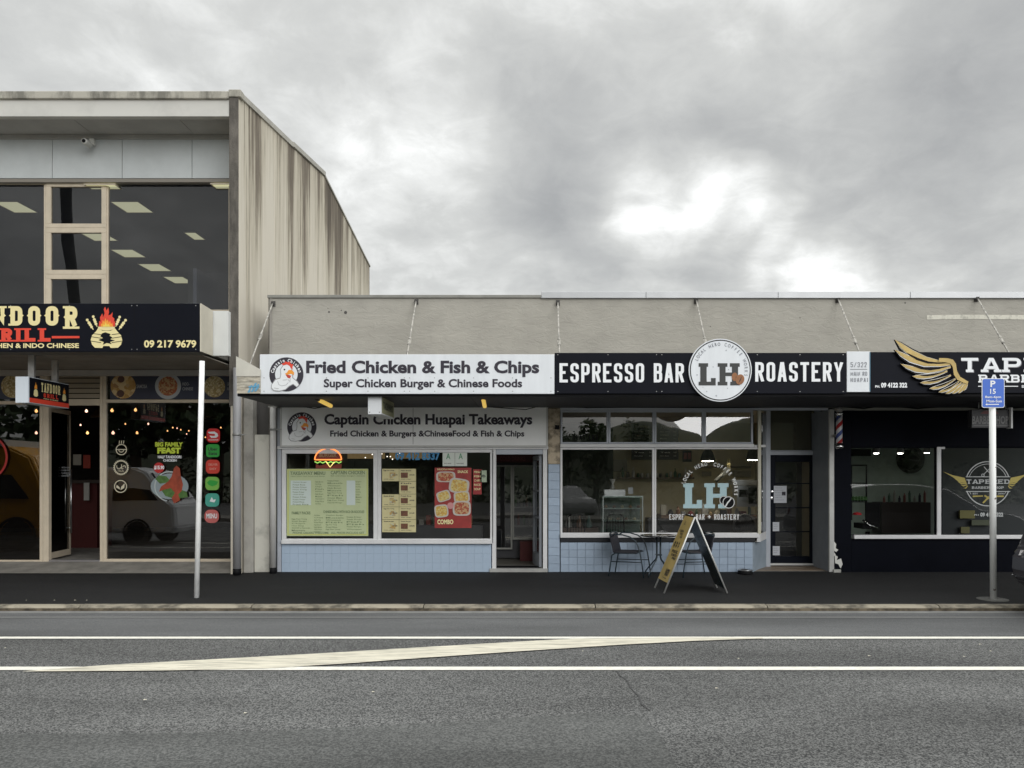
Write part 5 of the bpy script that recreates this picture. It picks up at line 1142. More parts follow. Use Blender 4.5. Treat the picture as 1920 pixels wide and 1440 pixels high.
bd = B(); bd.box(PX(1437, 14.5)-.01, PX(1443, 14.5)+.01, PY(14.5)-.02, PY(14.6)+.05, 0, PZ(766, 14.55)); bd.box(PX(1530, 14.6), PX(1535, 14.6), PY(14.5), PY(14.6)+.05, 0, PZ(766, 14.55)); bd.build('door_jamb', greyfr, LB)
# recessed door
DD = 14.6
bd = B(); bd.rect(1443.5, 846, 1530, 853, DD-.03, .1); bd.build('door_transom', greyfr, LB)
window(LB, 'window', 1443.5, 766, 1530, 845.5, 1.5, DD, greyfr, glass_mat('fanlight_glass', (.75, .75, .70), .7, 1.6), wb=1.5)
bd = B(); bd.rect(1444, 768, 1529, 845, DD+.12, .02); bd.build('blind', mat('olive_blind', (.17, .165, .125), .8), LB)
CD = empty('door', (0, 0, 0)); CD.parent = LB
dk = mat('door_navy', (.006, .008, .014), .5, spec=.08)
for a in ((1443.8, 853.5, 1454, 1056), (1519, 853.5, 1529.7, 1056), (1454.2, 853.5, 1518.8, 866), (1454.2, 1043, 1518.8, 1056), (1454.2, 905.5, 1518.8, 907.5), (1454.2, 951, 1518.8, 953), (1454.2, 996, 1518.8, 998)):
    bd = B(); bd.rect(*a, DD, .05); bd.build('door_rail' if a[2]-a[0] > 30 else 'door_stile', dk, CD, bevel=.003)
bd = B(); bd.add([P(1454, 1043, DD+.03), P(1519, 1043, DD+.03), P(1519, 866, DD+.03), P(1454, 866, DD+.03)], [(0, 1, 2, 3)]); bd.build('pane', glass, CD)
bd = B(); bd.lathe([(0, -.05), (.022, -.045), (.025, -.02), (.012, 0)], P(1446.5, 922, DD), 'y', 12); bd.lathe([(0, -.02), (.025, -.018), (.025, 0)], P(1446.5, 934, DD), 'y', 12); bd.build('handle', chrome, CD)
bd = B(); bd.rect(1442, 1056.5, 1531, 1060, DD-.06, .12); bd.build('threshold', mat('threshold_white', (.62, .62, .60), .5), LB)
bd = B(); bd.rect(1442, 1060.2, 1531, 1064, DD-.02, .1); bd.build('door_step', mat('step_dark', (.05, .05, .05), .7), LB)
bd = B(); bd.add([(PX(1412, D), .002, .004), (PX(1556, D), .002, .004), (PX(1533, DD), PY(DD), .012), (PX(1437, DD), PY(DD), .012)], [(0, 1, 2, 3)]); bd.build('porch_floor', apronm, LB)
xr = PX(1553, D)
bd = B(); bd.box(xr, xr+.06, .0, .86, 0, PZ(768, D)); bd.build('porch_wall', mat('porch_grey', (.24, .26, .29), .6, var=.2), LB)
bd = B(); bd.box(PX(1554, D-.03), PX(1563, D-.03), -.06, -.001, 0, PZ(768, D)); bd.build('corner_post', mat('white_post', (.58, .58, .56), .5, var=.25, vs=3), LB, bevel=.004)
pap = mat('paper', ())
def note(px0, py0, px1, py1, lab, lines=4, d=DD-.005):
    e = empty('door_notice', (PX((px0+px1)/2, d), PY(d), PZ(py1, d)), lab, 'notice'); part(e, 'sheet', mat('paper_white', (.60, .62, .66), .6), lambda b: b.rect(px0, py0, px1, py1, d, .002))
    ws = ['OPENING HOURS', 'MONDAY TO FRIDAY', 'SATURDAY', 'SUNDAY', 'PLEASE CLOSE', 'THE DOOR', 'THANK YOU']
    part(e, 'lettering', mat('note_ink', (.30, .31, .34), .6), lambda b: [text(b, ws[i], px0+1.5, py0+3+i*(py1-py0-5)/lines, px0+(px1-px0)*(.8 if i % 2 else .62), py0+4.6+i*(py1-py0-5)/lines, d-.004, .01) for i in range(lines)]); return e
n1_ = note(1451, 911, 1475, 943, 'large white notice with a dark square on the cafe door', 6); part(n1_, 'dark_square', prgrey, lambda b: b.add([P(1466, 922, DD-.0075), P(1473, 922, DD-.0075), P(1473, 929, DD-.0075), P(1466, 929, DD-.0075)][::-1], [(0, 1, 2, 3)]))
note(1449, 979, 1461, 996, 'small white notice in the middle of the cafe door', 3); note(1449, 1024, 1462, 1041, 'small white notice near the foot of the cafe door', 3)

# ------------------------------------------------------------------ cafe room
bd = B(); cx0, cx1 = PX(1052, D), xr+.03; yb_ = PY(18.6)
bd.box(cx0, cx1, yb_, yb_+.1, 0, 3.2); bd.box(cx1, cx1+.1, .87, yb_, 0, 3.2); bd.build('cafe_wall', mat('cafe_cream', (.62, .57, .40), .85, var=.15, vs=1), LB)
bd = B(); bd.box(cx0-.08, cx0-.005, .1, yb_, 0, 3.2); bd.build('cafe_side_wall', mat('cafe_dark', (.14, .14, .12), .85), LB)
bd = B(); bd.box(cx0, cx1, .12, yb_, 3.05, 3.15); bd.build('cafe_ceiling', mat('cafe_ceiling', (.70, .68, .60), .9), LB)
bd = B(); bd.box(cx0, cx1, .14, yb_, .0, .012); bd.build('cafe_floor', mat('cafe_floor', (.22, .16, .11), .4), LB)
bd = B(); bd.box(cx0, PX(1150, 18.5), yb_-.06, yb_-.001, .2, 3.04); bd.build('wall_panel', mat('cafe_green', (.035, .045, .035), .7), LB, label='dark green panelled stretch of the cafe back wall')
bd = B(); bd.rect(1440, 760, 1493, 1075, 15.25, .03); bd.build('added_dark_panel', mat('inner_dark', (.012, .012, .014), .6), LB); bd = B(); bd.rect(1493.2, 760, 1536, 1075, 15.27, .03); bd.build('added_dark_panel', mat('inner_olive', (.075, .075, .055), .7), LB)  # panels added behind the door glass to keep it dark
bd = B(); bd.rect(1240, 966, 1424, 972, 16.6, .7); bd.build('counter_top', mat('wood_top', (.20, .10, .04), .4, var=.4, vs=8, stretch=(.3, 4, 1)), LB)
bd = B(); bd.rect(1216, 972.5, 1424, 1070, 16.65, .6); bd.build('counter', mat('counter_black', (.02, .02, .022), .5), LB)
mbm = mat('menu_black', (.012, .012, .014), .5)
for (px0, px1, lab) in ((1184, 1226, 'black chalk menu board left of the cafe window mullion'), (1233, 1272, 'black chalk menu board right of the cafe window mullion')):
    e = board('menu_board', px0, 794, px1, 862, 18.2, .03, mbm, lab, 'menu board'); dm = 18.194
    part(e, 'lettering', mat('chalk', (.75, .75, .70), .7), lambda b: [text(b, ['COFFEE', 'FOOD'][px0 > 1200], px0+6, 798, px1-8, 803, dm, .02)]+[text(b, w_, px0+5, 808+i*6.5, px0+24-(i % 3)*3, 810.5+i*6.5, dm, .01) for i, w_ in enumerate(['Flat white', 'Long black', 'Mocha', 'Latte', 'Espresso', 'Chai', 'Tea', 'Hot choc'])]+[text(b, '5.0', px1-9, 808+i*6.5, px1-4, 810.5+i*6.5, dm, .01) for i in range(8)])
e = board('wall_picture', 1280, 845, 1297, 866, 18.3, .02, black, 'small framed red picture beside the cafe menu boards', 'picture'); part(e, 'print', mat('pic_red', (.20, .03, .03), .5), lambda b: [b.add([P(a, 849, 18.29), P(a, 861, 18.29), P(a+6, 861, 18.29), P(a+6, 849, 18.29)], [(0, 1, 2, 3)]) for a in (1282, 1289.5)])
SH = empty('wall_shelf', (PX(1210, 18), PY(18.2), PZ(900, 18.2)), 'long dark shelf of cups and bottles on the cafe back wall', 'shelf')
part(SH, 'shelf_board', mat('shelf_wood', (.08, .05, .03), .5), lambda b: b.rect(1160, 895, 1302, 898, 18.2, .3))
part(SH, 'shelf_board', mat('shelf_wood', ()), lambda b: b.rect(1310, 874, 1408, 877, 18.2, .3))
rng = random.Random(11)
for i in range(15):
    px = 1168+i*9+rng.uniform(-2, 2); h = rng.choice([.10, .14, .22, .24]); cm = rng.choice([(.45, .43, .38), (.05, .04, .03), (.25, .14, .07), (.04, .10, .06), (.5, .5, .48)])
    x, y, z = P(px, 895, 18.3); bd = B(); bd.lathe([(.035, 0), (.04, h*.5), (.035 if h < .2 else .014, h*.75), (.03 if h < .2 else .014, h)], (x, y, z), 'z', 12)
    bd.build('cup' if h < .2 else 'bottle', mat('jar_%s' % str(cm[0]), cm, .3), None, label='%s %s on the long cafe shelf, %s from its left end' % ({.45: 'cream', .05: 'black', .25: 'brown', .04: 'green', .5: 'pale grey'}[cm[0]], 'cup' if h < .2 else 'bottle', ['first', 'second', 'third', 'fourth', 'fifth', 'sixth', 'seventh', 'eighth', 'ninth', 'tenth', 'eleventh', 'twelfth', 'thirteenth', 'fourteenth', 'fifteenth'][i]), cat='cup' if h < .2 else 'bottle', group='cups on the cafe shelf' if h < .2 else 'bottles on the cafe shelf')
# display cabinet
DC = empty('display_cabinet', (PX(1168, 15.6), PY(15.6), 0), 'glass cake display cabinet with lit edges behind the left cafe pane', 'cabinet')
dc = 15.6; al = mat('cabinet_alu', (.50, .54, .52), .35, metal=.5)
gx0, gx1 = PX(1130, dc), PX(1206, dc); gz0, gz1 = PZ(1004, dc), PZ(931, dc)
part(DC, 'frame', al, lambda b: [b.box(gx0, gx0+.02, PY(dc), PY(dc)+.02, gz0, gz1), b.box(gx1-.02, gx1, PY(dc), PY(dc)+.02, gz0, gz1), b.box(gx0+.021, gx1-.021, PY(dc), PY(dc)+.02, gz1-.02, gz1), b.box(gx0+.021, gx1-.021, PY(dc), PY(dc)+.02, gz0, gz0+.03), b.box(gx0, gx1, PY(dc)+.025, PY(dc)+.5, gz1-.01, gz1+.01)])
for q in (953, 976): part(DC, 'shelf', mat('cab_shelf', (.55, .60, .58), .3), lambda b: b.box(gx0+.022, gx1-.022, PY(dc)+.03, PY(dc)+.45, PZ(q+1.5, dc), PZ(q, dc)))
part(DC, 'glass_front', glass_mat('cabinet_glass', (.70, .78, .74), 1, 1.7), lambda b: b.add([(gx0+.02, PY(dc)-.004, gz0), (gx1-.02, PY(dc)-.004, gz0), (gx1-.02, PY(dc)-.004, gz1), (gx0+.02, PY(dc)-.004, gz1)], [(0, 1, 2, 3)]))
part(DC, 'back_panel', mat('cab_back', (.10, .14, .11), .6), lambda b: b.box(gx0, gx1, PY(dc)+.5, PY(dc)+.53, gz0, gz1))
part(DC, 'plinth', black, lambda b: b.box(gx0, gx1, PY(dc)+.02, PY(dc)+.5, 0.01, gz0-.002))
for i in range(9):
    q = (952.5, 975.5)[i % 2]; px = 1136+i*7.6; x, y, z = P(px, q, dc+.2); part(DC, 'cake', mat('cake_%d' % (i % 3), [(.32, .17, .07), (.5, .42, .28), (.16, .07, .03)][i % 3], .7), lambda b: b.lathe([(.03, 0), (.04, .03), (.02, .06), (0, .065)], (x, y, z), 'z', 10))
bd = B(); bd.rect(1178, 914, 1187, 926, 15.6, .005); bd.build('price_card', mat('paper_white', ()), None, label='small white card standing on the cake cabinet', cat='card')
ES = empty('espresso_machine', (PX(1160, 15.7), PY(15.7), gz1), 'steel espresso grinder and scales standing on the cake cabinet', 'coffee machine')
part(ES, 'body', steel, lambda b: b.box(PX(1133, 15.8), PX(1172, 15.8), PY(15.75), PY(15.95), gz1+.012, gz1+.14)); part(ES, 'hopper', mat('hopper', (.5, .5, .47), .3), lambda b: b.lathe([(.02, 0), (.05, .02), (.02, .12), (.07, .22)], (PX(1149, 15.8), PY(15.85), gz1+.14), 'z', 14))
def cafe_pendant(px, py, dp, lab):
    x, y, z = P(px, py, dp); e = empty('pendant_lamp', (x, y, z), lab, 'pendant lamp')
    part(e, 'lamp_shade', black, lambda b: b.lathe([(.16, 0), (.155, .05), (.12, .16), (.06, .26), (.02, .3), (0, .31)], (x, y, z), 'z', 18)); part(e, 'cord', black, lambda b: b.tube([(x, y, z+.3), (x, y, 3.05)], .006, 5))
    part(e, 'diffuser', mat('cool_glow', (1, .9, .7), .4, emit=34, ecol=(1, .88, .66)), lambda b: b.lathe([(0, -.012), (.12, -.012), (.12, -.004), (0, -.003)], (x, y, z), 'z', 14))
cafe_pendant(1327, 864, 16.2, 'black bell pendant lamp over the LH window lettering'); cafe_pendant(1413, 862, 16.2, 'black bell pendant lamp at the right end of the cafe window')
LS = empty('track_light', P(1366, 868, 16.4), 'brass and grey articulated lamp arm over the roaster in the cafe', 'lamp')
part(LS, 'arm', mat('arm_grey', (.16, .17, .17), .4), lambda b: b.tube([P(1342, 902, 16.4), P(1368, 878, 16.4)], .045, 10)); part(LS, 'lamp_head', mat('brass', (.55, .48, .25), .35, metal=.6), lambda b: b.tube([P(1366, 860, 16.4), P(1366, 872, 16.4), P(1368, 884, 16.4)], [.03, .035, .02], 10))
RO = empty('coffee_roaster', (PX(1402, 16.3), PY(16.3), 1.0), 'steel coffee roaster drum with round wheel behind the right cafe pane', 'roaster')
part(RO, 'drum', mat('roaster_steel', (.40, .41, .42), .3, metal=.7), lambda b: b.rect(1382, 910, 1424, 950, 16.3, .4)); part(RO, 'hopper', mat('roaster_steel', ()), lambda b: b.rect(1376, 900, 1424, 909, 16.25, .5))
part(RO, 'panel', black, lambda b: [b.rect(1386, 918, 1402, 932, 16.28, .01), b.rect(1404, 914, 1422, 945, 16.28, .01)])
part(RO, 'wheel', mat('wheel_dark', (.06, .06, .065), .4), lambda b: b.lathe([(.22, -.03), (.25, -.03), (.25, .03), (.22, .03), (.22, -.03)], P(1396, 985, 16.2), 'y', 24))

def cafe_text():
    dg = D+.024-.006
    WL = empty('window_lettering', (PX(1332, dg), PY(dg), PZ(976, dg)), 'pale blue LH logo with arched lettering on the cafe window', 'lettering')
    lb = mat('pale_blue_vinyl', (.42, .60, .64), .5)
    part(WL, 'lettering', lb, lambda b: lh(b, 1281, 906, 1366, 953, dg))
    k = dg/F; c = (PX(1330, dg), PZ(920, dg))
    vin = mat('white_vinyl', (.80, .81, .80), .5)
    part(WL, 'lettering', vin, lambda b: arc_text(b, 'LOCAL HERO', *c, PY(dg), 47*k, -73, -8, 7*k, .030)); part(WL, 'lettering', vin, lambda b: arc_text(b, 'COFFEE WORKS', *c, PY(dg), 47*k, 12, 98, 7*k, .030))
    def beans(b):
        for cx, cz, r, q in ((1357, 938, 8, 0), (1366, 942, 11, 1)):
            disc(b, PX(cx, dg), PZ(cz, dg), PY(dg)-.004-.003*q, r*k, 24, r*1.05*k)
    part(WL, 'bean', black, beans)
    part(WL, 'bean_outline', vin, lambda b: [ring(b, PX(1366, dg), PZ(942, dg), PY(dg)-.009, 10*k, 11.2*k), ring(b, PX(1357, dg), PZ(938, dg), PY(dg)-.0055, 7*k, 8*k, 180, 400), line(b, (PX(1360, dg), PZ(950, dg)), (PX(1365, dg), PZ(941, dg)), 2.4*k, PY(dg)-.0095), line(b, (PX(1365, dg), PZ(942, dg)), (PX(1371, dg), PZ(934, dg)), 2.4*k, PY(dg)-.0098)])
    part(WL, 'lettering', mat('white_vinyl2', (.72, .73, .72), .5), lambda b: [put(b, stroke_word('ESPRESSO BAR', w=.36, gap=.13, st=.13), 1255, 964, 1321, 974.5, dg), put(b, stroke_word('ROASTERY', w=.36, gap=.13, st=.13), 1339, 964, 1386, 974.5, dg), line(b, (PX(1327, dg), PZ(969, dg)), (PX(1333, dg), PZ(969, dg)), 2*k, PY(dg)), line(b, (PX(1330, dg), PZ(966, dg)), (PX(1330, dg), PZ(972, dg)), 2*k, PY(dg)-.001)])
    RL = empty('window_lettering', (PX(1097, dg), PY(dg), PZ(826, dg)), 'dark ROASTERY lettering between two dashes on the cafe top left pane', 'lettering')
    part(RL, 'lettering', black, lambda b: [put(b, stroke_word('ROASTERY', w=.36, gap=.15, st=.12), 1074, 815, 1121, 825, dg), line(b, (PX(1054, dg), PZ(820, dg)), (PX(1066, dg), PZ(820, dg)), .008, PY(dg)), line(b, (PX(1128, dg), PZ(820, dg)), (PX(1138, dg), PZ(820, dg)), .008, PY(dg))])
def lh(b, x0, y0, x1, y1, d, l=0):
    # slab letters as one outline each: L then H, in a box 0..1
    Lp = [(0, 0), (.415, 0), (.415, .33), (.30, .33), (.30, .165), (.195, .165), (.195, .84), (.23, .84), (.23, 1), (0, 1), (0, .84), (.04, .84), (.04, .16), (0, .16)]
    Hp = [(.465, 0), (.70, 0), (.70, .16), (.655, .16), (.655, .42), (.81, .42), (.81, .16), (.77, .16), (.77, 0), (1, 0), (1, .16), (.96, .16), (.96, .84), (1, .84), (1, 1), (.76, 1), (.76, .84), (.81, .84), (.81, .58), (.655, .58), (.655, .84), (.70, .84), (.70, 1), (.465, 1), (.465, .84), (.51, .84), (.51, .16), (.465, .16)]
    for q in (Lp, Hp): ppoly(b, [(x0+a*(x1-x0), y1-c_*(y1-y0)) for a, c_ in q], d)
cafe_text()

# clutter along the cafe counter and walls
rng = random.Random(21); cl_ = ['cream', 'black', 'brown', 'steel grey', 'dark red', 'green', 'white', 'tan']; cc_ = [(.5, .46, .36), (.02, .02, .02), (.2, .1, .05), (.3, .31, .32), (.2, .03, .03), (.06, .14, .07), (.6, .6, .58), (.4, .3, .16)]
for i in range(14):
    px = 1245+i*12.4+rng.uniform(-2, 2); x, y, z = P(px, 966, 16.7); h = rng.uniform(.08, .30); w = rng.uniform(.03, .07); q = i % 8; bd = B()
    if i % 3: bd.lathe([(w, 0), (w, h*.6), (w*.55, h*.8), (w*.5, h)], (x, y, z), 'z', 12)
    else: bd.box(x-w, x+w, y-w, y+w, z, z+h)
    bd.build('jar' if i % 3 else 'box', mat('clutter_%d' % q, cc_[q], .5), None, label='%s %s on the wooden cafe counter, %s from its left end' % (cl_[q], 'jar' if i % 3 else 'box', ['first', 'second', 'third', 'fourth', 'fifth', 'sixth', 'seventh', 'eighth', 'ninth', 'tenth', 'eleventh', 'twelfth', 'thirteenth', 'fourteenth'][i]), cat='jar' if i % 3 else 'box', group='jars and boxes on the cafe counter')
for a, lb_ in (((1316, 884, 1334, 893), 'low pale strip notice'), ((1376, 882, 1408, 894), 'wide pale panel'), ((1150, 862, 1176, 884), 'small dim picture')):
    e = board('wall_picture', *a, 18.4, .02, mat('pic_frame', (.25, .24, .20), .6), lb_+' on the cafe back wall', 'picture')
for i, px in enumerate((1066, 1086, 1104)):
    x, y, z = P(px, 990, 16.2); bd = B(); bd.lathe([(.05, 0), (.07, .03), (.06, .12), (.03, .2), (.028, .27)], (x, y, z), 'z', 12); bd.build('vase', mat('vase_%d' % i, [(.3, .3, .27), (.12, .06, .03), (.05, .1, .09)][i], .4), None, label=['pale grey', 'brown', 'teal'][i]+' vase on the low dark cabinet at the left of the cafe window', cat='vase')
bd = B(); bd.rect(1056, 990, 1122, 1066, 16.1, .5); bd.build('low_cabinet', mat('cab_wood', (.09, .05, .03), .5), None, label='low dark wooden cabinet at the left of the cafe window', cat='cabinet')
# cafe fascia
EB = board('fascia_sign', 1040, 661.5, 1587, 738, DF, .025, signblack, 'black fascia sign reading ESPRESSO BAR ROASTERY in white capitals', 'sign')
part(EB, 'lettering', prwhite, lambda b: put(b, stroke_word('ESPRESSO BAR', w=.40, gap=.12, st=.145), 1049, 681, 1283, 717, dt)); part(EB, 'lettering', prwhite, lambda b: put(b, stroke_word('ROASTERY', w=.40, gap=.12, st=.145), 1416, 679, 1581, 715.5, dt))
dR = DF-.05; kR = dR/F; cR = (PX(1350.5, dR), PZ(694, dR))
RS = empty('round_sign', (cR[0], PY(dR), cR[1]-59*kR), 'round white LH sign with coffee beans breaking the black fascia', 'sign')
part(RS, 'backing', signwhite, lambda b: disc(b, *cR, PY(dR), 59*kR, 56, t=.035)); part(RS, 'ring', black, lambda b: ring(b, *cR, PY(dR)-.003, 55.2*kR, 57*kR, n=56))
part(RS, 'lettering', mat('logo_black', (.025, .027, .026), .5), lambda b: lh(b, 1310, 681, 1387, 722.5, dR-.004))
gt = mat('sign_text_grey', (.13, .14, .17), .5)
part(RS, 'lettering', gt, lambda b: arc_text(b, 'LOCAL HERO', *cR, PY(dR)-.004, 45.5*kR, -66, -3, 6.4*kR, .008)); part(RS, 'lettering', gt, lambda b: arc_text(b, 'COFFEE WORKS', *cR, PY(dR)-.004, 45.5*kR, 12, 101, 6.4*kR, .008))
bean = mat('bean_brown', (.33, .13, .04), .5, var=.25, vs=20)
def bean_pts(cx, cy, rx, ry, rot):
    return [(cx+rx*math.cos(a)*math.cos(rot)-ry*math.sin(a)*math.sin(rot), cy+rx*math.cos(a)*math.sin(rot)+ry*math.sin(a)*math.cos(rot)) for a in [i*math.pi/12 for i in range(24)]]
part(RS, 'bean', bean, lambda b: ppoly(b, bean_pts(1377.5, 706.5, 5.5, 8, 0), dR-.008)); part(RS, 'bean', bean, lambda b: ppoly(b, bean_pts(1387.5, 711.5, 8, 9.8, .3), dR-.011))
part(RS, 'bean_crease', mat('crease', (.05, .02, .01), .5), lambda b: [ppoly(b, [(1384, 720), (1387, 712), (1391.5, 704.5), (1389, 713)], dR-.013), ppoly(b, [(1379, 714), (1379.5, 707), (1381, 703), (1380.5, 709)], dR-.0095)])
part(RS, 'stain', mat('sign_stain', (.42, .44, .47), .6), lambda b: [disc(b, PX(x_, dR), PZ(y_, dR), PY(dR)-.0025, r_, 8) for x_, y_, r_ in [(1361.5, 657, .012), (1337, 688, .009), (1343, 742, .014), (1325, 734, .011), (1364, 728, .009), (1307, 703, .012), (1366, 693, .010), (1318, 726, .007)]])
part(EB, 'seam', black, lambda b: b.add([P(1236, 662, dt+.002), P(1236, 737, dt+.002), P(1236.8, 737, dt+.002), P(1236.8, 662, dt+.002)], [(0, 1, 2, 3)]))
part(EB, 'screw', galv, lambda b: [disc(b, PX(px, dt), PZ(py, dt), PY(dt), .007, 8) for px in (1046, 1140, 1231, 1241, 1420, 1500, 1581) for py in (665, 734)])['kind'] = 'stuff'
AS = board('address_sign', 1588, 659, 1632, 735, DF-.01, .03, signwhite, 'small white panel reading 5/322 Main Rd Huapai between the black fascias', 'sign')
da = DF-.014; gg = mat('address_grey', (.20, .21, .24), .5)
part(AS, 'lettering', gg, lambda b: put(b, stroke_word('5/322', w=.44, gap=.2, st=.12), 1595, 679, 1625, 688.5, da)); part(AS, 'rule', gg, lambda b: b.add([P(1594, 691.8, da), P(1594, 693, da), P(1626, 693, da), P(1626, 691.8, da)], [(0, 1, 2, 3)]))
part(AS, 'lettering', gg, lambda b: [put(b, stroke_word('MAIN RD', w=.46, gap=.2, st=.13), 1595, 697, 1626, 704.5, da), put(b, stroke_word('HUAPAI', w=.46, gap=.28, st=.13), 1595, 708.5, 1627, 716, da)])
part(AS, 'edge', mat('edge_teal', (.08, .20, .28), .5), lambda b: b.add([P(1630.5, 660, da), P(1630.5, 734, da), P(1632, 734, da), P(1632, 660, da)], [(0, 1, 2, 3)]))
# barber fascia
BF = board('fascia_sign', 1632.3, 660, 2300, 737, DF, .025, signblack, 'black fascia sign with a golden wing and white TAPERED slab lettering', 'sign')
slabw = lambda t: stroke_word(t, w=.86, gap=.22, st=.20, serif=.17)
dsh = mat('letter_shadow', (.30, .30, .32), .5)
for m_, of, dq in ((dsh, 1.2, dt), (prwhite, 0, dt-.0045)):
    part(BF, 'lettering', m_, lambda b: put(b, slabw('TAPERED'), 1802+of, 671+of, 2075+of, 697.5+of, dq)); part(BF, 'lettering', m_, lambda b: put(b, slabw('BARBER SHOP'), 1834+of*.7, 702.5+of*.7, 2045+of*.7, 717+of*.7, dq))
part(BF, 'rule', prwhite, lambda b: [b.add([P(a, 723.5, dt), P(a, 725, dt), P(c_, 725, dt), P(c_, 723.5, dt)], [(0, 1, 2, 3)]) for a, c_ in ((1834, 1909), (1970, 2045))])
part(BF, 'lettering', prwhite, lambda b: [text(b, '09 4122 322', 1652, 717.5, 1701, 727, dt, .05), text(b, 'PH.', 1641, 722.5, 1650, 727, dt, .03), text(b, 'EST', 1916, 722, 1925, 727, dt, .03)])
gold = mat('gold', (.42, .30, .09), .35, metal=.25, var=.3, vs=4)
def feather(base, tip, w, par, m, dz, scale=1.0, bend=.16):
    a, b_ = Vector(base), Vector(tip); t = (b_-a); L_ = t.length; t.normalize(); n = Vector((-t.y, t.x)); pts = []
    if n.y < 0: n = -n
    prof = [(0, .35), (.2, .62), (.45, .95), (.7, 1.0), (.88, .7), (1.0, .0)]
    up = []; lo = []
    for s, wd in prof:
        c_ = a+t*(L_*s)+n*(math.sin(s*math.pi)*L_*bend*1.0)
        up.append(tuple(c_-n*(w*wd*.35*scale))); lo.append(tuple(c_+n*(w*wd*.65*scale)))
    q = up+lo[-2::-1]
    ppz = [(PX(p[0], dW), PZ(p[1], dW)) for p in q]
    return ppz
dW = DF-.045
Zf = lambda x, y: (1540+x/4.5, 540+y/4.5)
feats = [((1130, 640), (618, 436), 52, .10), ((1105, 640), (615, 520), 46, .10), ((1090, 665), (665, 640), 40, .10), ((1060, 700), (765, 745), 36, .05), ((1090, 735), (830, 800), 32, .05), ((1130, 765), (908, 850), 30, .05), ((1160, 785), (985, 880), 28, .05), ((1180, 795), (1045, 893), 26, .04), ((1200, 800), (1100, 892), 24, .04), ((1215, 800), (1150, 888), 22, .04), ((1230, 795), (1190, 868), 20, .04)]
WG = empty('wing', (0, 0, 0)); WG.parent = BF; WG.location = -BF.location
for i, (ba, ti, w, bn) in enumerate(feats):
    ba, ti = Zf(*ba), Zf(*ti); y = PY(dW)-.0006*i; w = w/4.5
    q = feather(ba, ti, w*1.5, None, None, 0, 1.15, bn); bd = B(); bd.prism(q, y, y+.03-.001*i); f_ = bd.build('feather', black, WG)
    q = feather(ba, ti, w*1.18, None, None, 0, 1, bn); bd = B(); poly(bd, q, y-.004); bd.build('feather_edge', prwhite if i else mat('edge_dull', (.45, .44, .38), .5), f_)
    q = feather(ba, ti, w*.92, None, None, 0, 1, bn); bd = B(); poly(bd, q, y-.008); bd.build('feather_gold', gold, f_)
    if i in (1, 2, 3, 4, 5, 6): q = feather(Vector(ba).lerp(Vector(ti), .08), Vector(ba).lerp(Vector(ti), .8), w*.42, None, None, 0, 1, bn); bd = B(); poly(bd, [(a, c_) for a, c_ in q], y-.012); bd.build('feather_slot', black, f_)
bd = B(); arm = [(990, 592), (1060, 594), (1105, 606), (1130, 640), (1138, 700), (1165, 750), (1235, 792), (1228, 812), (1190, 800), (1140, 775), (1112, 730), (1104, 670), (1085, 640), (1040, 628), (980, 622)]
poly(bd, [(PX(Zf(*p)[0], dW), PZ(Zf(*p)[1], dW)) for p in arm], PY(dW)-.0205); bd.build('wing_arm', gold, WG)

# ------------------------------------------------------------------ barber shopfront
bd = B(); bd.rect(1563.5, 770, 1596, 1075, D-.05, .25); bd.build('pier', navy, LB)
bd = B(); bd.rect(1596.3, 770, 2080, 837.5, D-.045, .15); bd.build('shopfront_panel', navy, LB)
bd = B(); bd.rect(1563.5, 760, 2080, 769.7, D-.03, .1); bd.build('top_rail', mat('rail_light', (.28, .28, .25), .7), LB)
window(LB, 'window', 1594, 838, 1757, 1003, 2, D-.02, navy, glass, wb=.6)
window(LB, 'window', 1765, 838, 2070, 1003, 2, D-.02, navy, glass, wb=.6)
bd = B(); bd.rect(1757.3, 838, 1764.7, 1003, D-.05, .1); bd.rect(1765, 838, 1772, 842, D-.05, .02); bd.build('mullion', whitefr, LB)
bd = B(); bd.rect(1602, 1003.3, 2070, 1010.5, D-.09, .12); bd.build('sill', mat('bright_white', (.78, .78, .78), .5, var=.1), LB, bevel=.005)
bd = B(); bd.rect(1596.3, 1011, 2080, 1074, D-.03, .2); bd.build('base_wall', navy, LB)
bd = B(); bd.rect(1604, 1074.3, 1900, 1076, D-.04, .03); bd.build('base_strip', mat('strip_white', (.5, .5, .48), .6, var=.5, vs=6), LB)
def chips(b):
    for q in ([(1562, 1014), (1567, 1020), (1566, 1028), (1571, 1031), (1567, 1035), (1562, 1032)], [(1564, 1040), (1570, 1044), (1568, 1050), (1576, 1047), (1579, 1058), (1575, 1066), (1571, 1058), (1565, 1056)], [(1562, 1034), (1566, 1040), (1563, 1043)]): ppoly(b, [(x_+1, y_) for x_, y_ in q], D-.054)
part(LB, 'peeling_paint', mat('chip_white', (.68, .68, .64), .8), chips)
bd = B(); bd.rect(1563.5, 1068, 1577, 1076, D-.10, .05); bd.build('pier_foot', mat('foot_white', (.5, .5, .46), .8, var=.4, vs=9), LB)
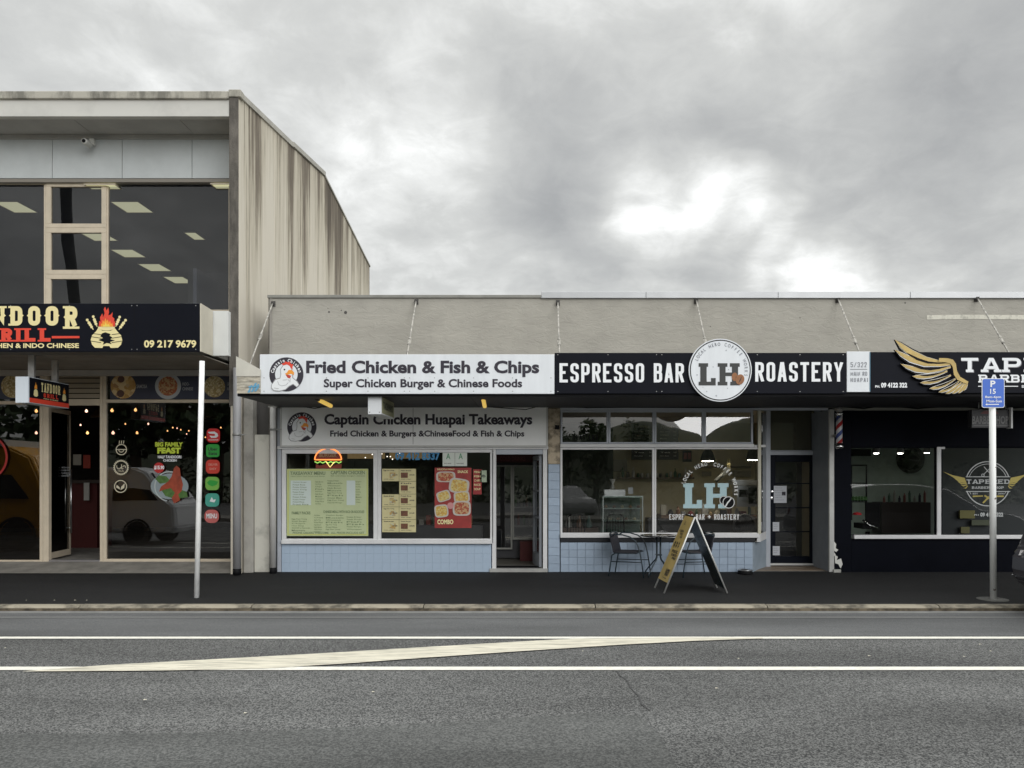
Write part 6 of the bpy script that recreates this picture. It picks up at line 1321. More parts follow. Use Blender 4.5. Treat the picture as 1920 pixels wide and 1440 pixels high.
# barber room
bx0, bx1 = PX(1597, D), 12.6
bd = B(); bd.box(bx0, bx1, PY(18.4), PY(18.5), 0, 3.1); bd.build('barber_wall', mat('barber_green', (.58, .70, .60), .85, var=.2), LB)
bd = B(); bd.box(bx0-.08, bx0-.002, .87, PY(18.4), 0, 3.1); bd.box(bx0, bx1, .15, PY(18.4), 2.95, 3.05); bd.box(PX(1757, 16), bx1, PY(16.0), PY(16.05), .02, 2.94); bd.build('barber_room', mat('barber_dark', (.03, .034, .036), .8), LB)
MR = empty('round_mirror', (PX(1706, 18.2), PY(18.2), PZ(884, 18.2)), 'round black framed mirror on the pale barber shop wall', 'mirror')
part(MR, 'frame', black, lambda b: b.lathe([(.24, -.06), (.33, -.06), (.33, .0), (.24, 0), (.24, -.06)], P(1706, 862, 18.2), 'y', 32)); part(MR, 'mirror_glass', mat('mirror', (.25, .27, .28), .15, metal=1), lambda b: b.lathe([(0, -.02), (.24, -.02), (.24, -.015)], P(1706, 862, 18.2), 'y', 32))
def spot(px, py, dp, lab):
    x, y, z = P(px, py, dp); e = empty('spotlight', (x, y, z), lab, 'spotlight', 'ceiling spotlights in the barber shop')
    part(e, 'housing', mat('spot_grey', (.16, .16, .16), .4), lambda b: b.lathe([(.075, 0), (.08, .03), (.06, .12), (0, .15)], (x, y, z), 'z', 14)); part(e, 'lens', mat('spot_glow', (1, .95, .85), .4, emit=30), lambda b: b.lathe([(0, -.012), (.045, -.008), (.06, .004)], (x, y, z), 'z', 12)); part(e, 'stem', black, lambda b: b.tube([(x, y, z+.14), (x, y, 2.95)], .01, 5))
spot(1643, 850, 16.3, 'left of three lit spotlights in the barber shop'); spot(1688, 850, 16.3, 'middle of three lit spotlights in the barber shop'); spot(1738, 849, 16.3, 'right of three lit spotlights in the barber shop')
for i, px in enumerate((1598, 1638, 1700, 1747)):
    bd = B(); x, y, z = P(px, 838.5, 15.2); bd.lathe([(0, -.012), (.03, -.008), (.035, .01), (0, .012)], (x, y, z), 'z', 10); bd.build('downlight', mat('spot_glow', ()), None, label=['small round downlight at the left end of the barber window top', 'small round downlight over the left spotlight in the barber window', 'small round downlight over the round mirror in the barber window', 'small round downlight beside the white mullion of the barber window'][i], cat='downlight', group='small downlights along the barber window top')
bd = B(); bd.rect(1598, 842, 1633, 855, 17.5, .1); bd.build('wall_cabinet', black, None, label='black wall cabinet at the upper left of the barber room', cat='cabinet')
SR = empty('shelf_rack', (PX(1610, 17), PY(17), .5), 'black metal shelf rack behind the left edge of the barber window', 'shelf')
part(SR, 'frame', black, lambda b: [b.rect(1596, 871, 1598, 975, 17, .03), b.rect(1624, 871, 1626, 975, 17, .03), b.rect(1598.2, 871, 1623.8, 874, 17, .03), b.rect(1598.2, 905, 1623.8, 907, 17, .03), b.rect(1598.2, 940, 1623.8, 942, 17, .03)])
part(SR, 'plant', mat('bench_green', (.06, .17, .04), .7, var=.5, vs=9), lambda b: [b.lathe([(.0, 0), (.06, .03), (.05, .09), (0, .12)], P(1600+i*5.5, 940, 17.02), 'z', 7) for i in range(5)])
BC = empty('barber_chair', (PX(1637, 16.8), PY(16.8), 0), 'black barber chair beside the shelf rack in the barber shop', 'chair')
part(BC, 'seat', black, lambda b: b.rect(1618, 982, 1650, 992, 16.8, .5)); part(BC, 'backrest', black, lambda b: b.rect(1626, 942, 1650, 981, 17.2, .12)); part(BC, 'post', chrome, lambda b: b.lathe([(.25, 0), (.25, .03), (.05, .06), (.05, .5)], (PX(1634, 16.8), PY(17.0), 0), 'z', 18)); part(BC, 'armrest', chrome, lambda b: b.tube([P(1617, 975, 16.8), P(1630, 985, 16.75), P(1645, 990, 16.8)], .025, 8))
bd = B(); bd.lathe([(0, 0), (.10, .01), (.08, .05), (0, .07)], P(1607, 966, 16.6), 'z', 12); bd.build('red_bowl', mat('bright_red', (.7, .02, .03), .4), None, label='bright red dish on the shelf in the barber window', cat='bowl')
bd = B(); bd.rect(1653, 942, 1745, 1000, 17.8, .5); bd.build('barber_bench', mat('bench_dark', (.05, .04, .035), .5), None, label='long dark bench along the barber shop back wall', cat='bench')
bd = B(); bd.rect(1652, 937, 1746, 941.7, 17.75, .6); bd.build('bench_top', mat('bench_top', (.30, .28, .26), .4), bpy.data.objects['barber_bench']) if False else None
for i in range(9):
    px = 1658+i*9.5; x, y, z = P(px, 942, 17.9); bd = B(); h = .1+.06*(i*7 % 3); bd.lathe([(.03, 0), (.03, h), (.015, h+.03), (.012, h+.06)], (x, y, z), 'z', 9); bd.build('bottle', mat('tonic_%d' % (i % 4), [(.25, .10, .08), (.08, .15, .10), (.35, .34, .3), (.05, .05, .06)][i % 4], .3), None, label='%s bottle on the barber bench, %s' % (['brown', 'green', 'pale', 'black'][i % 4], ['leftmost', 'second from the left', 'third from the left', 'fourth from the left', 'in the very middle', 'just right of the middle', 'third from the right', 'second from the right', 'rightmost'][i]), cat='bottle', group='product bottles on the barber bench')
# window logo
dg = D+.01; k = dg/F; c = (PX(1852, dg), PZ(907, dg)); vin = mat('grey_vinyl', (.45, .47, .47), .5)
TL = empty('window_logo', (c[0], PY(dg), PZ(975, dg)), 'round winged TAPERED BARBER SHOP logo on the right barber window', 'lettering')
part(TL, 'ring', vin, lambda b: [ring(b, *c, PY(dg), 40.5*k, 42.3*k, -72, 72), ring(b, *c, PY(dg), 36.5*k, 37.5*k, -70, 70), ring(b, *c, PY(dg), 40.5*k, 42.3*k, 109, 251), ring(b, *c, PY(dg), 36.5*k, 37.5*k, 112, 122), ring(b, *c, PY(dg), 36.5*k, 37.5*k, 238, 248), line(b, (PX(1811, dg), PZ(894, dg)), (PX(1894, dg), PZ(894, dg)), 1.4*k, PY(dg)-.001), line(b, (PX(1811, dg), PZ(921.5, dg)), (PX(1894, dg), PZ(921.5, dg)), 1.4*k, PY(dg)-.001)])
part(TL, 'lettering', vin, lambda b: [put(b, slabw('TAPERED'), 1812, 899, 1893, 907, dg), put(b, slabw('BARBER SHOP'), 1822, 912, 1882, 916.5, dg), text(b, 'EST', 1824, 924, 1834, 927, dg, .02), text(b, '2016', 1871, 924, 1882, 927, dg, .02)])
part(TL, 'scissors', vin, lambda b: [line(b, (PX(1845, dg), PZ(875, dg)), (PX(1857, dg), PZ(889, dg)), 1.3*k, PY(dg)), line(b, (PX(1859, dg), PZ(875, dg)), (PX(1844, dg), PZ(890, dg)), 1.3*k, PY(dg)-.001), ring(b, PX(1843, dg), PZ(891, dg), PY(dg), 1.8*k, 3*k), ring(b, PX(1859, dg), PZ(891, dg), PY(dg), 1.8*k, 3*k)])
gy = mat('gold_vinyl', (.40, .32, .06), .5)
part(TL, 'razors', gy, lambda b: [b.add([P(1824, 929, dg), P(1824, 932, dg), P(1843, 931, dg), P(1843, 929, dg)], [(0, 1, 2, 3)]), b.add([P(1862, 929, dg), P(1862, 932, dg), P(1882, 932, dg), P(1882, 929, dg)], [(0, 1, 2, 3)]), line(b, (PX(1846, dg), PZ(929, dg)), (PX(1857, dg), PZ(936, dg)), 3*k, PY(dg)), line(b, (PX(1843, dg), PZ(943, dg)), (PX(1855, dg), PZ(931, dg)), 3*k, PY(dg)-.001)])
def small_wing(sg):
    def fn(b):
        for i in range(8):
            t = i/7; ba = (1809-6*t*0+t*5, 897+t*14); ti = (1768+t*42*.9, 884+t*32-5*math.sin(t*3)); q = []
            a_, b2 = Vector(ba), Vector(ti); n_ = Vector((-(b2-a_).y, (b2-a_).x)).normalized()*(2.0-.5*t)
            if n_.y < 0: n_ = -n_
            mid = a_.lerp(b2, .55)+n_*1.6; pts = [tuple(a_-n_*.5), tuple(mid-n_), tuple(b2), tuple(mid+n_*.5), tuple(a_+n_*.6)]
            if sg < 0: pts = [(2*1852-x_, y_) for x_, y_ in pts]
            poly(b, [(PX(x_, dg), PZ(y_, dg)) for x_, y_ in pts], PY(dg)-.0008*i)
    return fn
part(TL, 'wing', gy, small_wing(1)); part(TL, 'wing', gy, small_wing(-1))
part(TL, 'lettering', vin, lambda b: [text(b, '09 4122 322', 1838, 961, 1881, 969, dg, .05), text(b, 'PH', 1827, 964, 1835, 967, dg, .02)])
for i, (a, c_) in enumerate([((1800, 957, 1828, 972), (.16, .14, .02)), ((1802, 988, 1818, 1000), (.12, .11, .02)), ((1822, 975, 1860, 985), (.06, .07, .03))]):
    bd = B(); bd.rect(*a, 15.9, .05); bd.build('product_box', mat('prod_%d' % i, c_, .5), None, label=['larger dull yellow box on display low in the barber window', 'smaller dull yellow box at the foot of the barber window display', 'dark olive box in the middle of the barber window display'][i], cat='box')
# barber pole
bx, by = PX(1573.5, 13.5), PY(13.5); zA, zB = PZ(842, 13.5), PZ(763, 13.5)
BPo = empty('barber_pole', (bx, by, zA), 'red white and blue striped barber pole with chrome ends on the black pier', 'barber pole')
hh = zB-zA; m = bpy.data.materials.new('barber_stripes'); m.use_nodes = True; nt = m.node_tree; N = nt.nodes; L = nt.links
tcn = N.new('ShaderNodeTexCoord'); sx_ = N.new('ShaderNodeSeparateXYZ'); L.new(tcn.outputs['Object'], sx_.inputs[0])
at_ = N.new('ShaderNodeMath'); at_.operation = 'ARCTAN2'; L.new(sx_.outputs[1], at_.inputs[0]); L.new(sx_.outputs[0], at_.inputs[1])
m1 = N.new('ShaderNodeMath'); m1.operation = 'MULTIPLY'; m1.inputs[1].default_value = 1/(2*math.pi); L.new(at_.outputs[0], m1.inputs[0])
m2 = N.new('ShaderNodeMath'); m2.operation = 'MULTIPLY'; m2.inputs[1].default_value = -3.1; L.new(sx_.outputs[2], m2.inputs[0])
m3 = N.new('ShaderNodeMath'); m3.operation = 'ADD'; L.new(m1.outputs[0], m3.inputs[0]); L.new(m2.outputs[0], m3.inputs[1])
m4 = N.new('ShaderNodeMath'); m4.operation = 'FRACT'; L.new(m3.outputs[0], m4.inputs[0])
rp_ = N.new('ShaderNodeValToRGB'); rp_.color_ramp.interpolation = 'CONSTANT'; e_ = rp_.color_ramp.elements; e_[0].position = 0; e_[0].color = (.62, .62, .64, 1); e_[1].position = .25; e_[1].color = (.42, .03, .03, 1)
q = e_.new(.5); q.color = (.62, .62, .64, 1); q = e_.new(.75); q.color = (.04, .07, .25, 1); L.new(m4.outputs[0], rp_.inputs[0]); L.new(rp_.outputs[0], N['Principled BSDF'].inputs['Base Color']); N['Principled BSDF'].inputs['Roughness'].default_value = .3
part(BPo, 'striped_tube', m, lambda b: b.lathe([(.055, hh*.14+zA), (.055, hh*.78+zA)], (bx, by, 0), 'z', 24)); part(BPo, 'base', chrome, lambda b: b.lathe([(.03, zA), (.07, zA+.02), (.075, zA+hh*.08), (.06, zA+hh*.10), (.065, zA+hh*.14)], (bx, by, 0), 'z', 24))
part(BPo, 'collar', chrome, lambda b: b.lathe([(.065, zA+hh*.78), (.06, zA+hh*.82), (.072, zA+hh*.84), (.05, zA+hh*.87)], (bx, by, 0), 'z', 24)); part(BPo, 'globe', mat('globe', (.28, .27, .26), .3), lambda b: b.lathe([(.04, zA+hh*.87), (.07, zA+hh*.92), (.06, zA+hh*.98), (0, zA+hh*1.01)], (bx, by, 0), 'z', 24)); part(BPo, 'bracket', galv, lambda b: b.box(bx-.02, bx+.02, by+.05, -.05, zA+hh*.3, zA+hh*.36))
BSn = board('hanging_sign', 1822, 768, 1894, 802, 12.6, .12, mat('sign_dark', (.03, .03, .034), .5), 'dark hanging BARBER SHOP box sign partly behind the parking sign', 'sign')
part(BSn, 'end_cap', whitefr, lambda b: b.rect(1896, 764, 1899, 803, 12.55, .13)); part(BSn, 'lettering', mat('faint_grey', (.15, .15, .15), .5), lambda b: text(b, 'BARBERSHOP', 1823, 780, 1891, 795, 12.594, .03)); part(BSn, 'emblem', mat('faint_red', (.12, .02, .02), .5), lambda b: ppoly(b, [(1838, 776), (1845, 770), (1868, 770), (1873, 776)], 12.594))
part(BSn, 'hanger', galv, lambda b: [b.tube([(PX(q, 12.65), PY(12.65), PZ(768, 12.6)), (PX(q, 12.65), PY(12.65), zs+.01)], .01, 6) for q in (1835, 1885)])
part(BSn, 'rule', mat('faint_grey', ()), lambda b: b.add([P(1825, 797, 12.594), P(1825, 798, 12.594), P(1892, 798, 12.594), P(1892, 797, 12.594)], [(0, 1, 2, 3)]))

# ------------------------------------------------------------------ posts on the footpath
def post(bx, by, bz, tx, tz, r, label, m):
    pass
polew = mat('white_post_paint', (.90, .91, .90), .5, var=.22, vs=5, stretch=(3, 3, 1), ramp=(.3, .5))
dP = 11.2; a = P(368.5, 1121, dP); t_ = P(379, 677, dP)
bd = B(); bd.tube([(a[0], a[1], fz(a[1])-.05), t_], .037, 16); bd.build('pole', polew, label='bare white leaning post on the footpath in front of the restaurant', cat='pole')
dP = 11.05; a = P(1862.5, 1125, dP); t_ = P(1860.5, 713, dP)
SP = empty('parking_sign', (a[0], a[1], fz(a[1])), 'blue P 15 parking sign on a white post at the right', 'sign')
part(SP, 'post', mat('post_rusty', (.84, .85, .83), .5, var=.9, vs=9, ramp=(.33, .37), col2=(.12, .07, .04)), lambda b: b.tube([(a[0], a[1], fz(a[1])-.05), (t_[0], t_[1], t_[2])], .044, 16))
part(SP, 'footing', mat('footing_grey', (.14, .14, .13), .9, var=.4, vs=6), lambda b: b.lathe([(.22, fz(a[1])-.03), (.21, fz(a[1])+.006), (0, fz(a[1])+.010)], (a[0], a[1]+.02, 0), 'z', 18))
dq = dP-.05; SPn = 'sign_plate'
def rrect(x0, y0, x1, y1, r, d):
    q = []
    for cx, cy, a0 in ((x1-r, y0+r, 0), (x0+r, y0+r, 90), (x0+r, y1-r, 180), (x1-r, y1-r, 270)):
        for i in range(6): an = R(a0+i*18); q.append((PX(cx+r*math.cos(an), d), PZ(cy-r*math.sin(an), d)))
    return q
part(SP, 'sign_plate', prwhite, lambda b: b.prism(rrect(1841, 709.5, 1883.5, 764.5, 4, dq), PY(dq), PY(dq)+.006))
part(SP, 'blue_face', mat('sign_blue', (.022, .12, .56), .4), lambda b: poly(b, rrect(1842.2, 710.7, 1882.3, 763.3, 3.2, dq), PY(dq)-.003))
dq -= .006
part(SP, 'lettering', prwhite, lambda b: [text(b, 'P', 1857, 713.5, 1866.5, 725.5, dq, .03), text(b, '15', 1856.5, 729, 1867, 738.5, dq, .02), text(b, '8am-6pm', 1847, 742, 1877, 747.5, dq, .02), text(b, 'Mon-Sun', 1849.5, 749.5, 1878.5, 754.5, dq, .02)])
part(SP, 'arrow', prwhite, lambda b: ppoly(b, [(1847.5, 758.2), (1851, 756.2), (1851, 757.6), (1873, 757.4), (1873, 759), (1851, 759), (1851, 760.4)], dq))
part(SP, 'clamp', galv, lambda b: [b.box(t_[0]-.05, t_[0]+.05, PY(dP)-.044, PY(dP)-.03, PZ(q+1.5, dP), PZ(q, dP)) for q in (715, 757)])

# ------------------------------------------------------------------ A-frame board
nl = Vector((PX(1245, 11.56), PY(11.56), 0)); nr = Vector((PX(1363.5, 11.56), PY(11.56), 0))
fl = Vector((PX(1227.5, 12.04), PY(12.04), 0)); fr2 = Vector((PX(1344.5, 12.04), PY(12.04), 0))
for v_ in (nl, nr, fl, fr2): v_.z = fz(v_.y)+.002
an = Vector(P(1302.9, 969.5, 11.56)); af = Vector(P(1286, 965.7, 12.04))
AB = empty('a_frame_board', (nl+nr+fl+fr2)/4, 'A frame pavement sign with yellow and black faces in front of the cafe', 'pavement sign')
def legs(b, a0, a1): b.tube([a0, a1], .013, 8)
alu = mat('frame_silver', (.58, .58, .56), .35, metal=.4)
for (f0, t0, nm) in ((nl, an, 'leg'), (fl, af, 'leg'), (nr, an+Vector((.012, 0, 0)), 'leg'), (fr2, af+Vector((.012, 0, 0)), 'leg')): part(AB, nm, alu, lambda b: legs(b, f0, t0))
part(AB, 'hinge', black, lambda b: b.tube([an, af], .016, 8))
def face(b, n0, n1, f0, f1, s0, s1, t=.012, sh=0):
    a_, b_, c_, d_ = n0.lerp(n1, s0), n0.lerp(n1, s1), f0.lerp(f1, s0), f0.lerp(f1, s1)
    nrm = (b_-a_).cross(c_-a_).normalized()*t; o_ = nrm*sh
    b.add([a_+o_, b_+o_, d_+o_, c_+o_, a_+o_+nrm, b_+o_+nrm, d_+o_+nrm, c_+o_+nrm], [(0, 1, 2, 3), (4, 7, 6, 5), (0, 4, 5, 1), (1, 5, 6, 2), (2, 6, 7, 3), (3, 7, 4, 0)]); return nrm
ywood = mat('yellow_board', (.50, .37, .13), .55, var=.32, vs=3, stretch=(1, 1, 1), ramp=(.3, .6))
part(AB, 'left_face', ywood, lambda b: face(b, nl, an, fl, af, .13, .99))
part(AB, 'right_face', mat('dark_board', (.018, .028, .032), .18), lambda b: face(b, nr, an, fr2, af, .06, .99))
part(AB, 'painted_reflection', mat('reflection_teal', (.05, .085, .09), .3, var=.5, vs=3), lambda b: face(b, nr, an, fr2, af, .44, .96, .002, -3))  # teal reflection on the dark face, painted as a thin sheet
uax = (nl-fl).normalized(); vax = (an-nl).normalized(); nrm = uax.cross(vax).normalized()
if nrm.x > 0: nrm = -nrm
Wd = (nl-fl).length; org_ = fl
def bput(b, s, u0, u1, v0, v1, bold=.03):
    v, f = glyphs(s, bold); q = fit(v, u0, u1, v0, v1); vd = (af-fl).normalized(); Lh = (af-fl).length
    b.add([org_+uax*(p[0]*Wd)+vd*(p[1]*Lh)+nrm*.02 for p in q], f)
ink = mat('board_ink', (.03, .025, .02), .5)
part(AB, 'lettering', ink, lambda b: [bput(b, 'LOCAL', .30, .92, .90, .93, .02), bput(b, 'HERO', .3, .8, .87, .895, .02)])
part(AB, 'lettering', ink, lambda b: [bput(b, 'COFFEE', .15, .92, .775, .805, .04), bput(b, 'TO GO', .3, .9, .735, .765, .04), bput(b, 'OPEN', .4, .85, .70, .725, .04)])
part(AB, 'arrows', ink, lambda b: [b.add([org_+uax*(p[0]*Wd)+(af-fl).normalized()*(p[1]*(af-fl).length)+nrm*.02 for p in q], [list(range(len(q)))]) for q in [[(u0, .62), (u0+.07, .655), (u0+.14, .62), (u0+.09, .62), (u0+.09, .60), (u0+.14, .60), (u0+.07, .565), (u0, .60), (u0+.05, .60), (u0+.05, .62)] for u0 in (.15, .35, .55, .75)]])
part(AB, 'lettering', ink, lambda b: [bput(b, 'FOOD', .25, .85, .50, .54, .04), bput(b, 'CAKES', .3, .85, .46, .49, .04), bput(b, 'PIES', .5, .85, .42, .45, .04)])
part(AB, 'lettering', ink, lambda b: [bput(b, 'ROASTERY', .45, .8, .20, .29, .05), bput(b, 'huapai', .4, .75, .16, .18, .02)])
part(AB, 'brace', black, lambda b: b.tube([nl.lerp(an, .38)+Vector((.01, .03, 0)), nr.lerp(an, .38)+Vector((-.01, .03, 0))], .004, 5))

# ------------------------------------------------------------------ bistro chairs and table
tubem = mat('navy_tube', (.016, .03, .04), .35); weave = mat('black_weave', (.018, .018, .026), .6, bump=.6, bs=60, bstretch=(1, 1, 3))
def bistro_chair(label):
    """faces +x; seat .42 high; stacking chair with looped arms and woven back"""
    e = empty('bistro_chair', (0, 0, 0), label, 'chair', 'bistro chairs at the cafe table')
    for s in (-1, 1):
        y = s*.25
        part(e, 'arm_loop', tubem, lambda b: b.tube([(-.22, y*.85, .70), (-.16, y, .735), (-.02, y*1.02, .735), (.12, y*1.02, .70), (.22, y*1.02, .63), (.27, y*1.02, .52), (.30, y, .40), (.335, y, .2), (.36, y, 0)], .0115, 8))
        part(e, 'leg', tubem, lambda b: b.tube([(.20, y*.8, .415), (.0, y*.8, .41), (-.16, y*.8, .405), (-.22, y*.8, .37), (-.25, y*.8, .2), (-.28, y*.8, 0)], .0115, 8))
        part(e, 'stretcher', tubem, lambda b: b.tube([(-.235, y*.82, .26), (.325, y, .265)], .009, 8))
    part(e, 'backrest', weave, lambda b: [b.hexa([(-.20, -.21, .42), (-.17, -.21, .42), (-.17, .21, .42), (-.20, .21, .42)], [(-.27, -.21, .735), (-.245, -.21, .735), (-.245, .21, .735), (-.27, .21, .735)])])
    part(e, 'top_rail', tubem, lambda b: b.tube([(-.22, -.21, .70), (-.26, -.19, .745), (-.27, 0, .76), (-.26, .19, .745), (-.22, .21, .70)], .0125, 8))
    part(e, 'seat', weave, lambda b: b.box(-.19, .22, -.21, .21, .415, .435))
    part(e, 'crossbar', tubem, lambda b: [b.tube([(.22, -.25, .415), (.22, .25, .415)], .01, 8), b.tube([(-.18, -.2, .41), (-.18, .2, .41)], .01, 8)])
    return e
ch1 = bistro_chair('black woven bistro chair on the left of the round cafe table'); ch2 = copy_tree(ch1); ch2['label'] = 'black woven bistro chair half hidden behind the A frame sign'
dC = 13.35; ch1.location = (PX(1176, dC), PY(dC), fz(PY(dC))); ch1.rotation_euler.z = R(-22)
ch2.location = (PX(1304, dC), PY(dC), fz(PY(dC))); ch2.rotation_euler.z = R(180+15)
def table():
    x, y = PX(1235, 13.3), PY(13.3); z0 = fz(y); e = empty('bistro_table', (x, y, z0), 'small round black bistro table between the two chairs', 'table')
    zt = PZ(1003, 13.3)
    part(e, 'tabletop', mat('table_black', (.02, .02, .022), .12, coat=.5), lambda b: b.lathe([(0, zt-.022), (.31, zt-.022), (.325, zt-.012), (.32, zt), (.30, zt+.001), (0, zt+.001)], (x, y, 0), 'z', 40))
    for k in range(4):
        an_ = R(45+90*k); ca, sa = math.cos(an_), math.sin(an_); cx, cy = x+.045*ca, y+.045*sa
        part(e, 'leg', tubem, lambda b: b.tube([(cx, cy, zt-.02), (cx, cy, z0+.34), (cx+.02*ca, cy+.02*sa, z0+.29), (cx+.18*ca, cy+.18*sa, z0+.13), (cx+.24*ca, cy+.24*sa, z0+.06), (cx+.245*ca, cy+.245*sa, z0)], .0115, 8))
    part(e, 'collar', tubem, lambda b: b.box(x-.05, x+.05, y-.05, y+.05, z0+.36, z0+.385))
table()
# the same kind of chair indoors shows only its slatted back
def cafe_chair(px, lab):
    dI = 14.6; x, y = PX(px, dI), PY(dI); e = empty('cafe_chair', (x, y, .01), lab, 'chair', 'slat backed chairs inside the cafe window')
    w = 17/F*dI
    part(e, 'back_frame', black, lambda b: b.tube([(x-w, y, .45), (x-w*.9, y, .95), (x-w*.6, y, 1.0), (x+w*.6, y, 1.0), (x+w*.9, y, .95), (x+w, y, .45)], .013, 8))
    for i in range(5): part(e, 'slat', black, lambda b: b.box(x-w*.6+i*w*.3-.006, x-w*.6+i*w*.3+.006, y-.004, y+.004, .46, .985))
    part(e, 'seat', mat('wood_seat', (.16, .09, .04), .5), lambda b: b.box(x-w, x+w, y-.4, y, .43, .46))
    for sx in (-1, 1):
        for sy in (0, -.38): part(e, 'leg', black, lambda b: b.tube([(x+sx*w*.95, y+sy, .43), (x+sx*w*1.05, y+sy*1.03, .01)], .012, 6))
cafe_chair(1080, 'slat backed chair inside the cafe at the far left of the window'); cafe_chair(1154, 'slat backed chair inside the cafe behind the left bistro chair')
# dog bowl
DBw = empty('dog_bowl', P(1397, 1076, 13.6), 'steel dog bowl with black base on the footpath by the cafe base', 'bowl'); x, y = PX(1397, 13.55), PY(13.55)
part(DBw, 'base', black, lambda b: b.lathe([(.13, 0), (.14, .01), (.125, .05), (.12, .052)], (x, y, fz(y)), 'z', 28)); part(DBw, 'dish', steel, lambda b: b.lathe([(.12, .052), (.137, .066), (.13, .078), (.115, .07), (.09, .03), (0, .022)], (x, y, fz(y)), 'z', 28))

# ------------------------------------------------------------------ vehicles
def car(name, label, cat, prof, cabin, W, wheels, body_m, win_y, loc, heading, lights=True, roofin=.16, wr=.33):
    """prof: side outline (x forward, z); cabin: glasshouse outline; W: width"""
    e = empty(name, (0, 0, 0), label, cat); hw = W/2
    def hull(b, pts, inset_at, z_in):
        n = len(pts); rings = [(-hw, 1.0, .10), (-hw+.10, 0, 0), (hw-.10, 0, 0), (hw, 1.0, .10)]
        vs = []
        cx = sum(p[0] for p in pts)/n; cz = sum(p[1] for p in pts)/n
        for y, s, ins in rings:
            for px_, pz in pts:
                k_ = 1-(.035 if s else 0); yy = y
                if pz > z_in: yy = y*(1-roofin*min(1, (pz-z_in)/.6))
                vs.append((cx+(px_-cx)*k_, yy, cz+(pz-cz)*k_))
        fs = [tuple(range(n))[::-1], tuple(range(3*n, 4*n))]
        for r_ in range(3):
            for i in range(n): j = (i+1) % n; fs.append((r_*n+i, r_*n+j, (r_+1)*n+j, (r_+1)*n+i))
        b.add(vs, fs)
    o = part(e, 'body', body_m, lambda b: hull(b, prof, 1, win_y))
    bm = bmesh.new(); bm.from_mesh(o.data); bmesh.ops.recalc_face_normals(bm, faces=bm.faces); bmesh.ops.bevel(bm, geom=[q for q in bm.edges if q.calc_face_angle(0) > .45], offset=.035, segments=2, affect='EDGES', clamp_overlap=True); bm.to_mesh(o.data); bm.free()
    gdark = mat('car_glass', (.012, .014, .016), .06, coat=.6)
    for pts in cabin:
        for s in (-1, 1):
            def win(b):
                vs = []
                for px_, pz in pts: vs.append((px_, s*(hw*(1-roofin*max(0, min(1, (pz-win_y)/.6)))+.006), pz))
                f = list(range(len(pts))); b.add(vs, [f if s < 0 else f[::-1]])
            part(e, 'side_window', gdark, win)
    for wx in wheels:
        for s in (-1, 1):
            c_ = (wx, s*(hw-.10), wr)
            w_ = part(e, 'wheel', mat('tyre', (.015, .015, .015), .8), lambda b: b.lathe([(wr*.62, -.10), (wr*.95, -.10), (wr, -.07), (wr, .07), (wr*.95, .10), (wr*.62, .10)], c_, 'y', 28))
            part(w_, 'rim', mat('rim', (.32, .32, .33), .3, metal=.8), lambda b: [b.lathe([(wr*.62, -.085), (wr*.55, -.06), (wr*.2, -.07), (0, -.09)] if s < 0 else [(wr*.62, .085), (wr*.55, .06), (wr*.2, .07), (0, .09)], c_, 'y', 20)])
            part(e, 'wheel_arch', black, lambda b: b.lathe([(wr*1.02, -.012*1), (wr*1.16, -.012), (wr*1.16, .012), (wr*1.02, .012), (wr*1.02, -.012)], (wx, s*(hw+.002), wr), 'y', 28))
    return e
# dark SUV whose tail shows at the right edge (built nose towards +x)
sp_ = [(-2.25, .42), (-2.30, .60), (-2.29, .80), (-2.20, .90), (-2.17, 1.02), (-2.05, 1.32), (-1.80, 1.62), (-1.2, 1.70), (-.2, 1.70), (.45, 1.60), (1.15, 1.12), (1.95, 1.0), (2.25, .80), (2.32, .55), (2.25, .32), (-2.0, .30)]
suvb = mat('car_charcoal', (.055, .052, .058), .28, coat=.8)
suv = car('suv', 'dark grey SUV tail with chrome strip cut off by the right edge of the photo', 'car', sp_, [[(-1.95, 1.08), (-1.75, 1.52), (-1.1, 1.58), (-1.0, 1.08)], [(-.95, 1.08), (-1.0, 1.58), (.3, 1.55), (.95, 1.08)]], 1.80, (-1.42, 1.40), suvb, 1.05, None, 0)
part(suv, 'tail_light', mat('tail_red', (.20, .02, .02), .2, coat=.8), lambda b: [b.hexa([(-2.235, s*.62, .88), (-2.10, s*.895, .88), (-2.0, s*.895, .88), (-2.1, s*.6, .88)] , [(-2.2, s*.66, 1.06), (-2.08, s*.86, 1.06), (-2.0, s*.86, 1.06), (-2.1, s*.6, 1.06)]) for s in (-1, 1)])
part(suv, 'reflector', mat('lamp_clear', (.6, .58, .58), .15, coat=1), lambda b: [b.hexa([(-2.30, s*.66, .80), (-2.12, s*.905, .80), (-2.0, s*.91, .80), (-2.1, s*.6, .80)], [(-2.27, s*.66, .87), (-2.11, s*.90, .87), (-2.0, s*.90, .87), (-2.1, s*.6, .87)]) for s in (-1, 1)])
part(suv, 'bumper_trim', chrome, lambda b: b.box(-2.315, -2.27, -.8, .8, .50, .52)); part(suv, 'rear_window', mat('car_glass', ()), lambda b: b.hexa([(-2.17, -.66, 1.07), (-2.14, -.66, 1.07), (-2.14, .66, 1.07), (-2.17, .66, 1.07)], [(-1.94, -.6, 1.52), (-1.9, -.6, 1.52), (-1.9, .6, 1.52), (-1.94, .6, 1.52)]))
part(suv, 'exhaust', galv, lambda b: b.tube([(-2.22, .5, .30), (-2.0, .5, .30)], .035, 10)); part(suv, 'mud_flap', black, lambda b: [b.box(-1.86, -1.84, s*.66, s*.88, .12, .40) for s in (-1, 1)])
suv.location = (PX(1896, 10.55)+2.28, PY(9.7), ROADZ)
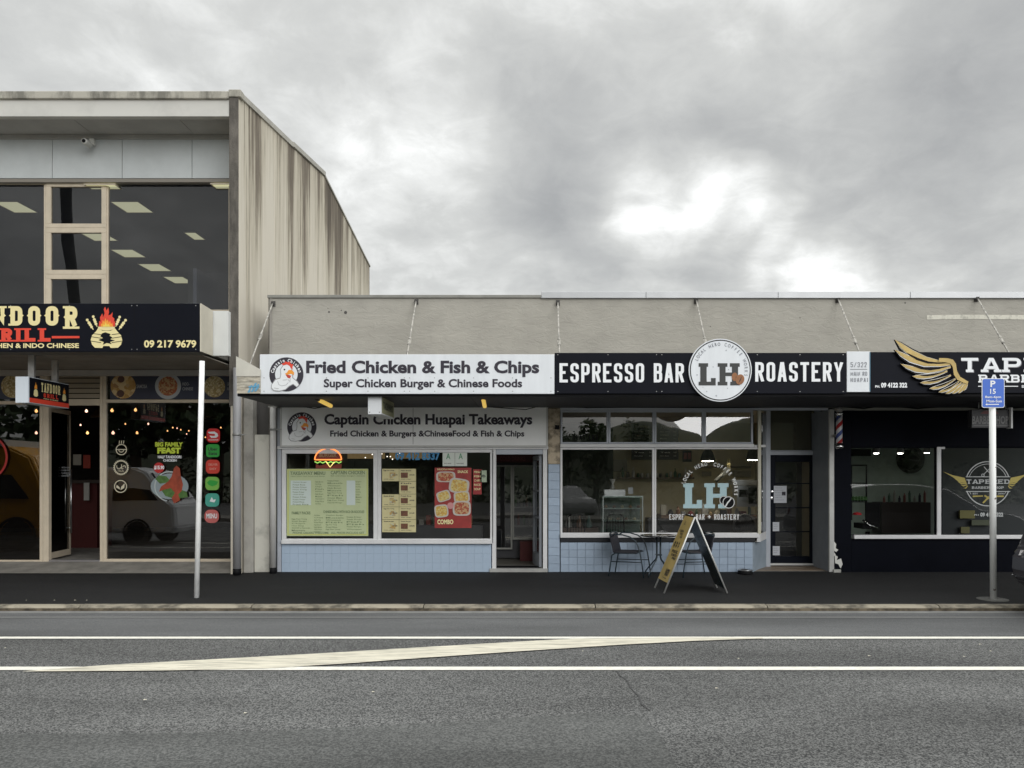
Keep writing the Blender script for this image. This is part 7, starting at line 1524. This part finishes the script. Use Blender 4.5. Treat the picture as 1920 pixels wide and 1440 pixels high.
# vehicles across the frame's edges, met only as reflections
van = car('van', 'pale grey van parked along the road left of the photo, reflected in the restaurant glass', 'van', [(-2.35, .40), (-2.38, .9), (-2.30, 1.85), (-2.25, 2.12), (1.35, 2.14), (1.62, 2.04), (2.18, 1.25), (2.38, 1.08), (2.44, .5), (2.36, .33), (-2.2, .32)], [[(-2.1, 1.25), (-2.08, 1.84), (-.75, 1.86), (-.75, 1.25)], [(-.65, 1.25), (-.65, 1.86), (.55, 1.86), (.55, 1.25)], [(.68, 1.22), (.68, 1.86), (1.45, 1.84), (1.95, 1.22)]], 1.70, (-1.35, 1.35), mat('van_silver', (.80, .81, .82), .35, coat=.6), 1.2, None, 0, roofin=.05)
part(van, 'windscreen', mat('car_glass', ()), lambda b: b.hexa([(2.22, -.7, 1.26), (2.10, -.7, 1.26), (2.10, .7, 1.26), (2.22, .7, 1.26)], [(1.70, -.66, 2.0), (1.58, -.66, 2.0), (1.58, .66, 2.0), (1.70, .66, 2.0)]))
van.location = (-12.4, PY(7.2), ROADZ)
truck = car('truck', 'yellow truck with pale roof parked left of the photo, reflected in the leftmost glass', 'truck', [(-2.6, .45), (-2.65, 2.3), (-2.5, 2.6), (1.4, 2.62), (1.9, 2.4), (2.4, 1.4), (2.6, 1.2), (2.65, .5), (2.5, .38), (-2.5, .4)], [[(.3, 1.35), (.3, 2.1), (1.3, 2.1), (1.9, 1.35)]], 2.0, (-1.5, 1.6), mat('truck_yellow', (.85, .40, .01), .4, coat=.5), 1.4, None, 0, roofin=.08, wr=.42)
part(truck, 'roof_cover', mat('roof_pale', (.6, .62, .6), .5), lambda b: b.box(-2.5, 1.2, -.95, .95, 2.621, 2.78)); truck.location = (-14.3, PY(9.45), ROADZ)
wsuv = car('car', 'white hatchback parked across the road, reflected in the left cafe pane', 'car', sp_, [[(-1.95, 1.08), (-1.75, 1.52), (-1.1, 1.58), (-1.0, 1.08)], [(-.95, 1.08), (-1.0, 1.58), (.3, 1.55), (.95, 1.08)]], 1.75, (-1.42, 1.40), mat('car_white', (.40, .40, .41), .35, coat=.6), 1.05, None, 0)
part(wsuv, 'rear_window', mat('car_glass', ()), lambda b: b.hexa([(-2.17, -.66, 1.07), (-2.14, -.66, 1.07), (-2.14, .66, 1.07), (-2.17, .66, 1.07)], [(-1.94, -.6, 1.52), (-1.9, -.6, 1.52), (-1.9, .6, 1.52), (-1.94, .6, 1.52)]))
part(wsuv, 'tail_light', mat('tail_red', ()), lambda b: [b.box(-2.24, -2.05, s*.60, s*.88, .92, 1.10) for s in (-1, 1)])
wsuv.location = (1.3, -24.5, -.34); wsuv.rotation_euler.z = R(70)

# ------------------------------------------------------------------ across the street (seen in the glass)
ff = B(); ff.box(-60, 60, -20, -17.2, -.5, -.02); ff.build('far_footpath', apronm, kind='structure')
cp = B(); cp.box(-60, 60, -45, -20.02, -.6, -.34); cp.build('car_park', A_ROAD, kind='structure')
def hill():
    rng = random.Random(5); nx, ny = 150, 14; vs = []; fs = []
    from mathutils import noise as mn
    for j in range(ny):
        for i in range(nx):
            x = -330+660*i/(nx-1); t = j/(ny-1); y = -200-90*t
            px = 1010+x/(259)*F*1.0
            tab = [(-900, 800), (700, 830), (1000, 806), (1100, 812), (1230, 775), (1265, 793), (1310, 800), (1335, 825), (1370, 808), (1400, 788), (1430, 774), (1600, 750), (1900, 790), (3500, 780)]
            for (a0, h0_), (a1, h1_) in zip(tab, tab[1:]):
                if a0 <= px <= a1: ridge = (895-(h0_+(h1_-h0_)*(px-a0)/(a1-a0)))/F*259+1.7; break
            h = ridge*math.sin(min(1, t*1.3)*math.pi/2)+(mn.noise(Vector((x*.11, y*.1, 1)))*.9+mn.noise(Vector((x*.45, y*.4, 4)))*.8)*t
            vs.append((x, y, -.5+max(0, h)))
    for j in range(ny-1):
        for i in range(nx-1): fs.append((j*nx+i, (j+1)*nx+i, (j+1)*nx+i+1, j*nx+i+1))
    b = B(); b.add(vs, fs); b.build('hill', mat('bush_green', (.045, .058, .028), .95, var=.5, vs=.35, bump=1, bs=1.2), kind='structure')
hill()
bd = B(); zz = [0, 3, 6, 9, 12, 15, 19, 23]; bd.tube([(-19.3+.35*math.sin(z*.32), -16.6, z-.5) for z in zz], [.28, .24, .22, .21, .20, .20, .19, .18], 12)
PT = empty('palm_tree', (-19.3, -16.6, -.4), 'tall bowed palm trunk across the street, reflected in the narrow upper window', 'tree'); bd.build('trunk', mat('palm_bark', (.03, .028, .024), .9), PT)
bd = B()
for k in range(14):
    an_ = k*math.pi/7; dx, dy = math.cos(an_), math.sin(an_); p0 = Vector((-19.3+.35*math.sin(23*.32), -16.6, 22.4)); prev = None
    for i in range(6):
        c_ = p0+Vector((dx*i*.55, dy*i*.55, .5*math.sin(i*.6)-i*i*.09)); w = .28*(1-i/6)+.03; L_ = c_+Vector((-dy*w, dx*w, -.05)); R_ = c_+Vector((dy*w, -dx*w, -.05))
        if prev: bd.add([prev[0], prev[1], R_, L_], [(0, 1, 2, 3)])
        prev = (L_, R_)
bd.build('crown', mat('palm_leaf', (.04, .06, .02), .7), PT)
# hedge added along the far side of the car park for dark reflections
leafm1 = mat('leaf_green', (.05, .085, .028), .7, var=.45, vs=1.2); barkm = mat('bark', (.10, .075, .055), .9, var=.4, vs=5)
def clump_mesh(name, n, rx, ry, rz, s, seed):
    rng = random.Random(seed); b = B()
    lobes = [(rng.uniform(-.55, .55), rng.uniform(-.55, .55), rng.uniform(-.5, .7), rng.uniform(.32, .55)) for _ in range(9)]
    for _ in range(n):
        lx, ly, lz, lr = rng.choice(lobes); v = Vector((rng.gauss(0, 1), rng.gauss(0, 1), rng.gauss(0, 1))).normalized()*lr*rng.uniform(.6, 1.05)
        c_ = Vector(((lx+v.x)*rx, (ly+v.y)*ry, (lz+v.z)*rz)); q = Matrix.Rotation(rng.uniform(0, 6.3), 3, Vector((rng.gauss(0, 1), rng.gauss(0, 1), rng.gauss(0, 1))).normalized()); w = s*rng.uniform(.6, 1.3)
        b.add([c_+q @ Vector(p) for p in ((-w, -w*.5, 0), (w, -w*.5, 0), (w*.6, w*.6, 0), (-w*.6, w*.6, 0))], [(0, 1, 2, 3)])
    return b
def tree(x, y, h, r, seed, label):
    e = empty('tree', (x, y, -.4), label, 'tree', 'trees across the street')
    part(e, 'trunk', barkm, lambda b: [b.tube([(x, y, -.5), (x+.1, y, h*.3), (x-.1, y+.1, h*.6)], [r*.13, r*.1, r*.05], 8), b.tube([(x+.05, y, h*.3), (x+r*.5, y, h*.6)], [r*.06, r*.03], 6), b.tube([(x, y, h*.35), (x-r*.5, y+.2, h*.65)], [r*.06, r*.03], 6)])
    cb = clump_mesh('crown', 1500, r, r, h*.42, r*.085, seed); cb.v = [(a+x, b_+y, c_+h*.62) for a, b_, c_ in cb.v]; cb.build('crown', leafm1, e)
for i, (x, y, h, r, lb_) in enumerate([(4.6, -47, 6.0, 2.0, 'broad dark tree across the street, reflected at the left of the cafe top panes'), (2.3, -49, 5.6, 1.3, 'small pointed tree across the street, reflected at the far left cafe top pane'),
                              (7.9, -48, 5.9, 1.3, 'round tree across the street, reflected in the second cafe top pane'), (-9, -48, 5.2, 2.8, 'wide low tree across the street, behind the camera to the left'), (-19, -47, 9, 4.0, 'large tree added across the street to block reflected sky, fifth from the left end of the row'), (-26, -46, 11, 4.6, 'large tree added across the street to block reflected sky, fourth from the left end of the row'), (-32.5, -46, 12, 4.8, 'tall tree added across the street to block reflected sky, third from the left end of the row'), (-39, -46, 11, 4.8, 'tall tree added across the street to block reflected sky, second from the left end of the row'), (-45.5, -46, 12, 4.8, 'tall tree added across the street to block reflected sky, at the left end of the row'), (27, -48, 7, 3.5, 'wide tree across the street, far right behind the camera')]): tree(x, y, h, r, i+3, lb_)  # the big trees of the left row are added to block reflected sky
hg = B(); rngh = random.Random(9)
for i in range(5200):
    x = rngh.uniform(-42, 45); y = rngh.uniform(-46.5, -45.2); z = rngh.uniform(-.4, 2.2+.6*math.sin(x*.6)+.4*math.sin(x*1.7)); w = rngh.uniform(.12, .26)
    q = Matrix.Rotation(rngh.uniform(0, 6.3), 3, Vector((rngh.gauss(0, 1), rngh.gauss(0, 1), rngh.gauss(0, 1))).normalized())
    hg.add([Vector((x, y, z))+q @ Vector(p) for p in ((-w, -w*.5, 0), (w, -w*.5, 0), (w*.6, w*.6, 0), (-w*.6, w*.6, 0))], [(0, 1, 2, 3)])
hg.build('hedge', leafm1, kind='stuff', label='dense dark hedge added along the far side of the car park to darken reflections')
for o in bpy.data.objects:
    if o.type == 'MESH' and not o.data.materials: o.data.materials.append(black)
